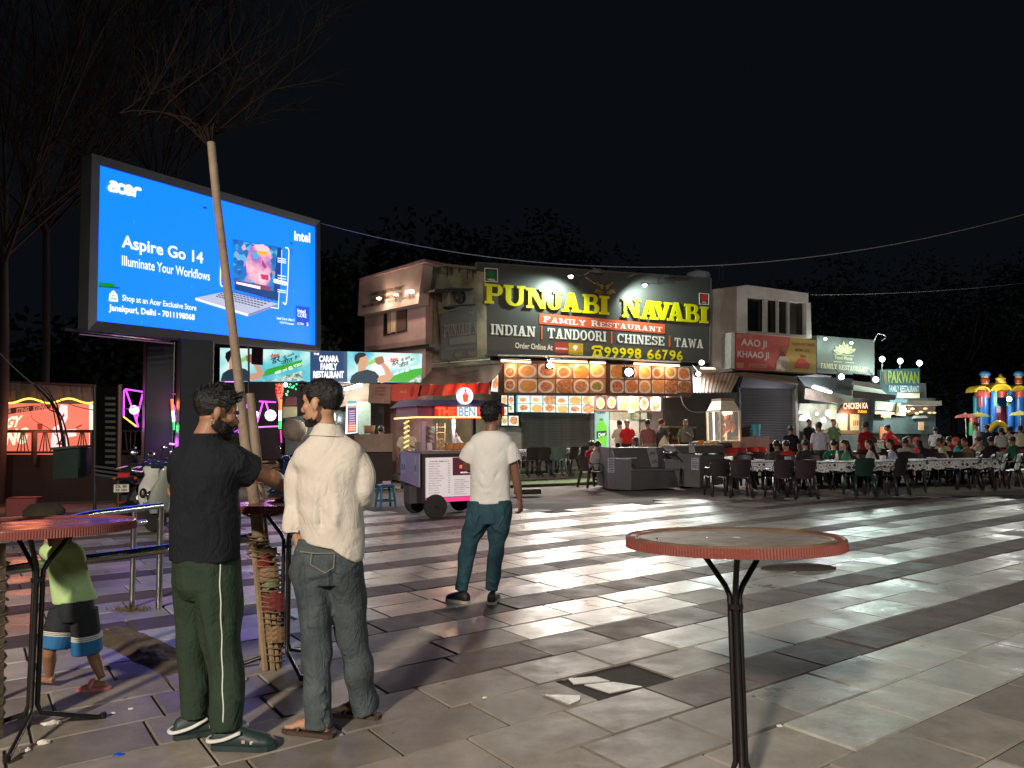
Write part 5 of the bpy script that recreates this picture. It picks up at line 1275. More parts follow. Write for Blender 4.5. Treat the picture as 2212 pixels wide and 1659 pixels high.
# ================================================================= tall round plastic tables
tabl_red=mat('red_moulded_plastic',(.20,.058,.048),.28,var=.15,scale=4,spec=.5,rvar=.08)
tabl_top=mat('worn_table_top',(.17,.105,.06),.62,var=.35,scale=9,rvar=.1,spec=.35,col2=(.07,.048,.034),detail=9,bump=.1,bscale=60)
pale_line=mat('pale_ring',(.5,.36,.28),.5)
def high_table(u,v,rot,label,wornt=True,R_=.44,H_=1.06,ribs=230):
 p=G(u,v)
 t=thing('high_table',label,'table',p,rot,group='tall round tables on the plaza')
 n=ribs*2
 mb=MB();b=0
 # top disc with a raised rim, seen from above; ribbed skirt
 prof=[(.001,H_-.012),(R_-.052,H_-.012),(R_-.046,H_-.004),(R_-.038,H_-.012),(R_-.014,H_-.010),(R_-.004,H_),(R_,H_-.004),(R_+.002,H_-.010)]
 mb.lathe((0,0,0),prof,96)
 mb.build('table_top',tabl_top if wornt else tabl_red,t,local=True,smooth=50)
 mb=MB()
 for i in range(n):
  r=R_+(.0032 if i%2 else 0)
  a=2*math.pi*i/n
  mb.v+=[Vector((r*math.cos(a),r*math.sin(a),H_-.006)),Vector(((r+.003)*math.cos(a),(r+.003)*math.sin(a),H_-.046)),Vector(((R_-.012)*math.cos(a),(R_-.012)*math.sin(a),H_-.046))]
 for i in range(n):
  j=(i+1)%n;mb.f+=[(3*i,3*j,3*j+1,3*i+1),(3*i+1,3*j+1,3*j+2,3*i+2)]
 mb.build('rim',tabl_red,t,local=True,fix=False)
 mb=MB()
 pts=[(R_-.026+.003*math.cos(k),0,0)for k in range(2)]
 if wornt:
  for i in range(220):
   a0=2*math.pi*i/220;a1=a0+.014
   mb.tube([((R_-.034)*math.cos(a0),(R_-.034)*math.sin(a0),H_-.009),((R_-.014)*math.cos(a1+.01),(R_-.014)*math.sin(a1+.01),H_-.007)],.0016,3)
  mb.build('rope_ring',tabl_red,t,local=True,fix=False);tag(bpy.data.objects[C.objects[-1].name],kind='stuff')
  MB().lathe((0,0,0),[(R_-.055,H_-.0115),(R_-.053,H_-.0095),(R_-.049,H_-.0095),(R_-.047,H_-.0115)],96).build('pale_ring',pale_line,t,local=True)
 for i in range(3):
  a=2*math.pi*i/3+.2
  d=Vector((math.cos(a),math.sin(a),0));o=d*.022
  MB().tube([d*.17+V(0,0,H_-.03),d*.155+V(0,0,H_-.06),d*.04+V(0,0,H_-.21),o+V(0,0,H_-.25),o+V(0,0,.5),o+V(0,0,.15),d*.04+V(0,0,.105),d*.30+V(0,0,.018),d*.33+V(0,0,.012)],.0125,8).build('leg',black_metal,t,local=True,smooth=60)
  MB().lathe(d*.335,[(.016,0),(.018,.028),(.012,.034)],10).build('foot_cap',black_metal,t,local=True)
 MB().lathe((0,0,0),[(.033,H_-.3),(.033,H_-.28)],12).build('collar',black_metal,t,local=True)
 return t
tR=high_table(1604,1730,.149,'tall round red table with a worn brown top, right foreground')
tL=high_table(67,1590,.6,'tall round red table at the left edge, pink and blue glare on its top',False)
tM=high_table(616,1442,.9,'tall round red table between the two men, with a plate of red sauce',False)
for t_,rz_,tx_ in((tR,.149,-2.3),(tL,.6,-1.4),(tM,.9,-1.2)):
 M_=Matrix.Rotation(math.radians(tx_),4,'X')@Matrix.Rotation(rz_,4,'Z')
 t_.rotation_euler=M_.to_euler();WMX[t_.name]=Matrix.Translation(t_.location)@M_
 # specks left on the right table
for x,y,c in((350,257,(60,45,30)),(828,275,(190,190,180)),(835,252,(200,200,190)),(972,205,(150,40,25)),(655,257,(120,60,40))):
 p=cRT(x,y);q=G(*p,1.052)
 o=MB().lathe(q-V(0,0,.001),[(.018 if c[0]>180 else .006,0),(.012 if c[0]>180 else .004,.003)],8).build('crumb' if c[0]<180 else 'water_drop',paint(*c,.15),None)
 tag(o,{350:'dark crumb near the left rim of the worn brown table top',828:'nearer of two pale wet spots on the worn brown table top',835:'farther of two pale wet spots on the worn brown table top',972:'red crumb towards the right of the worn brown table top',655:'brown crumb left of the wet spots on the worn brown table top'}[x],'crumb' if c[0]<180 else 'water spot')
 # plate with sauce
pp=G(*cTWO(1120,1200),1.066);pp.z-=math.tan(math.radians(1.2))*(pp.y-tM.location.y)
pl=thing('plate','white disposable plate with red sauce beside the man in the beige shirt','plate',pp)
MB().lathe(pp,[(.04,0),(.055,.004),(.085,.018),(.083,.021),(.05,.008),(.001,.006)],24).build('dish',mat('white_foam',(.7,.62,.58),.5),pl,smooth=40)
mb=MB();R4=random.Random(4)
for i in range(9):mb.ell(pp+V(R4.uniform(-.03,.03),R4.uniform(-.02,.02),.022+R4.uniform(0,.02)),(.016,.014,.012),n=7)
mb.build('sauce',mat('red_sauce',(.35,.012,.01),.25),pl,smooth=True)
tag(C.objects[-1],kind='stuff')
# ================================================================= steel handrail
chrome=mat('polished_steel',(.55,.55,.55),.2,1.0,var=.15,scale=12,rvar=.08)
hr=thing('handrail','polished steel pipe handrail crossing behind the left table','handrail',G(348,1315))
a0=G(343,1312);a1=G(285,1312)
zt=at(333,1092,a0.y).z
e=at(120,1128,a0.y*.80)
MB().tube([a0,V(a0.x,a0.y,zt)],.027,12).build('post',chrome,hr,smooth=60)
MB().tube([V(a0.x,a0.y,zt),at(200,1110,a0.y*.86),e],.027,12).build('top_pipe',chrome,hr,smooth=60)
q=at(268,1118,a1.y);MB().tube([a1,V(a1.x,a1.y,at(272,1105,a1.y).z)],.024,12).build('post',chrome,hr,smooth=60)
MB().tube([at(265,1136,6.3),at(313,1127,6.7)],.022,12).build('stub_pipe',chrome,hr,smooth=60)
lr=thing('long_rail','thick steel pipe rail running from the left edge to the wrapped tree','handrail',G(-30,1500))
MB().tube([at(-60,1245,4.25),at(80,1222,4.6),at(375,1184,5.0),at(570,1158,5.3)],.030,14).build('pipe',chrome,lr,smooth=60)
pq=at(-40,1240,4.3);MB().tube([V(pq.x,pq.y,0),pq],.028,10).build('post',chrome,lr,smooth=60)
# ================================================================= litter
def litter(u,v,s,c,label,name='paper_scrap',cat='litter',seed=0):
 R=random.Random(seed+int(u));p=G(u,v);mb=MB()
 bm=bmesh.new();bmesh.ops.create_icosphere(bm,subdivisions=2,radius=s)
 for vv in bm.verts:
  k=1+.45*noise.noise(vv.co*(2.2/s)+Vector((u,v,0)));vv.co=Vector((vv.co.x*k*1.3,vv.co.y*k,max(vv.co.z*k*.5,-s*.2)))
 me=bpy.data.meshes.new(name);bm.to_mesh(me);bm.free();me.materials.append(c);me.transform(Matrix.Translation(p+V(0,0,s*.2)))
 tag(link_mesh(name,me),label,cat,group='small litter on the paving')
pw=mat('crumpled_paper',(.72,.68,.62),.8,var=.3,scale=30)
for i,(x,y,s,lb)in enumerate(((300,1390,.030,'white crumpled tissue right of the left table foot'),(350,1385,.018,'small white scrap beside the crumpled tissue'),(265,1510,.026,'white paper scrap between the feet of the left table'),(155,1555,.020,'white scrap near the lower left corner by the table foot'),(655,820,.014,'tiny white scrap behind the running child'),(800,1300,.012,'small grey chip on the slabs left of the black shirted man'),(690,1325,.010,'pinkish crumb on the slabs near the running child'))):
 litter(*cCHILD(x,y),s,pw,lb,seed=i)
litter(*cLEGS(680,985),.032,pw,'white crumpled tissue beside the foot of the wrapped tree')
litter(*cRT(1095,1405),.012,pw,'small pale scrap on the slabs right of the right table leg')
litter(*cCHILD(725,1583),.018,paint(20,80,190,.4),'small bright blue bottle cap on the slabs in the left foreground','bottle_cap','bottle cap')
litter(*cFLOOR(690,985),.012,pw,'tiny white scrap near the broken slabs')
# soil and grass at the rail post, small mound
mo=MB();q0=G(*cCHILD(620,800));q1=G(*cLEGS(260,900))
surf(mo,lambda a,b:q0.lerp(q1,a)+V(0,(b-.5)*.55,.035*(math.sin(math.pi*a)**.6)*math.sin(math.pi*b)**1.5*(.75+.6*noise.noise(V(a*9,b*4,1))+.3*noise.noise(V(a*31,b*13,1)))-.006),90,26)
tag(mo.build('soil_heap',soil,None,smooth=True,fix=False),'low strip of brown soil and dust behind the black shirted man','soil')
mb=MB();g0=G(285,1318);R5=random.Random(2)
for i in range(150):
 p=g0+V(R5.gauss(0,.09),R5.gauss(0,.04),0);mb.poly([p+V(-.004,0,0),p+V(.004,0,0),p+V(R5.gauss(0,.02),R5.gauss(0,.02),R5.uniform(.02,.05))])
tag(mb.build('grass',mat('dry_grass',(.11,.08,.03),.9),None,fix=False),kind='stuff')
# dark rubble mound behind right table and by the stage
tag(MB().ell(G(1725,1228),(.42,.16,.055),n=14).build('manhole_ring',mat('dark_rubble',(.04,.032,.03),.9,bump=.8,bscale=12),None,smooth=True),'dark low clump of rubble just behind the right table','rubble')
# ================================================================= food cart
CWx=at(912,1000,13.3)
cart=thing('food_cart','wheeled food cart with red lettered roof panel and round lit sign','food cart',(CWx.x,13.3,0),math.radians(26))
cw,cd=1.42,1.0
cl_dark=mat('cart_black',(.03,.026,.028),.4,var=.2);lil=mat('lilac_panel',(.30,.26,.36),.5,var=.15,scale=2)
purple=mat('purple_roof',(.10,.035,.09),.45,var=.2)
def cb(x,y,z,sx,sy,sz,m,nm,bev=0.0):return MB().box((x,y,z),(sx,sy,sz),bev=bev).build(nm,m,cart,local=True)
cb(cw/2,cd/2,.70,cw,cd,.86,cl_dark,'body')
cb(cw/2,cd/2,1.15,cw+.06,cd+.06,.05,mat('counter_steel',(.3,.28,.26),.35,.6),'counter_top')
# front menu light panel
cx0,cx1,cz0,cz1=.06,1.36,.37,1.06
cb((cx0+cx1)/2,-.02,(cz0+cz1)/2,cx1-cx0,.04,cz1-cz0,glow(215,205,205,.62,var=.12,scale=2),'menu_panel')
cb((cx0+cx1)/2,-.025,.32,cx1-cx0,.05,.07,glow(240,60,130,.9),'pink_strip')
def cartp(x0,z0,x1,z1,m,nm='menu_print',y=-.045):
 MB().quaduv([(x0,y,z0),(x1,y,z0),(x1,y,z1),(x0,y,z1)]).build(nm,m,cart,local=True)
cartp(.55,.74,1.06,1.055,glow(80,30,50,.55),y=-.046)
def cartt(s,x0,z0,x1,z1,m,y=-.05,bold=.02):
 g=text_geo(s,bold);mb=MB();mb.geo(g,lambda a,b,c:Vector((x0+(x1-x0)*a,y,z0+(z1-z0)*b)));return mb.build('lettering',m,cart,local=True,fix=False)
ink=paint(60,45,55)
cartt('OUR MENU',.12,.985,.48,1.005,ink)
R6=random.Random(6);items=['MANGO SHAKE','BANANA SHAKE','OREO SHAKE','KITKAT SHAKE','COLD COFFEE','CHOCOLATE SHAKE','STRAWBERRY SHAKE','VANILLA SHAKE','BUTTERSCOTCH','BROWNIE SHAKE','FRESH LIME','MINT MOJITO','BLUE LAGOON','GREEN APPLE']
for i in range(13):
 z=.945-i*.042;s=items[i]
 cartt(s,.10,z,.10+.018*len(s),z+.016,ink,bold=.0);cartt(str(R6.choice((60,70,80,90,99,120))),.46,z,.50,z+.016,ink,bold=.0)
for i in range(8):
 z=.655-i*.036;s=items[(i*5)%14]
 cartt(s,.58,z,.58+.018*len(s),z+.015,ink,bold=.0);cartt('99',.98,z,1.02,z+.015,ink,bold=.0)
cartp(.765,.83,.87,.95,glow(240,110,90,.9),y=-.049);cartp(.79,.95,.845,.985,glow(255,170,190,.9),y=-.05)
for x in(.68,.93):cartp(x,.86,x+.05,.92,glow(240,110,70,.8),y=-.049)
cartt('MILKSHAKE',.70,.775,.92,.80,glow(255,240,240,.9),bold=.03)
cartp(1.10,.38,1.35,.70,glow(150,90,80,.5),y=-.046)
# side flap with stickers
a=MB();a.prism([(-.03,.02,.55),(-.03,cd+.05,.62),(-.03,cd+.05,1.15),(-.03,.02,1.12)],(-.03,0,0));a.build('side_flap',lil,cart,local=True)
for y in(.12,.72,.86):
 MB().prism([(-.066,y,.76),(-.066,y+.09,.77),(-.066,y+.09,1.08),(-.066,y,1.07)],(-.003,0,0)).build('payment_sticker',paint(150,175,205),cart,local=True)
 MB().prism([(-.070,y+.02,.82),(-.070,y+.07,.82),(-.070,y+.07,.93),(-.070,y+.02,.93)],(-.003,0,0)).build('sticker_print',paint(70,90,130),cart,local=True)
 # uprights, roof box, roof
for x,y,m in((.02,.02,lil),(cw-.02,.02,paint(80,75,80)),(.02,cd-.02,paint(150,140,120)),(cw-.02,cd-.02,dark_metal)):
 cb(x,y,1.47,.06,.06,.62,m,'upright')
cb(.75,.42,1.45,.05,.05,.60,paint(120,130,150),'inner_post')
cb(cw/2,cd/2,1.87,cw+.24,cd+.2,.20,purple,'roof_box')
mb=MB()
for s in(-1,1):pass
r0=[(-.18,-.2,1.965),(cw+.16,-.2,1.965),(cw+.16,cd+.2,1.965),(-.18,cd+.2,1.965)]
mb.prism([(-.22,-.22,1.96),(-.22,cd+.22,1.96),(-.22,cd*.5,2.10)],(cw+.44,0,0));mb.build('roof',mat('roof_sheet',(.13,.09,.18),.5),cart,local=True)
RD=glow(255,70,35,1.5);WHB=glow(195,235,240,1.1)
def panel(x0,x1,m,nm):MB().box(((x0+x1)/2,-.13,1.865),(x1-x0,.03,.17)).build(nm,m,cart,local=True)
panel(.18,.60,glow(150,20,12,.9),'red_panel');panel(.60,.98,WHB,'white_panel');panel(.98,1.50,glow(150,20,12,.9),'red_panel')
cartt('THE',.20,1.785,.58,1.945,RD,y=-.152,bold=.05);cartt('BEN',.63,1.785,.95,1.945,glow(120,160,180,.7),y=-.152,bold=.02);cartt('UZZ',1.0,1.785,1.46,1.945,RD,y=-.152,bold=.05)
cartt('SHAKES & JUICES',.35,1.735,1.35,1.765,RD,y=-.152,bold=.02)
MB().tube([(-.16,cd+.1,1.765),(-.16,-.14,1.765),(cw+.14,-.14,1.765)],.014,6).build('light_strip',glow(255,200,120,2.2),cart,local=True)
# round lit sign on top
M2=Matrix(((1,0,0),(0,0,1),(0,-1,0))).transposed()if False else Matrix.Rotation(math.radians(90),3,'X')
o=MB().lathe((.80,-.02,2.15),[(.001,.03),(.145,.03),(.155,.02),(.155,-.03),(.001,-.03)],32,M2).build('round_sign',glow(225,235,255,1.0),cart,local=True)
def rs(pts,m,y):MB().poly([(.80+x,y,2.15+z)for x,z in pts]).build('cup_print',m,cart,local=True,fix=False)
rs([(-.04,-.11),(.035,-.11),(.06,.01),(.03,.035),(-.035,.035),(-.062,.01)],glow(240,90,50,.9),-.056)
rs([(-.04,.04),(.04,.04),(.025,.06),(-.02,.065)],glow(200,60,160,.9),-.057)
rs([(-.012,.075),(.010,.075),(.018,.10),(0,.12),(-.018,.10)],glow(120,20,90,.9),-.056)
rs([(.0,.12),(.03,.145),(.026,.15),(-.003,.125)],glow(60,60,70,.9),-.055)
# spiral rope light up the left rear post
tw=MB()
for i in range(6):
 z=1.22+i*.09
 tw.tube([(-.03,cd-.06,z),(.02,cd-.075,z+.03),(.07,cd-.06,z+.05)],.011,5)
tw.build('rope_light',glow(255,200,110,2.2),cart,local=True);tag(C.objects[-1],kind='stuff')
for i in range(3):MB().tube([(cw-.06,-.02,1.34+i*.12),(cw+.03,-.03,1.40+i*.12)],.012,5).build('rope_light_loop',glow(255,200,110,2.2),cart,local=True)
# cups tray and goods
tr=cb(.95,.10,1.245,.95,.10,.13,mat('cardboard',(.25,.17,.09),.8,var=.3,scale=5),'cup_tray')
for i in range(8):
 MB().box((.55+i*.115,.045,1.25),(.075,.01,.085)).build('tray_print',paint(165,120,60),cart,local=True)
mb=MB();
for x in(.5,.66):mb.box((x,.62,1.42),(.015,.015,.5))
for z in(1.25,1.38,1.5,1.6):mb.box((.58,.62,z),(.16,.012,.012))
mb.tube([(.5,.62,1.25),(.66,.62,1.38)],.006,4);mb.tube([(.66,.62,1.25),(.5,.62,1.38)],.006,4)
mb.build('bamboo_rack',paint(150,120,80),cart,local=True);tag(C.objects[-1],kind='stuff')
cb(.30,.70,1.25,.3,.3,.16,paint(150,135,105),'steel_box')
cb(.27,.32,1.40,.012,.5,.42,mat('side_glass',(.12,.13,.14),.15,var=.2),'side_screen')
MB().box((.16,.06,1.25),(.07,.05,.14),rot=.3,tilt=-.2).build('payment_stand',paint(190,190,210),cart,local=True)
# wheels
for nm,x,y in(('wheel',.22,-.06),('wheel',1.12,-.06),('wheel',.22,cd+.02),('wheel',1.12,cd+.02)):
 w_=MB().lathe((x,y,.21),[(.13,-.04),(.205,-.035),(.215,0),(.205,.035),(.13,.04)],28,M2).build('wheel',mat('tyre_rubber',(.018,.018,.018),.8)if 'tyre_rubber' not in bpy.data.materials else bpy.data.materials['tyre_rubber'],cart,local=True,smooth=50)
 WMX[w_.name]=wm(cart)
 MB().lathe((x,y,.21),[(.125,-.02),(.13,.02)],20,M2).build('rim',steel,w_,local=True)
 MB().lathe((x,y,.21),[(.035,-.055),(.035,.055)],12,M2).build('hub',dark_metal,w_,local=True)
cb(.0,.45,.40,.28,.30,.30,mat('gas_box',(.07,.06,.06),.6),'lower_box')
cp_=lambda x,y,z:wm(cart)@Vector((x,y,z))
lamp(cart,'POINT',cp_(.7,.3,1.66),12,(1,.8,.6),.05)
lamp(cart,'POINT',cp_(.4,-.35,1.86),4,(1,.12,.06),.1);lamp(cart,'POINT',cp_(1.2,-.35,1.86),4,(1,.12,.06),.1)
# blue stool with small things on top
def stool(p,rz,label):
 t=thing('plastic_stool',label,'stool',p,rz)
 blue=mat('blue_plastic',(.015,.11,.22),.35)
 MB().box((0,0,.44),(.30,.30,.05),bev=.02).build('seat',blue,t,local=True)
 for sx in(-1,1):
  for sy in(-1,1):MB().tube([(sx*.12,sy*.12,.43),(sx*.16,sy*.16,0)],[.03,.022],6).build('leg',blue,t,local=True)
 for s in(-1,1):
  MB().box((0,s*.142,.14),(.27,.02,.035)).build('stretcher',blue,t,local=True);MB().box((s*.142,0,.14),(.02,.27,.035)).build('stretcher',blue,t,local=True)
 return t
stool(G(833,1096),.5,'blue plastic stool in front of the left end of the food cart')
q=G(833,1096)+V(0,0,.465)
o=MB().box(q+V(.02,0,.03),(.16,.1,.06),rot=.4,bev=.01).build('small_packet',paint(200,170,180),None);tag(o,'pale packet with red marks lying on the blue stool','packet')
MB().box(q+V(.02,-.052,.03),(.08,.004,.03),rot=.4).build('packet_print',paint(170,30,40),o)
cr2=thing('dark_crate','low dark crate on the ground right of the man in the white tee shirt','crate',G(1148,1068))
MB().box(G(1140,1068)+V(0,.15,.06),(.62,.3,.12),rot=.2,bev=.02).build('box',mat('black_crate',(.015,.014,.014),.6),cr2)
# ================================================================= stall with the lit drink advertisement
DWp=at(478,900,20.5)
DW=Wall(DWp.x,20.5,9)
ad=thing('drink_advertisement','long backlit banner of a man drinking, with a blue name panel between','sign',DW.p((690,826)))
def A(x,y):return cMID(x,y)
bl,br,tr,tl=A(563,352),(910,826),(912,764),A(566,36)
slabwall([bl,br,tr,tl],DW,.0,.3,'box',paint(40,40,40),ad)
skyb=print_mix('banner_sky',((.34,(60,165,195)),(.46,(110,205,215)),(.56,(190,232,228)),(.68,(240,248,240))),.95,1.1,4)
rock=print_mix('rock_print',((.36,(70,110,90)),(.45,(150,185,165)),(.55,(215,232,222)),(.64,(120,150,135))),.95,7,6)
def AD(pts,m,off,nm='banner_print'):return flat(ad,DW,pts,m,off,nm)
def interp_top(x):return lerp2(tl,tr,x)
def lerp2(p,q,x):t=(x-p[0])/(q[0]-p[0]);return(x,p[1]+(q[1]-p[1])*t)
nv=glow(52,78,118,.8)
x1,x2=A(1415,0)[0],A(1765,0)[0]
AD([bl,lerp2(bl,br,x1),lerp2(tl,tr,x1),tl],skyb,.01,'banner_panel')
AD([lerp2(bl,br,x1),lerp2(bl,br,x2),lerp2(tl,tr,x2),lerp2(tl,tr,x1)],nv,.011,'name_panel')
AD([lerp2(bl,br,x2),br,tr,lerp2(tl,tr,x2)],skyb,.01,'banner_panel')
for s,x0,x1_,yb,yt in(('CARARA',1500,1684,172,108),('FAMILY',1512,1672,245,180),('RESTAURANT',1444,1732,322,254)):
 letter(ad,DW,s,A(x0,yb),A(x1_,yb),A(x0,yt),glow(250,250,250,1.1),.02,.05)
letter(ad,DW,'THE',A(1447,104),A(1500,104),A(1447,84),glow(250,250,250,1.1),.02,.05)
skin_p=glow(205,160,130,.8);skin_d=glow(170,120,95,.7);hair_p=glow(25,25,32,.6);shirt_p=glow(38,62,76,.7)
grn=glow(55,165,50,.9);whp=glow(215,235,225,1.0)
def man_print(ox,oy,s,clipx):
 Q=lambda x,y:A(ox+x*s,oy+y*s)
 z=.02
 if clipx:
 # green slope and white rocks to the right of him
  AD([Q(230,262),Q(640,255),Q(640,160),Q(420,235)],rock,z,'banner_print')
  AD([Q(110,262),Q(640,120),Q(640,60),Q(310,150),Q(280,185),Q(200,235)],grn,z+.002)
 AD([Q(-130,262),Q(130,262),Q(150,190),Q(110,150),Q(40,130),Q(-60,155),Q(-110,190)],shirt_p,z+.004)
 AD([Q(-50,150),Q(30,145),Q(20,80),Q(-45,90)],skin_p,z+.003)
 AD([Q(130,225),Q(170,262),Q(250,235),Q(285,190),Q(230,100),Q(170,40),Q(150,60),Q(195,130),Q(215,180),Q(160,190)],skin_p,z+.006)
 AD([Q(-70,30),Q(-50,95),Q(-20,110),Q(20,112),Q(45,92),Q(40,70),Q(52,60),Q(40,45),Q(30,-5),Q(-20,-20)],skin_p,z+.008)
 AD([Q(-85,40),Q(-60,88),Q(-42,60),Q(-30,20),Q(10,8),Q(30,-8),Q(10,-28),Q(-40,-30),Q(-80,-5)],hair_p,z+.010)
 AD([Q(35,72),Q(60,90),Q(130,55),Q(190,60),Q(190,10),Q(150,5),Q(90,35)],glow(150,200,90,.85),z+.009)
 AD([Q(110,20),Q(185,5),Q(200,60),Q(150,90),Q(115,70)],skin_d,z+.011)
man_print(700,88,1.0,True)
man_print(1915,110,1.0,False)
# right panel green bar
yR=lambda x:A(x,0)
AD([A(2080,352),(910,826),(911,795),(880,800)],grn,.021)
AD([(880,826),(910,826),(910,808)],rock,.024)
for(bx,cr_f,x0,y0,k)in((0,cMID,1060,200,1),(1,cPINK,430,1300,1)):
 if k and bx==0:
  P=lambda x,y:cMID(x,y)
  items_=(('डर',(1055,195),(1140,165),(1045,140)),('के आगे',(1160,140),(1270,105),(1155,112)),('जीत',(1145,205),(1255,165),(1135,150)),('है।',(1270,150),(1315,130),(1265,115)),('400 ml @ ₹20/-',(1085,296),(1355,200),(1075,262)))
 else:
  P=lambda x,y:cPINK(x,y)
  items_=(('डर',(435,1290),(515,1270),(430,1240)),('के आगे',(540,1240),(640,1205),(530,1205)),('जीत',(520,1310),(620,1275),(510,1255)),('है।',(640,1240),(680,1222),(635,1210)),('400 ml @ ₹20/-',(455,1400),(722,1310),(450,1362)))
 for s,p0,p1,p2 in items_:
  w_=s.startswith('400')
  letter(ad,DW,s,P(*p0),P(*p1),P(*p2),glow(235,250,235,1)if w_ else glow(35,50,45,.6),.036,.03 if w_ else .02)
 for s,q in(('dew',((1045,135),(1130,120),(1040,90))if bx==0 else((415,1245),(505,1225),(410,1200))),):
  letter(ad,DW,s,P(*q[0]),P(*q[1]),P(*q[2]),glow(200,50,45,.8),.036,.03)
AD([A(860,190),A(970,200),A(973,45),A(865,35)],paint(45,38,36),.3,'dark_placard')
# interior of the stall under the banner
st=thing('drink_stall','cluttered stall under the lit drink banner with posters and a tube light','stall',down(DW.p((700,1000),-1)))
warmwall=mat('stall_wall_beige',(.26,.21,.16),.7,var=.5,scale=1.5,col2=(.12,.09,.07))
def SW(pts,m,off,nm,th=.05):return flat(st,DW,[cMID(*p)for p in pts],m,off,nm,th)
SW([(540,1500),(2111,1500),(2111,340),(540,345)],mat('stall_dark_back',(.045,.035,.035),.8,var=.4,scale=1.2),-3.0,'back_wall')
SW([(1640,600),(1960,560),(1975,370),(1600,372)],warmwall,-1.6,'ceiling_board')
SW([(1870,850),(1985,850),(1985,545),(1860,545)],mat('green_panel',(.17,.23,.18),.6,var=.2),-1.4,'green_panel')
SW([(1160,700),(1290,680),(1290,590),(1160,590)],paint(165,160,125),-1.5,'poster')
SW([(1170,585),(1285,575),(1285,500),(1190,500)],paint(110,60,60),-1.4,'poster')
SW([(1180,1050),(1700,1000),(1700,620),(1180,700)],mat('stall_grey',(.10,.10,.11),.6,var=.5,scale=2),-1.9,'panel')
SW([(1640,810),(1755,800),(1750,640),(1640,640)],paint(20,28,32,.2),-1.3,'dark_screen')
SW([(900,1090),(1140,1080),(1140,780),(910,790)],mat('brown_cabinet',(.045,.025,.022),.6,var=.3),-.8,'cabinet')
SW([(545,460),(610,455),(612,362),(548,362)],paint(130,45,35),-.1,'red_placard');letter(st,DW,'A',cMID(562,415),cMID(592,415),cMID(562,370),paint(180,160,150),-.03,.03)
SW([(245,660),(325,655),(325,540),(248,540)],paint(150,50,30),-.1,'orange_placard')
# hanging menu poster with lit edge
mp=thing('hanging_menu_poster','tall narrow menu poster with a lit white edge inside the drink stall','menu board',DW.p(cMID(1810,850),-.2))
PM=lambda pts,m,o_,nm:flat(mp,DW,[cMID(*p)for p in pts],m,-.2+o_,nm)
PM([(1745,850),(1862,838),(1862,560),(1755,565)],glow(235,240,250,1.1),0,'light_edge');PM([(1768,838),(1850,828),(1850,580),(1770,582)],glow(95,70,120,.7),.01,'poster')
PM([(1768,565),(1852,560),(1852,535),(1768,535)],glow(110,190,200,.7),.01,'poster_header');PM([(1768,838),(1850,828),(1850,750),(1768,755)],glow(225,90,80,.8),.015,'poster_footer')
PM([(1775,600),(1845,598),(1845,585),(1775,586)],glow(225,190,120,.8),.015,'poster_line')
for i in range(7):PM([(1782,640+i*22),(1838,636+i*22),(1838,626+i*22),(1782,630+i*22)],glow(215,190,220,.8),.015,'poster_line')
for i in range(3):PM([(1780,776+i*20),(1842,772+i*20),(1842,762+i*20),(1780,766+i*20)],glow(255,220,190,.8),.02,'poster_line')
A_,B_=DW.p(cMID(1732,428),-.9),DW.p(cMID(1905,388),-.5)
tl=thing('tube_light','white tube light slanting under the roof of the drink stall','tube light',(A_+B_)/2)
MB().tube([A_,B_],.035,8).build('tube',glow(250,250,255,4),tl);MB().tube([A_+V(0,0,.06),B_+V(0,0,.06)],.035,5).build('fitting',steel,tl)
lamp(tl,'POINT',(A_+B_)/2-V(0,0,.15),60,(1,.93,.85),.1)
q=DW.p(cMID(1625,700),-.7);o=thing('white_lamp','white lamp shining behind the neck of the man in the beige shirt','lamp',q);MB().ell(q,(.09,.05,.22),n=10).build('lamp_face',glow(240,255,245,5),o);lamp(o,'POINT',q+DW.n*.2,40,(.9,1,.93),.1)
# boards right of the tube light
bdB=thing('grey_banner','dim grey banner with red letters hanging at the right end of the drink stall','banner',DW.p(cCART(200,330),.1))
MB().prism([DW.p(cCART(*p),.1)for p in((92,330),(325,335),(328,128),(95,125))],-DW.n*.05).build('cloth',mat('grey_banner_cloth',(.19,.15,.12),.7,var=.3),bdB)
for i,s in enumerate(('CHINESE','TANDOORI','COMBO')):letter(bdB,DW,s,cCART(160,178+i*35),cCART(270,182+i*35),cCART(160,155+i*35),paint(120,40,25),.12,.02)
rdB=thing('red_banner','red banner with small cream print beside the red tarpaulin awning','banner',DW.p(cCART(420,330),.0))
MB().prism([DW.p(cCART(*p),.0)for p in((328,305),(600,330),(640,130),(330,128))],-DW.n*.05).build('cloth',tarp_red,rdB)
letter(rdB,DW,'SPECIAL',cCART(420,222),cCART(505,225),cCART(420,195),paint(210,150,110),.02,.02)
lamp(rdB,'POINT',DW.p(cCART(450,250),1.2),14,(1,.4,.25),.1)
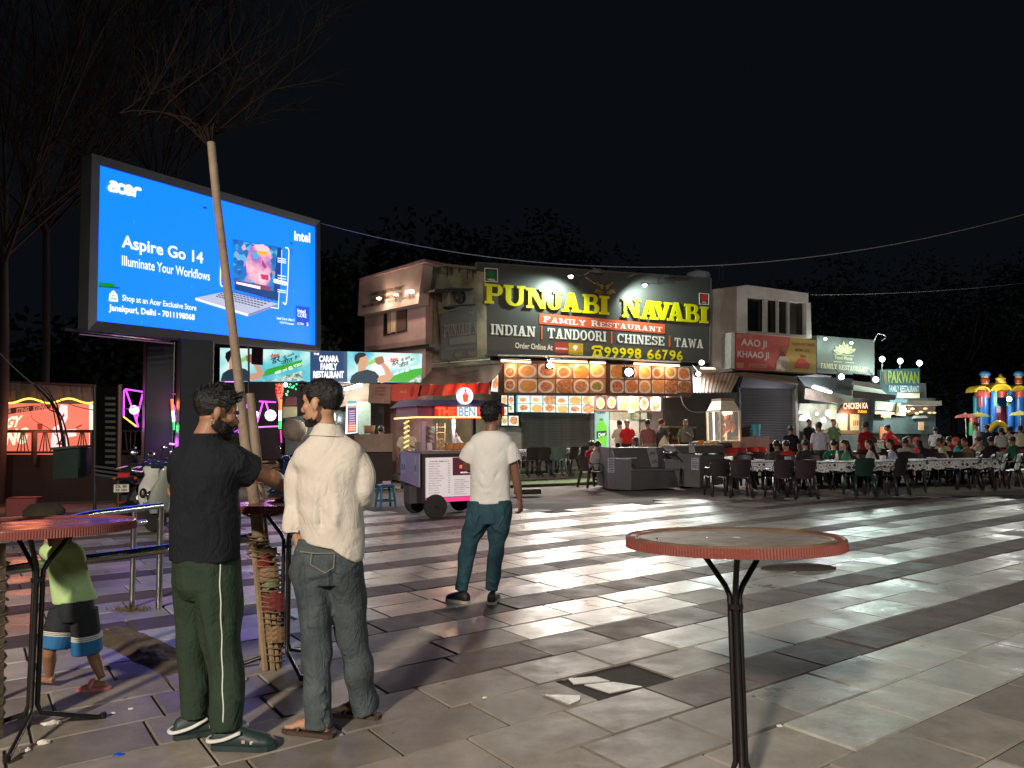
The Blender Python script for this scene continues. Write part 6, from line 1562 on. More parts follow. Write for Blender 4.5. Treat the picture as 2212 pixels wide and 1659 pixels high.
# counter, sack, basket
ct=thing('stall_counter','worn beige counter of the drink stall behind the cart','counter',down(DW.p(cCART(150,900),.5)))
MB().prism([DW.p(cCART(*p),.5)for p in((-60,850),(345,850),(345,655),(-60,665))],-DW.n*.6).build('front',warmwall,ct)
MB().prism([down(DW.p(cCART(-60,800),.4)),down(DW.p(cCART(345,800),.4)),DW.p(cCART(345,830),.4),DW.p(cCART(-60,830),.4)],-DW.n*.4).build('base',mat('counter_base',(.03,.022,.02),.8),ct)
bk=thing('basket','round tan basket on the beige stall counter','basket',DW.p(cCART(98,655),.3))
MB().lathe(DW.p(cCART(98,655),.3),[(.13,0),(.17,.22),(.16,.22),(.12,.02)],18).build('bowl',mat('wicker',(.30,.19,.10),.8,bump=.6,bscale=60),bk,smooth=True)
sk=DW.p(cMID(1260,910),.1)
sack=MB();bm=bmesh.new();bmesh.ops.create_icosphere(bm,subdivisions=3,radius=1)
me=bpy.data.meshes.new('cloth_bundle')
for v in bm.verts:v.co=sk+V(v.co.x*.36,v.co.y*.25,v.co.z*.30+.28)*(1 if True else 1)+V(.05*noise.noise(v.co*2),0,.06*noise.noise(v.co*3+V(5,5,5)))
bm.to_mesh(me);bm.free();me.materials.append(mat('beige_sackcloth',(.30,.26,.19),.9,var=.25,scale=5,bump=.5));me.polygons.foreach_set('use_smooth',[True]*len(me.polygons))
tag(link_mesh('cloth_bundle',me),'beige cloth bundle left of the bearded face of the man in the beige shirt','cloth bundle')
# ---- coloured light strings
def neon(pts,cr,Y,col,label,k=1.6,r=.018,group='glowing light strings',balls=()):
 P=[at(*cr(*p),Y)for p in pts]
 t=thing('light_string',label,'light string',P[0],group=group)
 for i in range(len(P)-1):MB().tube([P[i],P[i+1]],r,6).build('light_tube',glow(*col,k),t)
 for b in balls:
  p=at(*cr(*b[:2]),Y-.05);MB().ell(p,(b[2],)*3,n=12).build('globe',glow(255,215,255,1.6),t,smooth=True)
 lamp(t,'POINT',P[len(P)//2]+V(0,-.25,0),1.3,(.75,.15,1),.1)
 return t
PU_=(225,75,250)
neon([(1165,530),(1170,290),(1185,275),(1345,300)],cLEFT,16.5,PU_,'purple light outline at the left with a straight top bar',1.6)
neon([(1185,275),(1285,570),(1345,320)],cLEFT,16.4,PU_,'purple V of light holding a white globe, leftmost',balls=((1265,470,.10),))
neon([(1285,570),(1305,630),(1270,620)],cLEFT,16.4,PU_,'small purple hook of light below the leftmost globe')
neon([(1165,535),(1225,580),(1285,625)],cLEFT,16.3,(255,200,60),'short slanting yellow light strip beside the leftmost purple V',1.5)
neon([(105,520),(150,640),(195,695),(235,635)],cMID,16.0,PU_,'purple V of light beside the tricolour tube, behind the black shirted man',balls=((186,635,.09),))
neon([(220,690),(235,635)],cMID,15.9,PU_,'short purple stroke right of the second globe')
neon([(185,825),(150,915)],cMID,15.9,PU_,'tilted purple tube near the scooter')
neon([(90,940),(140,945)],cMID,15.8,(250,150,255),'short flat pink tube just above the scooter',1.8)
neon([(215,770),(232,805)],cMID,15.9,PU_,'tiny purple stroke above the tilted tube')
neon([(98,470),(240,478)],cMID,16.1,(150,60,130),'dim purple top bar above the tricolour tube',.7)
for x,y in((232,862),(190,918)):neon([(x,y),(x-10,y+14)],cMID,15.8,(255,190,110),'small orange glint near the tilted purple tube' if x>200 else 'small orange glint beside the flat pink tube',1.4)
def tri(x0,y0,x1,y1,Y,label,r=.028):
 P=lambda t:at(*cMID(lin(x0,x1,t),lin(y0,y1,t)),Y)
 t=thing('tricolour_tube',label,'light tube',P(1))
 MB().tube([P(0),P(.38)],r,8).build('orange_part',glow(255,110,60,1.6),t);MB().tube([P(.38),P(.72)],r,8).build('white_part',glow(255,250,245,2.2),t);MB().tube([P(.72),P(1)],r,8).build('green_part',glow(30,200,90,1.3),t)
 lamp(t,'POINT',P(.95)+V(.15,-.3,0),3,(.1,1,.3),.1);lamp(t,'POINT',P(.2)+V(.15,-.3,0),3,(1,.25,.1),.1)
tri(112,520,136,810,15.8,'left tricolour tube of orange, white and green light')
tri(855,555,856,760,17.5,'middle tricolour tube beside the slender tree trunk',.022)
tri(1136,520,1130,800,17.0,'right tricolour tube below the red lamp cluster',.035)
neon([(830,545),(812,605)],cMID,17.6,PU_,'short purple stroke right beside the slender trunk')
neon([(845,520),(905,690),(900,790)],cMID,17.6,PU_,'purple V stroke left of the third globe',balls=((900,665,.085),))
neon([(972,540),(905,780)],cMID,17.5,PU_,'long slanting purple stroke between the two right globes')
neon([(995,540),(1025,640),(1055,720),(1095,665)],cMID,17.4,PU_,'purple V of light holding the largest white globe',balls=((1042,672,.13),))
neon([(935,540),(1090,548)],cMID,17.5,PU_,'purple top bar behind the two right globes',1.3)
neon([(890,785),(1120,775)],cMID,17.6,(200,120,210),'pale purple bottom bar behind the two right globes',1.0)
neon([(715,640),(740,700),(745,760),(742,840)],cMID,17.6,PU_,'purple stroke left of the slender trunk')
neon([(690,835),(755,800)],cMID,17.5,(170,60,200),'dim purple curve by the black shirted man nose',.9)
neon([(1136,810),(1145,930)],cMID,17.0,(215,60,160),'pinkish lower tail of the right tricolour tube',1.0)
neon([(610,356),(735,358)],cMID,19.8,(230,130,240),'thin purple line along the lower edge of the drink banner',1.2,.012)
# red lamp cluster and green fairy lights
rc=thing('red_lamp_cluster','hanging tapering cluster of red fairy lights','fairy lights',at(*cMID(1125,560),17.2));R7=random.Random(9)
mb=MB();
MB().tube([at(*cMID(1125,372),17.25),at(*cMID(1125,450),17.25),at(*cMID(1128,560),17.25)],[.08,.09,.02],10,k=3).build('red_core',glow(200,15,15,.6,var=.5,scale=20),rc)
for i in range(60):
 t=R7.random();w=38*(1-t*.8);p=at(*cMID(1128+R7.uniform(-w,w),380+t*170),17.08);mb.ell(p,(.013,.013,.013),n=5)
mb.build('red_bulb',glow(255,90,70,2.5),rc);tag(C.objects[-1],kind='stuff');lamp(rc,'POINT',at(*cMID(1125,480),16.9),6,(1,.05,.03),.1)
gcz=thing('green_fairy_lights','scattered green fairy lights under the drink banner','fairy lights',at(*cMID(1240,460),17.2));mb=MB()
for x,y in((1215,405),(1240,408),(1253,410),(1288,378),(1282,425),(1205,448),(1190,470),(1196,480),(1262,395),(1228,380)):mb.ell(at(*cMID(x,y),17.1),(.018,)*3,n=6)
mb.build('green_bulb',glow(60,255,140,2.5),gcz);tag(C.objects[-1],kind='stuff');lamp(gcz,'POINT',at(*cMID(1250,430),16.8),8,(.1,1,.3),.1)
q=at(*cMID(1183,385),17.0);o=thing('small_white_lamp','small white lamp between the red cluster and the green fairy lights','lamp',q);MB().ell(q,(.05,.03,.05),n=8).build('lamp_face',glow(255,245,250,4),o);MB().tube([q,q+V(0,.1,.25)],.008,4).build('wire',dark_metal,o)
# ================================================================= red backlit banner, railing, dark board
LW=Wall(at(0,900,18).x,18.0,6)
rb=thing('red_backlit_banner','wide red backlit banner cut off at the left edge behind a railing','banner',LW.p(cLEFT(400,960)))
L_=cLEFT
redglow=emi('red_backlight',(.95,.19,.12),1.2,var=.4,scale=.7)
def LB(pts,m,off,nm='banner_print',th=0.0):return flat(rb,LW,[L_(*p)for p in pts],m,off,nm,th)
LB([(-60,990),(890,860),(890,230),(-60,190)],paint(60,50,48),-.02,'frame',.1)
LB([(-60,960),(840,850),(840,415),(-60,405)],redglow,.01,'banner_panel')
LB([(840,850),(892,850),(892,420),(840,415)],glow(225,240,225,.9),.012,'white_edge')
LB([(-60,400),(892,410),(892,262),(-60,205)],mat('dim_product_strip',(.10,.13,.14),.6,var=.6,scale=3,col2=(.03,.05,.07)),.01,'product_strip')
for i,x in enumerate((40,95,190,290,350,425,545,620,720,820)):
 LB([(x,380+i),(x+55,382+i),(x+50,290+i),(x+10,285+i)],paint(120-i*3,112-i*3,96),.02+.001*i,'product_print')
 LB([(x+12,292+i),(x+42,294+i),(x+38,245+i),(x+16,244+i)],paint(90,95,88),.03+.001*i,'product_print')
LB([(-60,530),(480,455),(480,410),(-60,470)],paint(90,75,68),.02,'dark_band')
pg=glow(225,240,205,1.0)
def lt(s,a,b_,c_,m=pg,bd=.05,off=.03):letter(rb,LW,s,L_(*a),L_(*b_),L_(*c_),m,off,bd)
lt('STING',(-60,515),(100,498),(-60,470),glow(200,120,100,.7));lt('STING',(150,500),(270,485),(155,455),glow(200,120,100,.7));lt('STING',(310,478),(440,460),(315,430),glow(200,120,100,.7))
lt('ENERGY',(-190,672),(180,630),(-150,560));lt('TASTING',(-330,860),(245,790),(-300,700))
lt('ELECTRIFYING',(-60,700),(140,690),(-60,680),bd=.02)
LB([(480,840),(640,835),(640,800),(600,620),(640,540),(635,430),(570,420),(545,520),(570,600),(500,640),(480,760)],glow(255,215,215,1.0),.02)
LB([(590,740),(720,715),(720,650),(610,655)],glow(240,230,225,.9),.03)
for pts in([(350,600),(400,600),(400,655),(355,655)],[(710,635),(760,610),(775,600),(765,625),(720,645)],[(520,800),(560,760),(600,810),(560,795)],[(560,560),(600,500),(610,520),(575,580)]):LB(pts,glow(150,60,50,.6),.035)
ys=MB();ys.tube([LW.p(L_(x,385+22*math.sin(x*.017)),.12)for x in range(-40,900,30)],.022,6);ys.build('yellow_light_strip',glow(255,215,90,1.8),rb)
lamp(rb,'POINT',LW.p(L_(300,650),1.2),30,(1,.25,.12),.4)
rw=paint(30,14,12)
ral=thing('balcony_railing','dark railing with slanted bars in front of the red backlit banner','railing',down(LW.p(L_(300,980),.9)))
def RT(a,b_,r=.02,nm='rail'):return MB().tube([LW.p(L_(*a),.9),LW.p(L_(*b_),.9)],r,6).build(nm,rw,ral)
RT((-60,672),(900,672),.035);RT((-60,872),(900,868),.03);RT((325,680),(320,985),.06,'post');RT((870,672),(870,985),.05,'post');RT((-30,680),(-30,985),.05,'post')
for c0 in(0,210,420,600,770):
 for dx in(-55,-18,18,55):
  if abs(c0+dx-325)>15:RT((c0+dx*.25+5,680),(c0+dx+5,865),.012,'bar')
RT((890,672),(1584,665),.03);RT((890,860),(1584,860),.03)
for k in range(8):RT((1180+k*50,670),(1200+k*50-(k%3)*18,860),.012,'bar')
MB().prism([down(LW.p(L_(-60,990),.7)),down(LW.p(L_(1300,960),.7)),LW.p(L_(1300,900),.7),LW.p(L_(-60,890),.7)],-LW.n*.2).build('plinth',mat('dark_plinth',(.014,.012,.012),.8,var=.4,scale=2),ral)
db=thing('dark_menu_board','tall dark standing menu board with faint rows right of the red banner','menu board',G(234,1112))
DBW=Wall(at(204,900,13.6).x,13.6,10)
slabwall([L_(905,1075),L_(1125,1095),L_(1130,240),L_(895,262)],DBW,0,.1,'panel',mat('menu_board_black',(.004,.004,.004),.9,spec=.05,var=.3,scale=3),db)
for x in(1125,):MB().tube([down(DBW.p(L_(x,1000))),DBW.p(L_(x+5,232))],.035,8).build('post',mat('bronze_post',(.10,.06,.045),.4,.5),db)
MB().tube([down(DBW.p(L_(905,1000))),DBW.p(L_(895,262))],.03,8).build('post',dark_metal,db)
for i in range(12):
 y=350+i*55;flat(db,DBW,[L_(990,y+22),L_(1090,y+24),L_(1090,y),L_(990,y-2)],paint(30,28,27),.01,'menu_row')
for i in range(3):slabwall([L_(880,1010+i*38),L_(1110,1040+i*40),L_(1110,1020+i*40),L_(880,990+i*38)],DBW,.2,.04,'grey_plank',paint(22,30,36),db)
# arching dark branches / bundle of cables in front of the banner
ab=thing('bare_shrub','bundle of bare arching stems in front of the red banner','shrub',G(150,1105))
mb=MB()
for pts,r in(([(320,230),(420,330),(500,420),(560,560),(600,810),(610,1100)],.035),([(380,240),(470,340),(520,440),(590,560),(650,820),(650,1100)],.02),([(350,260),(400,370),(470,470),(540,500),(560,600)],.015),([(430,250),(500,360),(540,430),(560,560)],.018),([(285,470),(310,560),(400,610),(480,660),(560,740)],.006),([(340,235),(440,360),(500,460),(540,700),(580,900)],.015)):
 mb.tube([at(*L_(*p),13.5+.2*i)for i,p in enumerate(pts)],[r*(.4+.6*i/(len(pts)-1))for i in range(len(pts))],6,k=3)
mb.build('stems',bark_dark,ab)
gb=thing('green_bin_box','tall dark green cabinet in front of the railing','cabinet',G(165,1112))
p0=G(136,1112);MB().prism([at(*L_(500,1120),13.2),at(*L_(735,1110),13.2),at(*L_(735,830),13.2),at(*L_(500,845),13.2)],(0,.4,0)).build('body',mat('dark_green_paint',(.006,.028,.022),.5,var=.3),gb)
MB().prism([at(*L_(470,850),13.15),at(*L_(745,825),13.15),at(*L_(740,805),13.15),at(*L_(475,825),13.15)],(0,.5,0)).build('lid',mat('lid_grey',(.07,.06,.055),.6),gb)
sk2=thing('yellow_sack','dim yellowish sack on the ground behind the left table','sack',at(*L_(420,1440),11.5)*1)
pS=G(*L_(420,1500));pS=at(*L_(420,1350),12.0);MB().box((pS.x,12.0,.22),(.56,.35,.44),bev=.1,rot=.2).build('body',mat('jute_sack',(.045,.038,.02),.9,var=.3,bump=.6,bscale=20),sk2,smooth=True)
rbk=thing('red_crate','dim red crate on the ground left of the yellowish sack','crate',at(*L_(230,1420),12.2))
pS=at(*L_(235,1375),12.2);MB().box(pS,(.45,.3,.28),rot=.2,bev=.02).build('box',mat('dim_red_crate',(.16,.015,.018),.6),rbk)
# ================================================================= motorbike seen from behind, and two scooters
tyre=bpy.data.materials['tyre_rubber'];blk=mat('gloss_black',(.012,.013,.016),.2,var=.2,coat=.4)
def rotated(p,rz):
 return Matrix.Translation(p)@Matrix.Rotation(rz,4,'Z')
MX=Matrix.Rotation(math.radians(90),3,'Y')
def bike(loc,rz,label,body,scooter=False,plate=True):
 t=thing('scooter' if scooter else 'motorcycle',label,'scooter' if scooter else 'motorcycle',loc,rz)
 # local: front +Y
 wr_=.23 if scooter else .30
 for y in(-.62,.64):
  w_=MB().lathe((0,y,wr_),[(wr_*.62,-.045),(wr_*.95,-.05),(wr_,0),(wr_*.95,.05),(wr_*.62,.045)],24,MX).build('wheel',tyre,t,local=True,smooth=50)
  WMX[w_.name]=wm(t);MB().lathe((0,y,wr_),[(wr_*.6,-.02),(wr_*.6,.02)],16,MX).build('rim',steel,w_,local=True)
 if scooter:
 # leg shield, front apron, footboard, rear body, seat
  mb=MB();mb.loft([(V(0,.55,.30),V(.14,0,0),V(0,.08,0)),(V(0,.52,.48),V(.20,0,0),V(0,.11,0)),(V(0,.46,.68),V(.19,0,0),V(0,.10,0)),(V(0,.40,.84),V(.11,0,0),V(0,.07,0)),(V(0,.36,.95),V(.15,0,0),V(0,.09,0)),(V(0,.35,1.02),V(.10,0,0),V(0,.06,0))],18)
  mb.build('front_apron',body,t,local=True,smooth=60)
  for s in(-1,1):
   MB().ell((s*.11,.615,.56),(.055,.035,.085),n=12).build('indicator_recess',blk,t,local=True,smooth=True)
   MB().ell((s*.11,.645,.56),(.025,.02,.035),n=8).build('indicator_lens',paint(150,120,90,.2),t,local=True,smooth=True)
   MB().tube([(s*.08,.34,1.0),(s*.34,.28,1.02)],.018,8).build('grip',blk,t,local=True)
   MB().tube([(s*.2,.32,1.02),(s*.28,.36,1.18)],.007,5).build('mirror_stem',blk,t,local=True);MB().ell((s*.29,.36,1.21),(.065,.015,.04),n=10).build('mirror',chrome,t,local=True,smooth=True)
  MB().box((0,.645,.53),(.02,.012,.06)).build('badge',blk,t,local=True)
  MB().ell((0,.42,1.03),(.16,.07,.05),n=12).build('visor',mat('visor_blue',(.01,.03,.08),.1),t,local=True,smooth=True)
  MB().box((0,.66,.40),(.2,.05,.05),bev=.01).build('fender_gap',blk,t,local=True);MB().loft([(V(0,.50,.46),V(.08,0,0),V(0,.02,.02)),(V(0,.66,.49),V(.085,0,0),V(0,.03,.03)),(V(0,.84,.40),V(.07,0,0),V(0,.02,.02))],10).build('front_fender',body,t,local=True,smooth=True)
  MB().box((0,.12,.30),(.34,.55,.08),bev=.03).build('footboard',blk,t,local=True)
  MB().loft([(V(0,-.12,.42),V(.15,0,0),V(0,0,.14)),(V(0,-.40,.52),V(.20,0,0),V(0,0,.17)),(V(0,-.72,.62),V(.15,0,0),V(0,0,.12)),(V(0,-.92,.68),V(.06,0,0),V(0,0,.06))],16).build('rear_body',body,t,local=True,smooth=60)
  MB().loft([(V(0,-.05,.74),V(.12,0,0),V(0,0,.04)),(V(0,-.35,.76),V(.17,0,0),V(0,0,.06)),(V(0,-.85,.82),V(.13,0,0),V(0,0,.05))],14).build('seat',blk,t,local=True,smooth=60)
  for s in(-1,1):MB().tube([(s*.2,-.25,.52),(s*.215,-.5,.60),(s*.17,-.75,.66)],.012,5).build('trim_strip',chrome,t,local=True)
 else:
  MB().loft([(V(0,.25,.80),V(.07,0,0),V(0,0,.06)),(V(0,.10,.84),V(.15,0,0),V(0,0,.13)),(V(0,-.12,.80),V(.11,0,0),V(0,0,.09))],14).build('fuel_tank',body,t,local=True,smooth=60)
  MB().loft([(V(0,-.08,.82),V(.10,0,0),V(0,0,.05)),(V(0,-.45,.82),V(.14,0,0),V(0,0,.06)),(V(0,-.80,.88),V(.09,0,0),V(0,0,.05))],14).build('seat',blk,t,local=True,smooth=60)
  MB().box((0,0,.45),(.26,.45,.35),bev=.06).build('engine',dark_metal,t,local=True)
  MB().loft([(V(0,-.55,.62),V(.09,0,0),V(0,0,.05)),(V(0,-.85,.70),V(.10,0,0),V(0,0,.04)),(V(0,-.98,.55),V(.08,0,0),V(0,.03,.01))],10).build('rear_fender',blk,t,local=True,smooth=True)
  for s in(-1,1):
   MB().tube([(0,.42,1.02),(s*.2,.42,1.06),(s*.36,.32,1.06)],.014,6,k=2).build('handlebar',steel,t,local=True)
   MB().tube([(s*.1,.64,.30),(s*.07,.42,.95)],.02,6).build('fork',steel,t,local=True)
   MB().tube([(s*.2,.4,1.06),(s*.26,.38,1.24)],.006,5).build('mirror_stem',blk,t,local=True);MB().ell((s*.27,.38,1.26),(.06,.015,.04),n=8).build('mirror',chrome,t,local=True,smooth=True)
   MB().ell((s*.17,-.86,.76),(.03,.03,.025),n=8).build('indicator',paint(200,90,20,.3),t,local=True)
   MB().tube([(s*.12,-.9,.93),(s*.12,-.4,.95)],.012,5).build('grab_rail',steel,t,local=True)
  MB().tube([(.16,.1,.3),(.2,-.3,.3),(.2,-.75,.42)],[.03,.04,.05],8).build('exhaust',steel,t,local=True)
  MB().ell((0,.5,.95),(.10,.09,.10),n=12).build('headlamp',chrome,t,local=True,smooth=True)
 ty=-.96 if not scooter else-.97
 if not scooter:
  MB().box((0,-.93,.82),(.19,.05,.08),bev=.015).build('tail_lamp',mat('tail_lamp_red',(.5,.03,.03),.25),t,local=True)
  MB().box((0,-1.02,.60),(.24,.012,.13)).build('number_plate',mat('plate_white',(.70,.70,.62),.5),t,local=True)
  for s,z in(('DL 8S',.61),('AX 1064',.55)):
   g=text_geo(s,.03);MB().geo(g,lambda a,b,c:Vector((-.09+.18*a,-1.03,z+.045*b))).build('lettering',paint(25,25,25),t,local=True,fix=False)
  MB().box((0,-1.0,.36),(.08,.02,.035)).build('reflector',paint(150,15,15,.2),t,local=True)
 return t
white_paint=mat('white_scooter_paint',(.62,.64,.60),.25,var=.08,coat=.5);olive=mat('grey_green_scooter_paint',(.30,.33,.28),.3,var=.1,coat=.4)
bike(G(228,1135)+V(0,1.2,0),.15,'black motorcycle seen from behind with a white number plate',blk)
bike(gx(336,13.0),math.pi+.35,'white scooter facing the plaza with dark indicators in its front',white_paint,True)
bike(gx(398,11.6),math.radians(62),'grey green scooter parked side on behind the black shirted man',olive,True)
bike(gx(655,15.2),math.radians(150),'dark blue scooter behind the slender tree and its stake',mat('dark_blue_scooter_paint',(.012,.03,.09),.2,coat=.5),True)
# ================================================================= stone bench block and kiosk counters
ks=thing('stone_bench','square dark stone bench with sloping backs and painted marks','bench',G(*cSHOP(1700,1590)))
lilst=mat('lilac_lit_stone',(.10,.095,.115),.6,var=.3,scale=1.5);dkst=mat('polished_dark_stone',(.042,.038,.038),.38,var=.35,scale=2,rvar=.1)
Yk=19.6;Bk=G(*cSHOP(1295,1580));Bk2=G(*cSHOP(2110,1590))
KW=Wall(Bk.x,19.7,4)
def K(pts,m,off,th,nm):return slabwall([cSHOP(*p)for p in pts],KW,off,th,nm,m,ks)
K([(1300,1578),(1560,1592),(1560,1235),(1370,1225),(1300,1100)],lilst,.0,1.7,'arm')
K([(1560,1592),(2120,1560),(2115,1380),(1560,1362)],dkst,-.05,.9,'seat_block')
K([(1560,1370),(2110,1370),(2110,1345),(1560,1350)],mat('seat_slab',(.07,.065,.065),.35,rvar=.1),.0,.7,'seat_slab')
K([(1560,1350),(2110,1345),(1925,1098),(1340,1100),(1370,1225),(1560,1235)],dkst,-.75,.2,'backrest')
K([(2110,1560),(2120,1245),(1950,1235),(1950,1350),(2060,1370)],lilst,-.02,1.6,'arm')
K([(1790,1325),(1890,1325),(1840,1105),(1735,1105)],paint(120,118,116),-.74,.01,'pale_stripe')
K([(1430,1232),(1620,1225),(1620,1216),(1430,1220)],paint(190,185,160),-.70,.02,'bright_edge')
for s,a,b_,c_ in(('JML',(1770,1190),(1850,1185),(1765,1150)),('OR',(1795,1285),(1860,1280),(1790,1245))):letter(ks,KW,s,cSHOP(*a),cSHOP(*b_),cSHOP(*c_),paint(50,50,52),-.72,.02)
K([(1290,1385),(1365,1390),(1362,1215),(1290,1225)],paint(165,160,185),.01,.01,'paper_notice')
for i in range(8):K([(1300,1375-i*19),(1355,1378-i*19),(1355,1368-i*19),(1300,1366-i*19)],paint(60,60,75),.016,.004,'notice_line')
k2=thing('stone_counter','grey stone counter block with a paper notice left of the first plastic chairs','counter',G(*cSIT(400,1470)))
KW2=Wall(at(*cSIT(160,1400),20.3).x,20.3,6)
def K2(pts,m,off,th,nm):return slabwall([cSIT(*p)for p in pts],KW2,off,th,nm,m,k2)
gst=mat('grey_stone',(.125,.12,.125),.5,var=.3,scale=2);
K2([(225,1470),(395,1480),(395,1130),(120,1030),(120,1100),(215,1200)],gst,0,1.2,'side_block');K2([(395,1480),(660,1440),(660,1120),(440,1110),(395,1130)],dkst,-.1,1.0,'front_block')
K2([(120,1030),(640,1022),(700,1100),(440,1112),(200,1105)],dkst,.05,.06,'slab');K2([(110,1035),(640,1020),(640,1010),(110,1018)],paint(130,110,90),.06,.9,'worktop')
K2([(275,1100),(345,1102),(330,1030),(272,1032)],paint(160,150,145),.06,.01,'pale_patch')
K2([(298,1285),(376,1290),(378,1155),(300,1155)],paint(185,185,200),.01,.01,'paper_notice')
for s,a,b_,c_ in(('FOOD',(305,1180),(368,1180),(305,1162)),('OPEN',(305,1270),(368,1272),(305,1250))):letter(k2,KW2,s,cSIT(*a),cSIT(*b_),cSIT(*c_),paint(50,60,90),.014,.02)
for i in range(3):K2([(306,1245-i*20),(368,1246-i*20),(368,1236-i*20),(306,1235-i*20)],paint(80,85,120),.014,.004,'notice_line')
# bowl and goods on it
for i,(x,y,r,c,lb)in enumerate(((2010,1180,.20,(120,120,125),'steel wok shining on the stone bench right arm'),)):
 p=KW.p(cSHOP(x,y),-.4);o=MB().lathe(p-V(0,0,.06),[(.05,0),(.14,.05),(.2,.14),(.19,.14),(.12,.06),(.001,.02)],20).build('wok',chrome,None,smooth=True);tag(o,lb,'wok')
R8=random.Random(12)
for i,(x,y,c)in enumerate(((310,985,(70,120,180)),(350,940,(190,160,130)),(400,985,(220,140,60)),(460,975,(200,190,150)),(520,990,(230,150,60)),(560,960,(190,180,150)))):
 p=KW2.p(cSIT(x,y),-.3);o=MB().lathe(V(p.x,p.y,at(*cSIT(x,1018),20.4).z),[(.06,0),(.10,.05+.03*(i%3)),(.09,.06+.03*(i%3)),(.001,.06+.05*(i%2))],12).build('food_tray',paint(*c),None)
 tag(o,['blue packet bowl at the left end of the stone counter','brown covered dish at the left of the stone counter','orange food tray, third from left on the stone counter','cream tray in the middle of the stone counter','orange food tray below the glass kiosk corner','pale covered dish against the glass kiosk'][i],'food tray')
 # glass kiosk with roasting skewers
gk=thing('glass_kiosk','lit white framed glass cabinet with roasting meat inside','food display',KW2.p(cSIT(650,1000),-.8))
GW=Wall(KW2.p(cSIT(625,990),-.4).x,KW2.p(cSIT(625,990),-.4).y,12)
cream_m=mat('cream_frame',(.55,.48,.36),.5,var=.2)
corner={'a':(478,950),'b':(628,985),'c':(832,985)}
Pb=GW.p(cSIT(628,985),0);Pc=GW.p(cSIT(832,985),0)
ga=at(*cSIT(478,950),Pb.y+.75)
Hh=GW.p(cSIT(628,640),0).z;zb=Pb.z
Pa=V(ga.x,ga.y,zb);Pd=Pa+(Pc-Pb)
for p in(Pa,Pb,Pc,Pd):MB().box((p.x,p.y,(zb+Hh)/2),(.05,.05,Hh-zb),rot=.2).build('corner_post',cream_m,gk)
for a,b_ in((Pa,Pb),(Pb,Pc),(Pc,Pd),(Pd,Pa)):
 for z in(zb+.02,Hh):MB().tube([V(a.x,a.y,z),V(b_.x,b_.y,z)],.03,4).build('frame_rail',cream_m,gk)
cen=(Pa+Pc)/2
def ring(k,z):return[V(cen.x+(p.x-cen.x)*k,cen.y+(p.y-cen.y)*k,z)for p in(Pa,Pb,Pc,Pd)]
mb=MB();r0_,r1_,r2_=ring(1.04,Hh),ring(.68,Hh+.28),ring(.70,Hh+.34)
b=0;mb.v+=r0_+r1_
for i in range(4):j=(i+1)%4;mb.f.append((i,j,4+j,4+i))
mb.f.append((4,5,6,7));mb.build('hood',cream_m,gk,fix=True);MB().prism(r2_,(0,0,-.05)).build('cap',mat('rust_cap',(.35,.16,.08),.6),gk)
MB().prism([V(p.x,p.y,zb-.02)for p in(Pa,Pb,Pc,Pd)],(0,0,.05)).build('tray',mat('worn_steel',(.4,.36,.3),.4,.6),gk)
gl=bpy.data.materials.new('clear_glass');gl.use_nodes=True;b_=gl.node_tree.nodes['Principled BSDF'];b_.inputs['Base Color'].default_value=(.9,.95,.95,1);b_.inputs['Roughness'].default_value=.08;b_.inputs['Alpha'].default_value=.16
for a,c_ in((Pa,Pb),(Pb,Pc)):MB().prism([V(a.x,a.y,zb),V(c_.x,c_.y,zb),V(c_.x,c_.y,Hh),V(a.x,a.y,Hh)],(0,.01,0)).build('glass_pane',gl,gk)
tq=(Pb.lerp(Pc,.1)+V(0,.12,Hh-zb-.06),Pb.lerp(Pc,.65)+V(0,.12,Hh-zb-.06))
MB().tube(tq,.03,6).build('tube',glow(255,250,235,4),gk);lamp(gk,'POINT',cen+V(0,-.1,Hh-cen.z-.14),30,(1,.88,.7),.1);lamp(gk,'POINT',cen+V(0,-.1,.12),10,(1,.6,.35),.1)
MB().tube([Pa.lerp(Pb,.35)+V(.06,.05,0),Pa.lerp(Pb,.35)+V(.06,.05,Hh-zb)],.02,6).build('tube',glow(255,250,235,3),gk)
meat=mat('roast_meat_red',(.42,.12,.045),.45,var=.6,scale=18,bump=.6,bscale=30,col2=(.20,.05,.02))
for k in range(26):
 x=.12+.75*(k%7)/7;z=.95-(k//7)*.17
 if k//7==3 and k%2:continue
 p=Pb.lerp(Pc,x)+V(R8.uniform(-.03,.03),.25+R8.uniform(-.06,.1),(Hh-zb)*z-.12+R8.uniform(-.04,.04))
 MB().ell(p,(.055,.05,.10+R8.uniform(0,.04)),Matrix.Rotation(R8.uniform(-.5,.5),3,'Y'),n=8).build('roast_piece',meat,gk,smooth=True)
 # small counter with yellow lettered sign behind, red-brown crates
sc2=thing('dark_sign_counter','small dark counter with yellow letters next to the open kitchen','counter',FW.p(cSHOP(2060,1090),1.8))
slabwall([cSHOP(1995,1110),cSHOP(2300,1125),cSHOP(2300,875),cSHOP(1995,865)],FW,1.8,.6,'front',mat('counter_black_brown',(.045,.03,.022),.5,var=.3,scale=3),sc2)
letter(sc2,FW,'PUNJABI NAVABI',cSHOP(2030,1020),cSHOP(2270,1032),cSHOP(2030,965),paint(150,140,20),1.82,.03)
slabwall([cSHOP(1990,870),cSHOP(2310,880),cSHOP(2310,862),cSHOP(1990,852)],FW,1.85,.7,'top',paint(150,120,90),sc2)
flat(sc2,FW,[cSIT(70,1005),cSIT(260,1015),cSIT(260,985),cSIT(70,978)],paint(130,60,50),1.82,'lower_stripe')
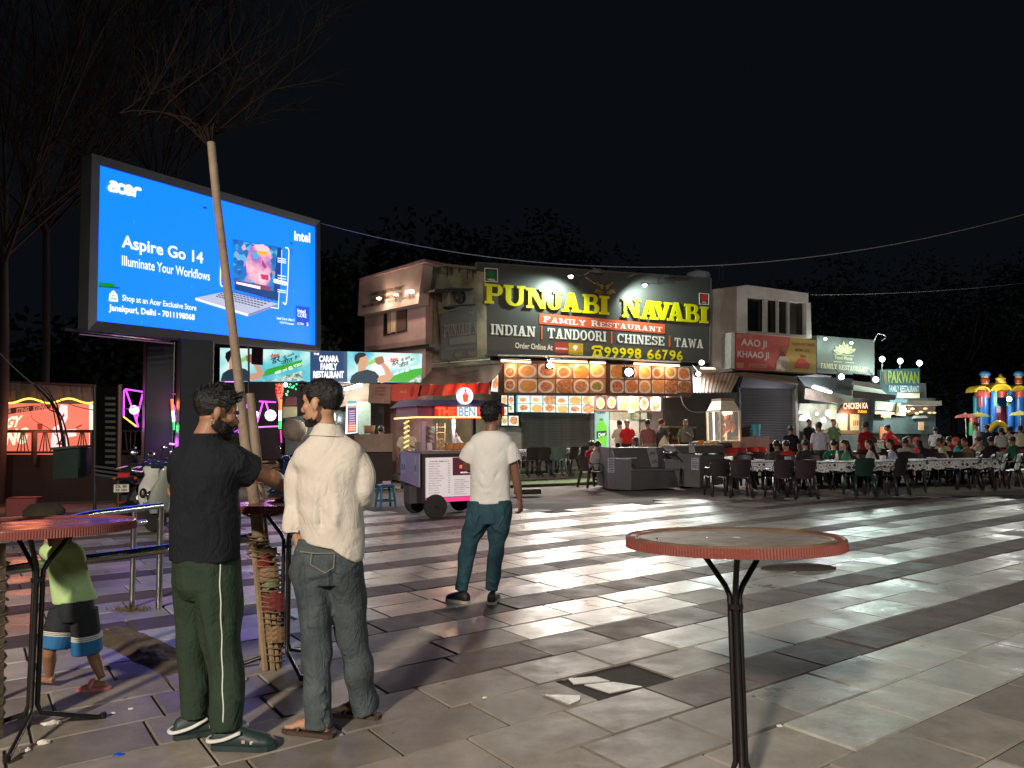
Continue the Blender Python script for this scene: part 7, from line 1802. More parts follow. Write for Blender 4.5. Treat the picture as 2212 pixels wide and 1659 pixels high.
# hot food lamp box / purple shop pillars etc.
# ================================================================= inflatable slide
IY=34.0
inf=thing('inflatable_castle','big blue, green, red and yellow inflatable castle slide','inflatable castle',gx(2180,IY))
def IP(x,y,d=0):return at(*cRIGHT(x,y),IY+d)
ib_,ig,ir,iy_=(mat('vinyl_blue',(.006,.10,.36),.35),mat('vinyl_green',(.02,.30,.10),.35),mat('vinyl_red',(.42,.05,.03),.35),mat('vinyl_yellow',(.62,.42,.03),.35))
for m in(ib_,ig,ir,iy_):pass
def col(x0,x1,yb,yt,m,nm,d=0,r=None):
 p,q=IP((x0+x1)/2,yb,d),IP((x0+x1)/2,yt,d);w=(IP(x1,yt,d)-IP(x0,yt,d)).length/2
 MB().tube([p,p.lerp(q,.5),q],w,14).build(nm,m,inf,smooth=60)
teal=mat('vinyl_teal',(.01,.22,.30),.35)
col(1500,1590,1000,860,ig,'front_column',-1.5);col(1505,1590,860,770,ir,'front_column',-1.5)
col(1600,1700,960,580,ib_,'tower');col(1545,1610,800,570,teal,'tower_side',.2);col(1565,1710,585,520,ir,'tower_band',.0);col(1600,1640,690,560,ir,'stripe',-.5)
col(1730,1790,880,520,ib_,'arch_pillar',-.2);col(1770,1800,680,520,ig,'pipe',-.3);col(1910,1980,900,520,ib_,'arch_pillar',-.2);col(1905,1935,680,540,ig,'pipe',-.3)
col(1980,2100,960,580,ib_,'tower');col(1975,2120,585,520,ir,'tower_band',0);col(1800,1900,585,520,ir,'tower_band',-.1);col(2100,2240,960,560,teal,'tower')
MB().prism([IP(1700,960,1.5),IP(2100,960,1.5),IP(2100,540,1.5),IP(1700,540,1.5)],(0,.6,0)).build('slide_wall',ib_,inf)
MB().prism([IP(1780,850,.4),IP(1900,850,.4),IP(1900,690,.8),IP(1780,690,.8)],(0,.3,0)).build('slide_bed',mat('vinyl_maroon',(.16,.02,.03),.4),inf)
for cx,w,yb in((1640,80,525),(1850,110,520),(2050,85,525),(2190,80,530)):
 pts=[IP(cx+w*math.cos(a),yb-w*.95*math.sin(a),-.1)for a in np.linspace(0,math.pi,12)]
 MB().prism(pts,(0,.7,0)).build('dome',iy_,inf)
 MB().tube([IP(cx+w*math.cos(a),yb-w*.75*math.sin(a),-.2)for a in np.linspace(0,math.pi,9)],.05,8).build('arch_tube',iy_,inf,smooth=True)
for cx,c1,c2 in((1670,(150,60,40),(60,120,170)),(2040,(150,60,40),(60,120,170))):
 MB().ell(IP(cx,400,0),(.18,.18,.2),n=12).build('finial',paint(*c1,.4),inf,smooth=True);MB().ell(IP(cx,330,0),(.22,.22,.15),n=12).build('finial_cap',paint(*c2,.4),inf,smooth=True);MB().tube([IP(cx,440,0),IP(cx,350,0)],.14,10).build('finial_neck',iy_,inf)
MB().tube([IP(1840,430),IP(1840,330)],[.24,.05],10).build('crown_spike',iy_,inf,smooth=True);MB().ell(IP(1840,380),(.24,.15,.09),n=12).build('crown_bar',iy_,inf,smooth=True)
MB().tube([IP(1700+230*t,960-95*math.sin(math.pi*t),-1.6)for t in np.linspace(0,1,12)],.13,10).build('entrance_arch',iy_,inf,smooth=True)
lamp(inf,'POINT',IP(1800,700,-5)+V(0,0,2.5),130,(1,1,.92),.3);lamp(inf,'POINT',IP(1935,600,-1.2),60,(1,1,1),.1)
q=IP(1935,600,-.9);MB().ell(q,(.12,.05,.12),n=8).build('lamp_face',glow(255,255,255,4),inf)
for i,(x,y,c,c2)in enumerate(((1460,790,(225,110,95),(225,110,95)),(1600,780,(225,205,90),(225,205,90)),(2060,765,(225,205,90),(80,160,60)))):
 p=at(*cRIGHT(x,y),29);t=thing('parasol',['salmon pink parasol left of the inflatable castle','small yellow parasol beside the pink one','yellow parasol at the right edge in front of the castle'][i],'parasol',(p.x,p.y,0))
 MB().lathe(p-V(0,0,.05),[(.38,0),(.28,.10),(.03,.16)],10).build('canopy',paint(*c),t);MB().tube([V(p.x,p.y,0),p+V(0,0,.15)],.025,6).build('pole',steel,t)
 # ================================================================= people
def remeshed(mb,voxel,smooth=3,name='body',factor=.5):
 me=mb.mesh('tmp');bm=bmesh.new();bm.from_mesh(me);bmesh.ops.recalc_face_normals(bm,faces=bm.faces);bm.to_mesh(me);bm.free()
 o=bpy.data.objects.new('tmp',me);tmpc.objects.link(o)
 r=o.modifiers.new('r','REMESH');r.mode='VOXEL';r.voxel_size=voxel;r.use_smooth_shade=True
 if smooth:s=o.modifiers.new('s','SMOOTH');s.factor=factor;s.iterations=smooth
 dg=tmpscene_dg()
 out=bpy.data.meshes.new_from_object(o.evaluated_get(dg));out.name=name
 bpy.data.objects.remove(o);bpy.data.meshes.remove(me)
 out.polygons.foreach_set('use_smooth',[True]*len(out.polygons))
 return out
tmpscene=bpy.data.scenes.new('build_tmp');tmpc=tmpscene.collection
def tmpscene_dg():
 dg=tmpscene.view_layers[0].depsgraph if False else None
 vl=tmpscene.view_layers[0]
 vl.update();return vl.depsgraph
def arr(me):
 n=len(me.vertices);co=np.empty(n*3,np.float32);me.vertices.foreach_get('co',co);return co.reshape(-1,3).astype(float)
def setarr(me,co):me.vertices.foreach_set('co',co.astype(np.float32).ravel());me.update()
def normals(me):
 n=len(me.vertices);no=np.empty(n*3,np.float32);me.vertices.foreach_get('normal',no);return no.reshape(-1,3).astype(float)
def cloth(me,folds=(),amp=.004,seed=0,sc=(16,16,7)):
 """folds: (p0, p1, width, height) ridges or valleys; plus soft wrinkles"""
 co=arr(me);no=normals(me);d=np.zeros(len(co))
 rs=np.random.RandomState(seed)
 for k in range(7):
  w=rs.normal(0,1,3)*np.array(sc)*(1+k*.35);ph=rs.uniform(0,6.28);ph2=rs.uniform(0,6.28);w2=rs.normal(0,1,3)*5
  d+=amp/(1+k*.4)*np.sin(co@w+ph+1.6*np.sin(co@w2+ph2))
 for p0,p1,w,h in folds:
  p0=np.array(p0,float);p1=np.array(p1,float);ax=p1-p0;L2=ax@ax
  t=np.clip((co-p0)@ax/L2,0,1);dist=np.linalg.norm(co-(p0+t[:,None]*ax),axis=1)
  d+=2.0*h*np.exp(-(dist/w)**2)*np.minimum(1,4*np.sin(np.pi*np.clip(t,.03,.97)))
 setarr(me,co+no*d[:,None]);return me
def finish(name,me,m,parent):
 me.materials.clear();me.materials.append(m);return link_mesh(name,me,parent)
skin_brown=mat('skin_brown',(.28,.135,.08),.5,var=.12,scale=9,bump=.08,bscale=160,spec=.4)
skin_warm=mat('skin_warm',(.42,.235,.145),.5,var=.12,scale=9,bump=.08,bscale=160,spec=.4)
skin_dark=mat('skin_dark',(.18,.085,.055),.5,var=.12,scale=9,bump=.08,bscale=160,spec=.4)
hair_m=mat('black_hair',(.010,.009,.010),.42,var=.4,scale=60,bump=.6,bscale=220,spec=.45)
def rot(yaw,pitch=0,roll=0):return Matrix.Rotation(yaw,3,'Z')@Matrix.Rotation(pitch,3,'X')@Matrix.Rotation(roll,3,'Y')
def crease(m,scale=11,k=.55,dist=.03):
 """crumpled cloth: long creases and small puckers in the surface relief"""
 nt=m.node_tree;N=nt.nodes;L=nt.links;b=N['Principled BSDF']
 tc=N.new('ShaderNodeTexCoord');mp=N.new('ShaderNodeMapping');mp.inputs['Scale'].default_value=(1,1,.55);L.new(tc.outputs['Object'],mp.inputs[0])
 h=None
 for sc,w in((scale,1.0),(scale*2.3,.45)):
  n=N.new('ShaderNodeTexNoise');n.inputs['Scale'].default_value=sc;n.inputs['Detail'].default_value=2;n.inputs['Distortion'].default_value=1.4
  L.new(mp.outputs[0],n.inputs['Vector'])
  a=N.new('ShaderNodeMath');a.operation='SUBTRACT';L.new(n.outputs['Fac'],a.inputs[0]);a.inputs[1].default_value=.5
  c=N.new('ShaderNodeMath');c.operation='ABSOLUTE';L.new(a.outputs[0],c.inputs[0])
  d=N.new('ShaderNodeMath');d.operation='MULTIPLY';d.inputs[1].default_value=w;L.new(c.outputs[0],d.inputs[0])
  if h is None:h=d.outputs[0]
  else:
   e=N.new('ShaderNodeMath');e.operation='ADD';L.new(h,e.inputs[0]);L.new(d.outputs[0],e.inputs[1]);h=e.outputs[0]
 bp=N.new('ShaderNodeBump');bp.inputs['Strength'].default_value=k;bp.inputs['Distance'].default_value=dist;L.new(h,bp.inputs['Height'])
 old=b.inputs['Normal'].links
 if old:L.new(old[0].from_socket,bp.inputs['Normal'])
 L.new(bp.outputs[0],b.inputs['Normal']);return m
HEADY={}
def head_parts(mb,c,R,s=1.0,ears=True,detail=True):
 T=lambda x,y,z:Vector(c)+R@(Vector((x,y,z))*s)
 E=lambda p,r,M=None:mb.ell(T(*p),tuple(q*s for q in r),R@M if M else R,n=16)
 E((0,-.016,.034),(.074,.094,.080));E((0,.022,-.020),(.060,.066,.078));E((0,.036,-.066),(.047,.050,.042))
 E((0,.074,-.093),(.020,.018,.016));E((0,.062,.030),(.054,.030,.040))
 if detail:
  E((0,.080,.022),(.046,.014,.009));E((.036,.060,-.018),(.026,.024,.024));E((-.036,.060,-.018),(.026,.024,.024))
  mb.tube([T(0,.082,.018),T(0,.094,-.006),T(0,.112,-.026)],[.008*s,.010*s,.012*s],10)
  E((0,.103,-.032),(.017,.012,.009));E((0,.092,-.054),(.023,.012,.006));E((0,.091,-.066),(.021,.012,.007))
  E((0,.068,-.052),(.036,.022,.03))
  for sx in(-1,1):E((sx*.060,.02,-.05),(.012,.04,.04),Matrix.Rotation(sx*.2,3,'Z'))
 if ears:
  for sx in(-1,1):
   M=Matrix.Rotation(-sx*.35,3,'Z')
   E((sx*.080,-.010,-.008),(.008,.019,.031),M);E((sx*.078,-.006,-.034),(.007,.010,.012),M)
_hm={}
def head_shell(kind,c,R,s,m,parent,name,pred,off,voxel=.005,strands=0,sl=.03,seed=1,comb=None):
 key='h'
 if key not in _hm:
  mb=MB();head_parts(mb,(0,0,0),Matrix.Identity(3),1.0,ears=False);_hm[key]=remeshed(mb,.005,3,'headtmp')
 src=_hm[key];co=arr(src);no=normals(src)
 keep=np.array([pred(*p)for p in co])
 offs=np.array([off(*p)for p in co])
 rs=random.Random(seed)
 nn=np.array([noise.noise(Vector(p)*38)for p in co])
 new=co+no*(offs*(1+.55*nn))[:,None]
 fs=[];used={}
 vs=[]
 def vid(i):
  if i not in used:used[i]=len(vs);vs.append(new[i])
  return used[i]
 for p in src.polygons:
  if all(keep[i]for i in p.vertices):fs.append(tuple(vid(i)for i in p.vertices))
  # thickness rim
 edges={}
 for f in fs:
  for i in range(len(f)):
   k=(f[i],f[(i+1)%len(f)]);edges[tuple(sorted(k))]=edges.get(tuple(sorted(k)),[])+[k]
 inv={v:k for k,v in used.items()}
 base={}
 for e,l in edges.items():
  if len(l)==1:
   a,b=l[0]
   for q in(a,b):
    if q not in base:base[q]=len(vs);vs.append(co[inv[q]]-no[inv[q]]*.004)
   fs.append((b,a,base[a],base[b]))
 mb=MB();T=lambda p:Vector(c)+R@(Vector(tuple(float(q)for q in p))*s)
 mb.v=[T(p)for p in vs];mb.f=fs
 me=mb.mesh(name);me.polygons.foreach_set('use_smooth',[True]*len(me.polygons));me.materials.append(m);o=link_mesh(name,me,parent)
 WMX[o.name]=wm(parent)
 if strands:
  idx=[i for i in range(len(co))if keep[i]]
  mb=MB()
  for _ in range(strands):
   i=rs.choice(idx);p=Vector([float(q)for q in new[i]]);n_=Vector([float(q)for q in no[i]])
   d=(comb(p,n_,rs)if comb else(n_*.5+Vector((rs.gauss(0,.4),rs.gauss(0,.4),rs.gauss(-.2,.4)))))
   d.normalize();L_=sl(p,rs)if callable(sl)else sl*rs.uniform(.6,1.2)
   p=p-n_*.003
   sd=d.cross(n_);
   if sd.length<.01:sd=d.orthogonal()
   sd=sd.normalized()*.0022;mid=p+d*L_*.55+n_*.002;tip=p+d*L_-n_*.002
   b=len(mb.v);mb.v+=[T(p-sd),T(p+sd),T(mid+sd*.8),T(mid-sd*.8),T(tip)]
   mb.f+=[(b,b+1,b+2,b+3),(b+3,b+2,b+4)]
  me=mb.mesh('hair_strands');me.materials.append(m);h=link_mesh('hair_strands',me,o);h['kind']='stuff'
 return o
def interp(x,xs,ys):return float(np.interp(x,xs,ys))
def hairline(low=.0):
 def z0(x,y,z):
  b=interp(y,[-.12,-.075,-.045,-.030,.004,.020,.034,.052,.075,.10],[-.055,-.060,-.050,-.018,.022,.018,-.002,.045,.066,.072])
  return z>b+low
 return z0
def hand(mb,w,d,pn,side,s=1.0,curl=.5,spread=1.0,thumb=True):
 """w wrist, d direction to fingers, pn palm normal (the way the palm faces), side: vector towards thumb"""
 w=Vector(w);d=Vector(d).normalized();pn=Vector(pn);pn=(pn-d*pn.dot(d)).normalized();sd=d.cross(pn).normalized()
 if sd.dot(Vector(side))<0:sd=-sd
 mb.loft([(w-d*.02*s,sd*.024*s,pn*.019*s),(w+d*.01*s,sd*.027*s,pn*.017*s),(w+d*.045*s,sd*.036*s,pn*.016*s),(w+d*.080*s,sd*.040*s,pn*.014*s),(w+d*.094*s,sd*.036*s,pn*.011*s)],14)
 for i,(o,L_,r)in enumerate(((.030,.070,.0088),(.0105,.080,.0090),(-.0105,.074,.0086),(-.030,.058,.0076))):
  p=w+(d*.086+sd*o)*s;dd=(d+sd*o*3.5*spread).normalized();pts=[p-d*.02*s,p]
  a=0
  for k,f in enumerate((.42,.32,.26)):
   a+=curl*(.55+.15*k+.06*i);q=dd*math.cos(a)+pn*math.sin(a);p=p+q*L_*f*s;pts.append(p)
  mb.tube(pts,[r*s,r*s,r*.95*s,r*.85*s,r*.68*s],9,k=2)
 if thumb:
  p=w+(d*.022+sd*.024)*s;t1=p+(d*.6+sd*.65+pn*.35).normalized()*.040*s;t2=t1+(d*.85+sd*.25+pn*.45).normalized()*.032*s;t3=t2+(d*.95+pn*.4).normalized()*.024*s
  mb.tube([w+d*.005*s+sd*.008*s,p,t1,t2,t3],[.012*s,.0135*s,.011*s,.0098*s,.0075*s],10,k=2)
def limb(mb,pts,rad,flat=1.0,side=None,n=16,k=3):return mb.tube(pts,rad,n,k=k,flat=flat,side=side)
def sole_shoe(parent,heel,toe,m_up,m_sole,s=1.0,name='shoe',high=.075,clog=False):
 heel=Vector(heel);toe=Vector(toe);d=(toe-heel);L_=d.length;d.normalize();sd=d.cross(V(0,0,1)).normalized()
 up=MB();Z=V(0,0,1)
 P=lambda t:heel+d*L_*t
 secs=[]
 for t,w,h,z in((.0,.022,.03,.035),(.05,.034,.042,.045),(.2,.038,high*.62,.05),(.38,.038,high*.6,.048),(.55,.044,.040,.04),(.75,.050,.032,.035),(.9,.042,.026,.030),(1.0,.018,.012,.022)):
  secs.append((P(t)+Z*z*s,sd*w*s,Z*h*s))
 up.loft(secs,18)
 me=remeshed(up,.006,2,name);co=arr(me);co[:,2]=np.maximum(co[:,2],heel.z+.012);setarr(me,co);o=finish(name,me,m_up,parent)
 WMX[o.name]=wm(parent)
 sl=MB();outl=[(0,.018),(.04,.034),(.2,.040),(.4,.038),(.6,.046),(.78,.052),(.92,.042),(1.02,.016)]
 pts=[P(t)+sd*w*s for t,w in outl]+[P(t)-sd*w*s for t,w in reversed(outl)]
 sl.prism([p+Z*.001 for p in pts],Z*.024);sl.build('sole',m_sole,o)
 return o,P,sd
 # ------------------------------------------------------------------ man in the beige shirt
def beige_man():
 Y=3.97
 base=G(738,1572)
 t=thing('person','man in a loose beige shirt and grey jeans standing with his back to the camera','person',base)
 c=cTWO;hc=at(*c(1470,305),Y-.02);Rh=rot(math.radians(72),math.radians(-4),math.radians(3))
 nk=at(*c(1522,570),Y+.0);shL=at(*c(1320,800),Y+.02);shR=at(*c(1745,790),Y+.03)
 elL=at(*c(1275,1070),Y+.03);wrL=at(*c(1225,1395),Y+.0);elR=at(*c(1812,1070),Y+.02);wrR=at(*c(1790,940),Y+.27)
 b=MB();head_parts(b,hc,Rh,1.06)
 for sx in(-1,1):pass
 b.tube([hc+Rh@V(0,-.024,-.02),hc.lerp(nk,.5)+V(.0,0,.0),nk+V(0,0,-.05)],[(.046,.050),(.049,.051),(.076,.066)],16,k=3)
 pel=at(*cLEGS(1330,20),Y);pel.y=Y
 b.loft([(nk+V(0,0,-.03),V(.07,0,0),V(0,.06,0)),(nk+V(0,0,-.10),V(.15,0,0),V(0,.08,0)),(nk+V(0,0,-.35),V(.14,0,0),V(0,.10,0)),(pel+V(0,0,.1),V(.13,0,0),V(0,.10,0)),(pel,V(.13,0,0),V(0,.10,0))],18)
 limb(b,[shL+V(.02,0,0),elL,wrL],[.050,.040,.026]);limb(b,[shR-V(.02,0,0),elR,wrR],[.050,.040,.026])
 hand(b,wrL+V(.01,.0,-.03),V(.12,.25,-1),V(.9,.4,0),V(.3,1,0),.98,.55)
 hand(b,wrR,V(-.25,.9,.25),V(-1,-.1,.2),V(0,.2,1),.98,.7)
 # legs and feet inside the jeans
 hipL=at(*cLEGS(1230,60),Y);hipR=at(*cLEGS(1470,60),Y+.02)
 knL=at(*cLEGS(1262,700),Y-.03);knR=at(*cLEGS(1545,680),Y+.08)
 anL=G(689,1588)+V(0,0,.09);anR=G(788,1549)+V(0,0,.09)
 limb(b,[hipL,knL,anL],[.085,.058,.040]);limb(b,[hipR,knR,anR],[.085,.058,.040])
 for an,dd in((anL,V(-1,.34,0)),(anR,V(-1,.30,0))):
  dd=dd.normalized();f=V(an.x,an.y,0);s_=dd.cross(V(0,0,1))
  b.loft([(f-dd*.06+V(0,0,.05),s_*.026,V(0,0,.03)),(f+V(0,0,.06),s_*.033,V(0,0,.045)),(f+dd*.08+V(0,0,.05),s_*.038,V(0,0,.030)),(f+dd*.135+V(0,0,.038),s_*.044,V(0,0,.018))],14)
  for k in range(5):
   o=(k-2)*.017;q=f+dd*(.13-abs(k-1.2)*.005)+s_*o+V(0,0,.036);b.tube([q,q+dd*.03,q+dd*(.055-k*.004)-V(0,0,.006)],[.009,.0095,.007]if k else[.012,.0125,.009],8)
 body=finish('body',remeshed(b,.0055,2,'body'),skin_warm,t)
 # hair and beard
 def off(x,y,z):
  topk=interp(z,[-.06,-.02,.02,.06,.12],[.001,.003,.006,.010,.013]);return topk+(.010 if y>.05 and z>.06 else 0)
 def comb(p,n_,rs):
  if p.z>.05:return Vector((rs.gauss(0,.2),.9 if p.y>-.03 else .1,.1+rs.gauss(0,.15)-(.7 if p.y<-.03 else 0)))+n_*.12
  return Vector((rs.gauss(0,.1),-.25,-.9))+n_*.12
 head_shell('hair',hc,Rh,1.06,hair_m,body,'hair',hairline(),off,strands=3400,seed=3,comb=comb,sl=lambda p,r:r.uniform(.014,.030)if p.z>.05 else r.uniform(.006,.012))
 fr=MB();R_=random.Random(4)
 for i in range(60):
  x=R_.uniform(-.05,.06);p0=V(x,.075+R_.uniform(-.01,.012),.096+R_.uniform(-.01,.012));p1=p0+V(R_.gauss(0,.012),.016+R_.uniform(0,.012),.006);p2=p1+V(R_.gauss(0,.01),.010,-.018-R_.uniform(0,.018))
  fr.tube([hc+Rh@(p*1.06)for p in(p0,p1,p2)],[.0035,.003,.0008],4,k=3)
 fr.build('fringe',hair_m,body);tag(C.objects[-1],kind='stuff')
 beard_m=mat('short_beard',(.022,.015,.012),.7,var=.3,scale=90,bump=.5,bscale=300)
 def bp(x,y,z):
  jaw=z<interp(y,[-.02,.02,.05,.08,.12],[-.06,-.072,-.080,-.076,-.045])and y>.012 and z>-.135
  mou=y>.080 and-.052<z<-.040
  return(jaw or mou)
 head_shell('beard',hc,Rh,1.06,beard_m,body,'beard',bp,lambda x,y,z:.0045 if y>.04 else .0018,strands=900,seed=5,sl=.006)
 bw=MB()
 for sx in(-1,1):bw.tube([hc+Rh@(V(sx*.012,.098,.018)*1.06),hc+Rh@(V(sx*.032,.094,.026)*1.06),hc+Rh@(V(sx*.054,.076,.018)*1.06)],[.004,.005,.002],6,k=2)
 bw.build('eyebrow',hair_m,body);tag(C.objects[-1],kind='stuff')
 for sx in(-1,1):
  MB().ell(hc+Rh@(V(sx*.034,.069,.002)*1.06),(.011,.011,.006),Rh,n=10).build('eye',mat('eye_white',(.55,.5,.45),.3),body,smooth=True)
 MB().ell(hc+Rh@(V(-.085,-.004,-.036)*1.06),(.003,.003,.003),n=8).build('ear_stud',mat('gold',(.8,.5,.2),.25,1.0),body)
 # shirt
 s=MB();hemz=at(0,1185,Y).z
 wst=at(*c(1500,1300),Y);ch=at(*c(1530,900),Y)
 secs=[(nk+V(0,.0,.015),V(.068,0,0),V(0,.065,0)),(nk+V(.003,0,-.035),V(.120,0,0),V(0,.088,0)),(nk+V(.003,0,-.075),V(.172,0,0),V(0,.104,0)),(nk+V(0,0,-.15),V(.190,0,0),V(0,.122,0)),(V(ch.x+.01,Y,ch.z),V(.176,0,0),V(0,.13,0)),(V(wst.x+.02,Y,wst.z+.12),V(.168,0,0),V(0,.135,0)),(V(wst.x+.025,Y,wst.z-.03),V(.172,0,0),V(0,.14,0)),(V(wst.x+.035,Y,hemz+.0),V(.165,0,0),V(0,.14,0))]
 q=catmull([(p.x,p.y,p.z,a.x,b_.y)for p,a,b_ in secs],4)
 s.loft([(V(*x[:3]),V(x[3],0,0),V(0,x[4],0))for x in q],36)
 limb(s,[shL+V(.09,0,.02),shL+V(.0,0,-.0),elL+V(-.005,0,.06),elL+V(-.008,0,-.07),wrL+V(0,0,.06),wrL+V(-.005,0,-.015)],[.060,.072,.070,.066,.058,.055],side=V(1,0,0))
 limb(s,[shR+V(-.09,0,.02),shR+V(.0,0,-.0),elR+V(.0,-.01,.09),elR+V(.004,0,-.02),elR.lerp(wrR,.35)+V(0,.02,-.03),wrR+V(0,-.03,0)],[.060,.072,.072,.064,.058,.050],side=V(1,0,0))
 me=remeshed(s,.008,3,'shirt')
 K_=lambda x,y,d=-.15:at(*c(x,y),Y+d)
 folds=[]
 for(x0,y0,x1,y1,w_,h_)in((1600,700,1740,1150,.020,.012),(1660,700,1800,1050,.016,-.010),(1540,720,1600,1300,.022,.010),(1480,760,1560,1250,.018,-.010),(1800,800,1560,1380,.024,.011),(1830,900,1640,1420,.018,-.010),(1420,900,1400,1380,.020,.012),(1450,880,1440,1400,.014,-.012),(1380,980,1460,1400,.016,-.010),(1230,1000,1400,1090,.014,-.010),(1240,1060,1400,1150,.013,.009),(1220,1130,1380,1120,.012,-.008),(1300,760,1440,1000,.016,-.009),(1340,720,1440,860,.014,.008),(1830,990,1760,1100,.014,-.010),(1850,1010,1900,1110,.014,.009),(1500,1180,1650,1450,.018,.009),(1560,1200,1730,1480,.014,-.009),(1250,1250,1330,1400,.013,-.008),(1210,1300,1330,1330,.012,.008)):
  folds.append((K_(x0,y0),K_(x1,y1),w_,h_))
 cloth(me,folds,.0040,3,(11,11,6))
 co=arr(me)
 # hem: left side lifted by the pocket, right tail hanging lower
 xm=wst.x+.05
 low=co[:,2]<hemz+.10
 lift=np.interp(co[:,0]-xm,[-.22,-.10,.02,.12,.20],[.045,.02,-.005,-.075,-.055])
 k=np.clip((hemz+.22-co[:,2])/.22,0,1);arm=(co[:,0]<xm-.18)
 co[:,2]+=np.where(arm,0,lift*k);setarr(me,co)
 beige=mat('beige_shirt_cloth',(.58,.53,.47),.85,var=.10,scale=5,spec=.15,bump=.12,bscale=240)
 crease(beige,4.5,.38,.06);sh=finish('shirt',me,beige,t);WMX[sh.name]=wm(t)
 # collar and yoke seam
 cb_=MB();n=40;
 for j,(dz,r1,r2)in enumerate(((.050,.066,.070),(.034,.073,.078),(.010,.084,.088),(-.012,.098,.098))):
  for i in range(n):
   a=2*math.pi*i/n;cb_.v.append(nk+V(math.cos(a)*r1,math.sin(a)*r2+.004,dz+.006*math.cos(a+2.6)))
 for j in range(3):
  for i in range(n):cb_.f.append((j*n+i,j*n+(i+1)%n,(j+1)*n+(i+1)%n,(j+1)*n+i))
 cb_.build('collar',beige,sh,smooth=True,fix=False)
 # jeans
 J=MB()
 jl=[hipL+V(.005,0,.06),hipL+V(-.005,0,-.06),hipL.lerp(knL,.5),knL,knL.lerp(anL,.5),anL+V(-.005,.01,-.055)]
 jr=[hipR+V(-.005,0,.06),hipR+V(.005,0,-.06),hipR.lerp(knR,.5),knR,knR.lerp(anR,.5),anR+V(.0,.01,-.055)]
 limb(J,jl,[(.095,.115),(.100,.12),(.088,.10),(.074,.082),(.070,.078),(.066,.08)],side=V(1,0,0));limb(J,jr,[(.095,.115),(.100,.12),(.092,.10),(.082,.088),(.078,.084),(.076,.09)],side=V(1,0,0))
 J.loft([(pel+V(.02,0,.09),V(.165,0,0),V(0,.118,0)),(pel+V(.015,0,.02),V(.172,0,0),V(0,.125,0)),(pel+V(.01,0,-.08),V(.185,0,0),V(0,.13,0)),(pel+V(.01,0,-.14),V(.14,0,0),V(0,.11,0))],24)
 me=remeshed(J,.009,3,'jeans');KL=lambda x,y,d=-.12:at(*cLEGS(x,y),Y+d)
 folds=[(KL(x0,y0),KL(x1,y1),w_,h_)for x0,y0,x1,y1,w_,h_ in((1140,60,1175,680,.014,-.012),(1200,1250,1340,1180,.012,.008),(1190,1320,1340,1290,.012,-.008),(1210,1100,1330,1060,.012,.006),(1520,1150,1700,1100,.013,.007),(1510,1200,1700,1190,.012,-.007),(1380,120,1440,420,.018,-.012),(1180,200,1380,150,.012,.005),(1470,420,1640,380,.014,.005),(1180,560,1350,600,.016,.006),(1460,640,1650,700,.016,.006),(1240,760,1260,1240,.014,.006),(1580,760,1620,1140,.014,.006))]
 cloth(me,folds,.0042,8,(12,12,9))
 denim=mat('grey_washed_denim',(.085,.105,.11),.85,var=.5,scale=4.5,spec=.15,bump=.2,bscale=300,col2=(.035,.042,.048),detail=7)
 crease(denim,12,.55,.035);je=finish('jeans',me,denim,t);WMX[je.name]=wm(t)
 st_=MB();thread=paint(150,140,120)
 def seam(pts,r=.0016):st_.tube([KL(*p)for p in pts],r,4)
 for pts in([(1215,95),(1330,160),(1395,120)],[(1215,95),(1225,10)],[(1395,120),(1400,15)],[(1135,-5),(1250,10),(1400,8)]):seam([(x,y,-.135)for x,y in pts])
 st_.build('stitching',thread,je);tag(C.objects[-1],kind='stuff')
 # sandals
 brown=mat('brown_sandal',(.06,.035,.025),.6)
 for an,dd in((anL,V(-1,.34,0)),(anR,V(-1,.30,0))):
  dd=dd.normalized();f=V(an.x,an.y,0);s_=dd.cross(V(0,0,1));ol=[(-.09,.02),(-.075,.036),(.0,.038),(.08,.044),(.15,.050),(.195,.034)]
  sd_=MB().prism([f+dd*a+s_*w for a,w in ol]+[f+dd*a-s_*w for a,w in reversed(ol)],(0,0,.020)).build('sandal',brown,t);WMX[sd_.name]=wm(t)
  MB().tube([f+dd*.10+s_*.046+V(0,0,.015),f+dd*.09+s_*.02+V(0,0,.066),f+dd*.09-s_*.02+V(0,0,.066),f+dd*.10-s_*.046+V(0,0,.015)],.010,6,k=3,flat=.4,side=dd).build('strap',brown,sd_,smooth=True)
 return t
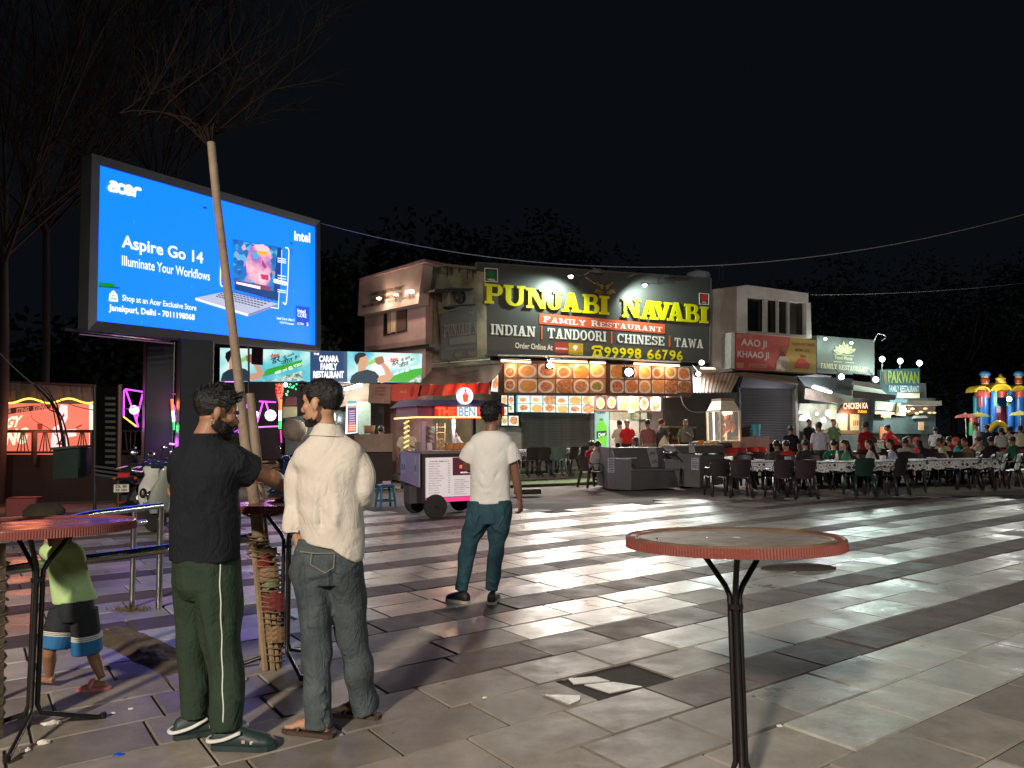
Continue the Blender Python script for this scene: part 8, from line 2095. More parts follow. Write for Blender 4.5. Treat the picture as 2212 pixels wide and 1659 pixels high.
 # ------------------------------------------------------------------ man in the black tee
def black_man():
 Y=3.88
 t=thing('person','bearded man in a black tee shirt and dark green track pants reaching across','person',G(480,1602))
 c=cTWO;hc=at(*c(555,385),Y+.02);Rh=rot(math.radians(-58),math.radians(-14),math.radians(-2))
 nk=at(*c(462,602),Y-.0);shR=at(*c(690,800),Y-.02);shL=at(*c(325,800),Y+.02)
 elR=at(*c(1010,935),Y+.12);wrR=at(*c(1255,1075),Y+.42)
 elL=at(*c(255,1010),Y+.18);wrL=at(*c(232,1150),Y+.34)
 yaw=math.radians(-28);ax=V(math.cos(yaw),math.sin(yaw),0);ay=V(-math.sin(yaw),math.cos(yaw),0)
 b=MB();head_parts(b,hc,Rh,1.06)
 b.tube([hc+Rh@V(0,-.026,-.02),hc.lerp(nk,.5),nk+V(0,0,-.05)],[(.052,.056),(.060,.062),(.088,.075)],16,k=3)
 pel=at(*cLEGS(410,60),Y)
 b.loft([(nk+V(0,0,-.03),ax*.08,ay*.07),(nk+V(0,0,-.12),ax*.16,ay*.09),(nk+V(0,0,-.35),ax*.15,ay*.11),(pel+V(0,0,.1),ax*.14,ay*.11),(pel,ax*.14,ay*.11)],18)
 limb(b,[shR,elR,elR.lerp(wrR,.35),wrR],[.054,.043,.045,.027]);limb(b,[shL,elL,wrL],[.054,.043,.027])
 hand(b,wrR,(at(*c(1230,1150),Y+.62)-wrR),V(-.3,.2,-1),V(-1,-.1,0),1.0,.6)
 hand(b,wrL,V(-.35,.5,.1),V(.3,.2,.8),V(0,.3,1),.98,.45)
 hipL=at(*cLEGS(330,120),Y+.03);hipR=at(*cLEGS(500,120),Y-.02)
 knL=at(*cLEGS(330,720),Y+.05);knR=at(*cLEGS(545,720),Y-.05)
 fl=G(*cLEGS(330,1410));fr_=G(*cLEGS(590,1505))
 anL=fl+V(0,0,.10);anR=fr_+V(0,0,.10)
 limb(b,[hipL,knL,anL],[.09,.06,.042]);limb(b,[hipR,knR,anR],[.09,.06,.042])
 body=finish('body',remeshed(b,.0055,2,'body'),skin_brown,t)
 def off(x,y,z):return interp(z,[-.06,-.02,.02,.06,.12],[.001,.002,.007,.014,.020])+(.012 if y>.05 and z>.05 else 0)
 def comb(p,n_,rs):
  if p.z>.05:return Vector((rs.gauss(0,.4),.7+rs.gauss(0,.3),.4+rs.gauss(0,.3)))+n_*.5
  return Vector((0,-.2,-.9))+n_*.12
 head_shell('hair',hc,Rh,1.06,hair_m,body,'hair',hairline(.004),off,strands=3000,seed=13,comb=comb,sl=lambda p,r:r.uniform(.014,.032)if p.z>.05 else r.uniform(.004,.008))
 tf_=MB();R_=random.Random(14)
 for i in range(60):
  x=R_.uniform(-.045,.05);p0=V(x,.07,.10+R_.uniform(-.01,.01));p1=p0+V(R_.gauss(0,.01),.012,.012);p2=p1+V(R_.gauss(0,.012),.008,.010)
  tf_.tube([hc+Rh@(p*1.06)for p in(p0,p1,p2)],[.006,.005,.002],4,k=2)
 tf_.build('fringe',hair_m,body);tag(C.objects[-1],kind='stuff')
 bm_=mat('full_beard',(.012,.009,.008),.75,var=.3,scale=90,bump=.6,bscale=300)
 def bp(x,y,z):return(z<interp(y,[-.02,.02,.05,.08,.12],[-.01,-.035,-.045,-.050,-.036])and y>-.012 and z>-.14 and not(y>.088 and-.068<z<-.052))
 head_shell('beard',hc,Rh,1.06,bm_,body,'beard',bp,lambda x,y,z:.011 if y>.03 else .005,strands=1500,seed=15,sl=.011)
 bw=MB()
 for sx in(-1,1):bw.tube([hc+Rh@(V(sx*.012,.098,.018)*1.06),hc+Rh@(V(sx*.032,.094,.026)*1.06),hc+Rh@(V(sx*.054,.076,.018)*1.06)],[.005,.006,.002],6,k=2)
 bw.build('eyebrow',hair_m,body);tag(C.objects[-1],kind='stuff')
 for sx in(-1,1):MB().ell(hc+Rh@(V(sx*.034,.069,.002)*1.06),(.011,.011,.006),Rh,n=10).build('eye',bpy.data.materials['eye_white'],body,smooth=True)
 # tee
 s=MB();hem=at(*cLEGS(405,55),Y);wst=at(*c(460,1300),Y);ch=at(*c(478,900),Y)
 secs=[(nk+V(0,.0,.005),.075,.072),(nk+V(-.003,0,-.045),.130,.092),(nk+V(0,0,-.085),.182,.110),(nk+V(0,0,-.16),.200,.130),(V(ch.x,Y,ch.z),.190,.142),(V(wst.x,Y,wst.z+.16),.180,.148),(V(wst.x,Y,wst.z),.182,.152),(V(hem.x+.0,Y,hem.z+.10),.188,.154),(V(hem.x+.0,Y,hem.z),.190,.156)]
 q=catmull([(p.x,p.y,p.z,a,b_)for p,a,b_ in secs],4)
 s.loft([(V(*x[:3]),ax*float(x[3]),ay*float(x[4]))for x in q],36)
 se=elR.lerp(shR,.20)
 limb(s,[shR+V(-.08,.02,.02),shR+V(-.01,0,-.01),shR.lerp(elR,.3)+V(0,0,-.015),shR.lerp(elR,.55)+V(0,0,-.012)],[.072,.092,.090,.088],side=V(0,.3,1))
 limb(s,[shL+V(.09,0,.02),shL,shL.lerp(elL,.75)],[.07,.088,.08],side=V(0,1,0))
 me=remeshed(s,.009,3,'tee_shirt');K_=lambda x,y,d=-.18:at(*c(x,y),Y+d)
 folds=[(K_(x0,y0),K_(x1,y1),w_,h_)for x0,y0,x1,y1,w_,h_ in((640,900,420,1250,.022,-.012),(690,920,480,1400,.020,.012),(600,900,300,1180,.020,.010),(720,1000,640,1500,.02,-.010),(700,900,780,860,.015,-.010),(640,830,860,800,.016,-.008),(330,1100,520,1500,.022,.009),(280,1200,380,1560,.022,-.009),(560,1200,540,1600,.02,.008),(500,640,650,760,.02,-.006),(350,760,420,1000,.02,-.007))]
 cloth(me,folds,.0042,21,(10,10,6))
 tee=mat('black_jersey',(.012,.014,.019),.9,var=.2,scale=5,spec=.15,bump=.1,bscale=260)
 crease(tee,7,.6,.05);sh=finish('tee_shirt',me,tee,t);WMX[sh.name]=wm(t)
 mb=MB();n=36
 for j,(dz,r1,r2)in enumerate(((.022,.078,.074),(.012,.083,.080),(-.004,.088,.084))):
  for i in range(n):a=2*math.pi*i/n;mb.v.append(nk+ax*math.cos(a)*r1+ay*math.sin(a)*r2+V(0,0,dz))
 for j in range(2):
  for i in range(n):mb.f.append((j*n+i,j*n+(i+1)%n,(j+1)*n+(i+1)%n,(j+1)*n+i))
 mb.build('neckband',tee,sh,smooth=True,fix=False)
 J=MB()
 limb(J,[hipL+V(0,0,.10),hipL,hipL.lerp(knL,.5),knL,knL.lerp(anL,.55),anL+V(-.0,0,-.01)],[(.10,.12),(.105,.125),(.10,.11),(.086,.095),(.080,.09),(.072,.085)],side=V(1,0,0))
 limb(J,[hipR+V(0,0,.10),hipR,hipR.lerp(knR,.5),knR,knR.lerp(anR,.55),anR+V(-.01,0,-.02)],[(.10,.12),(.108,.125),(.106,.118),(.094,.10),(.088,.095),(.076,.088)],side=V(1,0,0))
 J.loft([(pel+V(-.01,0,.12),ax*.16,ay*.13),(pel+V(0,0,.0),ax*.180,ay*.15),(pel+V(0,0,-.12),ax*.178,ay*.145),(pel+V(0,0,-.18),ax*.14,ay*.11)],24)
 me=remeshed(J,.010,3,'track_pants');KL=lambda x,y,d=-.14:at(*cLEGS(x,y),Y+d)
 folds=[(KL(x0,y0),KL(x1,y1),w_,h_)for x0,y0,x1,y1,w_,h_ in((300,400,420,1150,.025,-.014),(390,300,500,900,.024,.010),(470,1180,680,1230,.014,.009),(480,1260,680,1300,.014,-.009),(250,1200,420,1240,.014,.008),(500,1080,660,1120,.015,.007),(250,1300,400,1330,.013,-.007),(440,100,470,500,.02,.007),(560,500,640,700,.02,-.008),(250,300,300,700,.02,.006),(600,150,640,600,.018,-.006))]
 cloth(me,folds,.0048,23,(10,10,6))
 green=mat('dark_green_fleece',(.028,.045,.030),.92,var=.25,scale=5,spec=.15,bump=.12,bscale=260)
 crease(green,8,.5,.05);tp=finish('track_pants',me,green,t);WMX[tp.name]=wm(t)
 # white piping: follow the surface of the near leg
 from mathutils.bvhtree import BVHTree
 loc=wm(tp);bvh=BVHTree.FromPolygons([loc@v.co for v in me.vertices],[tuple(p.vertices)for p in me.polygons])
 pts=[]
 for i in range(60):
  y=40+i*(1310-40)/59;x=interp(y,[40,300,600,900,1200,1310],[522,524,534,540,546,548])+3*math.sin(i*.5)
  d=ray(*cLEGS(x,y)).normalized();h=bvh.ray_cast(V(0,0,EYE),d)
  if h[0]is not None:pts.append(h[0]-d*.001)
 if len(pts)>3:MB().tube(pts,.0035,5).build('piping',mat('white_piping',(.62,.66,.55),.7),tp,smooth=True)
 # clogs
 clog=mat('dark_green_foam',(.018,.035,.035),.55,var=.2);wb_=mat('white_foam_band',(.62,.63,.60),.5)
 for f,dd in((fl,V(.95,.5,0)),(fr_+V(.02,0,0),V(1,-.02,0))):
  dd=dd.normalized();heel=f-dd*.10;toe=f+dd*.205
  o,P,sd=sole_shoe(t,heel,toe,clog,clog,1.12,'clog',.09)
  s_=sd
  mb=MB();mb.tube([P(.50)+s_*.052+V(0,0,.09),P(.25)+s_*.054+V(0,0,.06),P(.0)+s_*.040+V(0,0,.045),P(-.07)+V(0,0,.045),P(.0)-s_*.040+V(0,0,.045),P(.25)-s_*.054+V(0,0,.06),P(.50)-s_*.052+V(0,0,.09)],.0095,8,k=4,flat=.7)
  mb.build('heel_band',wb_,o,smooth=True)
  for k,(a,w,z)in enumerate(((.55,.9,.066),(.68,.9,.062),(.82,.75,.052))):
   MB().box(P(a)+s_*.052*w*1.0+V(0,0,z-.018),(.016,.012,.014),rot=math.atan2(dd.y,dd.x)).build('charm',paint(*((190,150,150),(190,200,180),(170,170,150))[k]),o)
  mb=MB()
  for a in(.60,.70,.80):
   for w in(-.3,.3):mb.ell(P(a)+s_*.05*w+V(0,0,.078-(a-.6)*.08),(.006,.006,.006),n=6)
  mb.build('vent_hole',blk,o);tag(C.objects[-1],kind='stuff')
 return t
 # ------------------------------------------------------------------ man in the white tee
def white_man():
 Y=6.84;c=cWHITE
 t=thing('person','man in a white tee shirt and blue jeans seen from behind in mid plaza','person',G(1060,1300))
 P=lambda x,y,d=0:at(*c(x,y),Y+d)
 hc=P(447,178);Rh=rot(math.radians(-32),math.radians(6),0);nk=P(438,300)
 shL,shR=P(305,425),P(572,425);elL=P(262,555,.05);wrL=P(330,560,.28);elR=P(616,590,.02);wrR=P(648,790,.08)
 b=MB();head_parts(b,hc,Rh,1.06);b.tube([hc+Rh@V(0,-.024,-.02),hc.lerp(nk,.5),nk+V(0,0,-.06)],[(.052,.056),(.056,.058),(.085,.07)],16,k=3)
 pel=P(425,850)
 b.loft([(nk+V(0,0,-.03),V(.08,0,0),V(0,.065,0)),(nk+V(0,0,-.12),V(.16,0,0),V(0,.09,0)),(nk+V(0,0,-.35),V(.14,0,0),V(0,.1,0)),(pel,V(.14,0,0),V(0,.1,0))],16)
 limb(b,[shL,elL,wrL],[.052,.044,.028]);limb(b,[shR,elR,elR.lerp(wrR,.4),wrR],[.052,.042,.042,.027])
 hand(b,wrR,V(.12,.1,-1),V(-.8,.5,0),V(-.1,1,0),1.05,.75);hand(b,wrL,V(.5,.8,.3),V(0,0,1),V(-1,0,.2),1.0,.6)
 hipL,hipR,knL,knR=P(345,900),P(500,900),P(268,1150),P(478,1150,.02)
 fL=G(*c(215,1560));fR=G(*c(440,1560));anL=fL+V(0,0,.10);anR=fR+V(0,0,.10)
 limb(b,[hipL,knL,anL],[.085,.056,.04]);limb(b,[hipR,knR,anR],[.085,.056,.04])
 body=finish('body',remeshed(b,.0065,2,'body'),skin_dark,t)
 head_shell('hair',hc,Rh,1.06,hair_m,body,'hair',hairline(-.006),lambda x,y,z:interp(z,[-.06,-.02,.02,.06,.12],[.004,.007,.010,.014,.017]),strands=2200,seed=23,comb=lambda p,n_,rs:n_*.5+Vector((rs.gauss(0,.4),rs.gauss(0,.4),rs.gauss(0,.4))),sl=lambda p,r:r.uniform(.010,.022))
 s=MB()
 secs=[(P(438,292),.075,.07),(P(438,312),.13,.09),(P(438,335),.172,.105),(P(438,385),.195,.125),(P(436,480),.184,.13),(P(434,600),.176,.132),(P(432,720),.180,.135),(P(430,828),.190,.138)]
 q=catmull([(p.x,p.y,p.z,a,b_)for p,a,b_ in secs],4);s.loft([(V(*x[:3]),V(float(x[3]),0,0),V(0,float(x[4]),0))for x in q],32)
 limb(s,[shL+V(.08,0,.02),shL,shL.lerp(elL,.62)+V(-.012,0,0)],[.066,.084,.086],side=V(0,1,0));limb(s,[shR+V(-.08,0,.02),shR,shR.lerp(elR,.55)+V(.012,0,0)],[.066,.084,.088],side=V(0,1,0))
 me=remeshed(s,.010,3,'tee_shirt')
 folds=[(P(x0,y0,-.14),P(x1,y1,-.14),w_,h_)for x0,y0,x1,y1,w_,h_ in((300,500,380,620,.02,-.010),(560,500,470,640,.02,-.010),(300,560,420,760,.022,.008),(570,600,500,780,.02,.008),(350,700,420,720,.02,-.006),(520,720,560,800,.015,-.007),(300,720,330,810,.015,-.007),(340,380,400,480,.02,-.005),(560,400,500,460,.02,-.005))]
 cloth(me,folds,.0045,31,(9,9,7))
 wt_=mat('white_cotton',(.62,.61,.59),.88,var=.08,scale=5,spec=.15,bump=.1,bscale=240);crease(wt_,5,.32,.05);sh=finish('tee_shirt',me,wt_,t);WMX[sh.name]=wm(t)
 J=MB()
 limb(J,[hipL+V(0,0,.12),hipL,hipL.lerp(knL,.5),knL,knL.lerp(anL,.5),anL+V(0,0,.0)],[(.105,.12),(.112,.128),(.095,.105),(.076,.08),(.070,.075),(.058,.066)],side=V(1,0,0))
 limb(J,[hipR+V(0,0,.12),hipR,hipR.lerp(knR,.5),knR,knR.lerp(anR,.5),anR],[(.105,.12),(.112,.128),(.095,.105),(.076,.08),(.070,.075),(.058,.066)],side=V(1,0,0))
 J.loft([(pel+V(0,0,.08),V(.165,0,0),V(0,.12,0)),(pel+V(0,0,-.05),V(.185,0,0),V(0,.14,0)),(pel+V(0,0,-.14),V(.17,0,0),V(0,.13,0))],24)
 me=remeshed(J,.010,3,'jeans')
 folds=[(P(x0,y0,-.1),P(x1,y1,-.1),w_,h_)for x0,y0,x1,y1,w_,h_ in((200,1120,300,1160,.014,.007),(195,1160,290,1180,.013,-.007),(430,1140,520,1170,.014,.007),(190,1400,260,1420,.012,.008),(190,1440,260,1450,.012,-.008),(400,1400,480,1420,.012,.008),(405,1440,480,1455,.012,-.008),(400,960,300,1080,.018,.006),(420,960,520,1050,.018,.006),(250,900,380,920,.015,-.005),(450,900,560,920,.015,-.005))]
 cloth(me,folds,.0042,33,(12,12,12))
 bj=mat('teal_blue_denim',(.035,.085,.11),.85,var=.55,scale=3.2,spec=.15,bump=.2,bscale=260,col2=(.012,.034,.048),detail=6);crease(bj,12,.6,.035);je=finish('jeans',me,bj,t);WMX[je.name]=wm(t)
 for(a0,a1)in(((265,985),(345,975)),((440,985),(530,985))):
  st_=MB();st_.tube([P(a0[0],a0[1]-70,-.155),P((a0[0]+a1[0])/2,a0[1]+10,-.158),P(a1[0],a1[1]-70,-.155)],.002,4);st_.build('pocket_stitch',paint(60,90,100),je)
 shoe=mat('black_sneaker',(.014,.014,.016),.6);sole=mat('cream_sole',(.52,.48,.38),.7)
 sole_shoe(t,fL+V(.07,-.05,0),fL+V(-.13,.11,0),shoe,sole,1.1);sole_shoe(t,fR+V(.0,-.10,0),fR+V(.03,.19,0),shoe,sole,1.1)
 # clear plastic cup lid hanging from the hand
 pcl=thing('plastic_wrapper','clear crinkled plastic wrapper hanging from the hand of the man in white','wrapper',P(655,900))
 mb=MB();R_=random.Random(2)
 for i in range(7):p=P(650+R_.uniform(-12,30),890+i*16,R_.uniform(-.02,.02));mb.poly([p,p+V(.03,.01,-.02),p+V(.02,-.01,-.05)])
 mb.build('film',gl,pcl,fix=False);tag(C.objects[-1],kind='stuff')
 return t
 # ------------------------------------------------------------------ running child
def child():
 Y=4.6;c=cCHILD
 t=thing('person','small child in a lime tee shirt and blue black shorts running behind the left table','child',G(210,1490))
 P=lambda x,y,d=0:at(*c(x,y),Y+d)
 hc=P(365,222,-.06);Rh=rot(math.radians(40),math.radians(-25),0);nk=P(385,290,-.05)
 shL,shR=P(320,350,.01),P(462,355,.03);wL=P(300,235,.10);wR=P(335,250,.14);eL=P(285,330,.08);eR=P(440,390,.12)
 b=MB();head_parts(b,hc,Rh,.86);b.tube([hc,nk+V(0,0,-.03)],[.036,.042],12)
 pel=P(455,680)
 b.loft([(nk,V(.04,0,0),V(0,.03,0)),(nk+V(.015,.04,-.08),V(.075,0,0),V(0,.04,0)),(pel+V(0,0.01,.05),V(.08,0,0),V(0,.05,0)),(pel,V(.09,0,0),V(0,.07,0))],14)
 limb(b,[shL,eL,wL],[.03,.025,.018]);limb(b,[shR,eR,wR],[.03,.025,.018]);hand(b,wL,V(0,-.2,1),V(1,0,0),V(0,1,0),.6,.8);hand(b,wR,V(-.2,-.2,1),V(-1,0,0),V(0,1,0),.6,.8)
 hL,hR,kL,kR=P(380,720),P(520,720,.02),P(305,930,-.05),P(560,940,.05)
 fL=G(*c(300,1170));fL.z+=.02;fR=G(*c(620,1180));aL=fL+V(-.0,0,.05);aR=fR+V(0,0,.07)
 limb(b,[hL,kL,kL.lerp(aL,.4),aL],[.06,.036,.036,.022]);limb(b,[hR,kR,kR.lerp(aR,.4),aR],[.06,.036,.036,.022])
 for f,dd in((fL,V(-1,.25,0)),(fR,V(-1,-.1,0))):
  dd.normalize();s_=dd.cross(V(0,0,1));f=V(f.x,f.y,f.z)
  b.loft([(f-dd*.03+V(0,0,.025),s_*.018,V(0,0,.02)),(f+dd*.02+V(0,0,.03),s_*.024,V(0,0,.024)),(f+dd*.09+V(0,0,.02),s_*.032,V(0,0,.014)),(f+dd*.12+V(0,0,.016),s_*.02,V(0,0,.008))],12)
 body=finish('body',remeshed(b,.0055,2,'body'),skin_brown,t)
 head_shell('hair',hc,Rh,.86,hair_m,body,'hair',hairline(),lambda x,y,z:.012,strands=500,seed=33,sl=.014)
 s=MB();q=catmull([(*P(390,285,-.03),.055,.05),(*P(395,330,-.02),.10,.07),(*P(410,400),.108,.08),(*P(430,540),.112,.085),(*P(458,640),.128,.09)],4)
 s.loft([(V(*x[:3]),V(float(x[3]),0,.012),V(0,float(x[4]),0))for x in q],24);limb(s,[shL,shL.lerp(eL,.9)],[.05,.048]);limb(s,[shR,shR.lerp(eR,.9)],[.052,.05])
 me=remeshed(s,.009,3,'tee_shirt');cloth(me,[(P(350,380,-.08),P(480,600,-.08),.02,.006),(P(520,440,-.08),P(400,620,-.08),.02,-.006)],.003,41);finish('tee_shirt',me,mat('lime_cotton',(.42,.60,.27),.85,var=.1,bump=.1,bscale=200),t)
 kL2,kR2=P(322,925,-.04),P(535,950,.04)
 def shorts(a0,a1,m,nm,rr):
  J=MB()
  def leg(h,k):
   p0,p1=h.lerp(k,a0),h.lerp(k,a1);r0,r1=.072+.012*a0+rr,.072+.012*a1+rr
   limb(J,[p0,(p0+p1)/2,p1],[r0,(r0+r1)/2,r1],n=18)
  leg(hL+V(0,0,.03),kL2);leg(hR+V(0,0,.03),kR2)
  if nm=='stripe':me=J.mesh(nm);me.polygons.foreach_set('use_smooth',[True]*len(me.polygons));return finish(nm,me,m,t)
  if a0<=0:J.loft([(pel+V(0,0,.055),V(.102,0,.008),V(0,.08,0)),(pel+V(0,0,-.02),V(.12,0,0),V(0,.09,0)),(pel+V(0,0,-.07),V(.10,0,0),V(0,.08,0))],20)
  me=remeshed(J,.007,2,nm);cloth(me,(),.002,43);return finish(nm,me,m,t)
 navy=mat('black_shorts_cloth',(.010,.012,.018),.85);blu=mat('blue_shorts_cloth',(.012,.12,.30),.8,var=.15);wst_=mat('white_stripe',(.62,.60,.55),.8)
 shorts(0,.56,navy,'shorts',0);shorts(.68,1.0,blu,'shorts_hem',0.001)
 for k,a in enumerate((.57,.61,.65)):shorts(a,a+.022,wst_,'stripe',.006)
 shorts(.55,.70,navy,'shorts_band',-.002)
 pk_=mat('pink_slipper',(.55,.16,.20),.5)
 for f,dd in((fR,V(-1,-.1,0)),(fL+V(-.32,-.1,0),V(-1,.1,0))):
  dd=dd.normalized();f=V(f.x,f.y,0);s_=dd.cross(V(0,0,1));ol=[(-.05,.015),(-.035,.028),(.03,.030),(.09,.038),(.135,.022)]
  pr=t if f.x>-2.7 and dd.y<0 else None
  o=MB().prism([f+dd*a+s_*w for a,w in ol]+[f+dd*a-s_*w for a,w in reversed(ol)],(0,0,.018)).build('slipper',pk_,pr)
  if pr is not None:WMX[o.name]=wm(t)
  MB().tube([f+dd*.06+s_*.036+V(0,0,.01),f+dd*.05+s_*.018+V(0,0,.055),f+dd*.05-s_*.018+V(0,0,.055),f+dd*.06-s_*.036+V(0,0,.01)],.016,8,k=3,flat=.4,side=dd).build('strap',pk_,o,smooth=True)
  if pr is None:tag(o,'pink slipper left lying on the slabs beside the left table post','slipper')
 return t
beige_man();black_man();white_man();child()
# ================================================================= plastic chairs, cloth covered tables and the crowd
ch_dark=mat('dark_brown_plastic',(.030,.020,.024),.38,var=.2,spec=.4)
ch_green=mat('dark_green_plastic',(.012,.035,.028),.38,var=.2)
ch_red=mat('red_plastic',(.42,.025,.018),.38,var=.1)
ch_grey=mat('grey_green_plastic',(.10,.14,.14),.4,var=.2)
def make_chair(m,label):
 """one moulded plastic armchair, front towards +Y"""
 t=thing('plastic_chair',label,'chair',(0,0,-20))
 L=lambda mb,nm,sm=True:mb.build(nm,m,t,local=True,smooth=sm,fix=False)
 L(surf(MB(),lambda a,b:V((a-.5)*(.46-.02*b),(b-.5)*.44,.43+.012*math.cos(b*5)-.012*math.sin(math.pi*a)),8,6),'seat')
 L(surf(MB(),lambda a,b:V((a-.5)*(.40+.06*b),-.22-.10*b+.05*(1-(2*a-1)**2)*-1+.03,.44+.41*b-.035*(2*a-1)**4*b),10,7),'backrest')
 for sx in(-1,1):
  L(MB().tube([(sx*.21,-.27,.80),(sx*.25,-.20,.64),(sx*.26,.05,.64),(sx*.24,.20,.60),(sx*.23,.21,.43)],.016,6,k=2,flat=.6),'armrest')
  L(MB().tube([(sx*.22,.19,.44),(sx*.25,.25,0)],[.036,.028],6),'leg');L(MB().tube([(sx*.19,-.20,.46),(sx*.24,-.30,0)],[.045,.032],6),'leg')
 L(MB().tube([(-.21,.20,.41),(.21,.20,.41)],.02,5),'seat_edge')
 kids_index();return t
clothm=mat('patterned_tablecloth',(.62,.62,.62),.6,var=.3,scale=6)
nt=clothm.node_tree;N=nt.nodes;vo=N.new('ShaderNodeTexVoronoi');vo.inputs['Scale'].default_value=7.5;tc=N.new('ShaderNodeTexCoord');nt.links.new(tc.outputs['Object'],vo.inputs['Vector'])
rp=N.new('ShaderNodeValToRGB');rp.color_ramp.interpolation='CONSTANT';e=rp.color_ramp.elements;e[0].color=(.03,.03,.04,1);e[1].position=.30;e[1].color=(.46,.47,.48,1)
q=e.new(.52);q.color=(.10,.11,.14,1);q=e.new(.60);q.color=(.46,.47,.49,1)
nt.links.new(vo.outputs['Distance'],rp.inputs[0]);nt.links.new(rp.outputs[0],N['Principled BSDF'].inputs['Base Color'])
def make_table(w,d,label):
 t=thing('dining_table',label,'table',(0,0,-20))
 MB().box((0,0,.72),(w,d,.03)).build('table_top',ch_dark,t,local=True)
 for sx in(-1,1):
  for sy in(-1,1):MB().tube([(sx*(w/2-.07),sy*(d/2-.07),.71),(sx*(w/2-.05),sy*(d/2-.05),0)],[.03,.026],6).build('leg',ch_dark,t,local=True)
 def f(a,b):
  x,y=(a-.5)*2,(b-.5)*2;ex,ey=max(0,abs(x)-.84)/.16,max(0,abs(y)-.74)/.26
  dr=max(ex,ey);X=max(-1,min(1,x/.84))*(w/2+.012);Yy=max(-1,min(1,y/.74))*(d/2+.012)
  k=.02*math.sin(x*23)*dr
  return V(X+(math.copysign(ex*.03,x)),Yy+math.copysign(ey*.05+k,y)if ey else Yy,.742-dr*.21-(.02*math.sin(x*17+y*13)if dr>.9 else 0))
 surf(MB(),f,36,18).build('tablecloth',clothm,t,local=True,smooth=50,fix=False)
 kids_index();return t
chairs={'d':make_chair(ch_dark,'x'),'g':make_chair(ch_green,'x'),'r':make_chair(ch_red,'x'),'y':make_chair(ch_grey,'x')}
usedc=set()
def put(proto_dict,key,loc,rz,label,group):
 p=proto_dict[key]
 if id(p)not in usedc:
  usedc.add(id(p));p.location=loc;p.rotation_euler=(0,0,rz);p['label']=label;p['group']=group;return p
 return dup(p,loc,rz,label,group)
PG='plastic chairs around the dining tables'
def chair(u,Y,deg,label=None,k='d',z=0.0):
 a=gx(u,Y);a.z=z
 return put(chairs,k,a,math.radians(deg),label,PG)
tabs={'a':make_table(1.5,.8,'x'),'b':make_table(2.3,.8,'x')}
def table(u,Y,deg,label=None,k='a',z=0.0):
 a=gx(u,Y);a.z=z
 return put(tabs,k,a,math.radians(deg),label,'dining tables with patterned cloths')
 # front row, backs to the camera
for u,Y,d,lb in((1548,17.6,3,'dark plastic chair nearest the stone counter in the front row'),(1592,17.2,-4,'second dark plastic chair of the front row, beside the stone counter one'),(1681,16.9,2,'left of the two paired dark chairs at the nearest clothed table'),(1729,16.7,-3,'right of the two paired dark chairs at the nearest clothed table'),(1852,17.4,4,'very dark chair behind the women with long hair'),(1921,17.4,30,'dark chair turned aside between the two front tables')):
 chair(u,Y,d,lb,'g' if u==1852 else 'd')
for i,(u,Y)in enumerate(((2086,18.7),(2112,18.9),(2140,19.1),(2172,19.3),(2204,19.6))):
 chair(u,Y,62+i*3,['first','second','third','fourth','last'][i]+' of the five side turned chairs at the right edge, counted from the left')
table(1640,18.5,4,'clothed table just behind the two leftmost front chairs');table(1790,17.9,2,'clothed table with hanging patterned edge right of the paired chairs','b');table(1915,18.3,4,'clothed table right of the very dark green chair');table(2030,18.8,5,'long clothed table ending at the five side turned chairs','b')
R9=random.Random(21)
# far side chairs and rows beyond
ORD=['leftmost','second','third','fourth','fifth','sixth','seventh','eighth','ninth','tenth']
for i_,(u,Y)in enumerate(((1605,19.5),(1655,19.5),(1705,19.2),(1760,19.0),(1815,19.0),(1870,19.2),(1935,19.3),(1985,19.7),(2035,19.9),(2085,20.4))):chair(u,Y,180+R9.uniform(-15,15),ORD[i_]+' from the left of the chairs on the far side of the front tables')
CN=['near left','near right','far left','far right']
for i_,(u,Y)in enumerate(((1630,21.6),(1720,22.0),(1815,22.2),(1915,22.6),(2010,23.0),(2100,23.6))):
 table(u,Y,R9.uniform(0,12),ORD[i_]+' from the left of the clothed tables in the second row')
 for j_,(du,dy,dg)in enumerate(((-22,-.75,0),(22,-.75,0),(-20,.8,180),(20,.8,180))):
  if R9.random()<.85:chair(u+du,Y+dy,dg+R9.uniform(-18,18),'chair at the %s of the %s table in the second row'%(CN[j_],ORD[i_]))
for i_,(u,Y)in enumerate(((1870,26),(1960,26.5),(2050,27),(2140,27.5))):
 table(u,Y,R9.uniform(0,12),ORD[i_]+' from the left of the clothed tables in the farthest row')
 for j_,(du,dy,dg)in enumerate(((-18,-.8,0),(18,-.8,0))):chair(u+du,Y+dy,dg+R9.uniform(-18,18),'chair at the %s of the %s table in the farthest row'%(CN[j_],ORD[i_]))
 # red chairs against the terracotta counter
for i,x in enumerate((738,850,992,1098)):
 p=FW.p(cSIT(x,1060),2.3);a=V(p.x,p.y,.02)
 put(chairs,'r',a,math.radians(170+8*i),['leftmost','second','third','rightmost'][i]+' of the four red chairs in front of the terracotta counter','red plastic chairs')
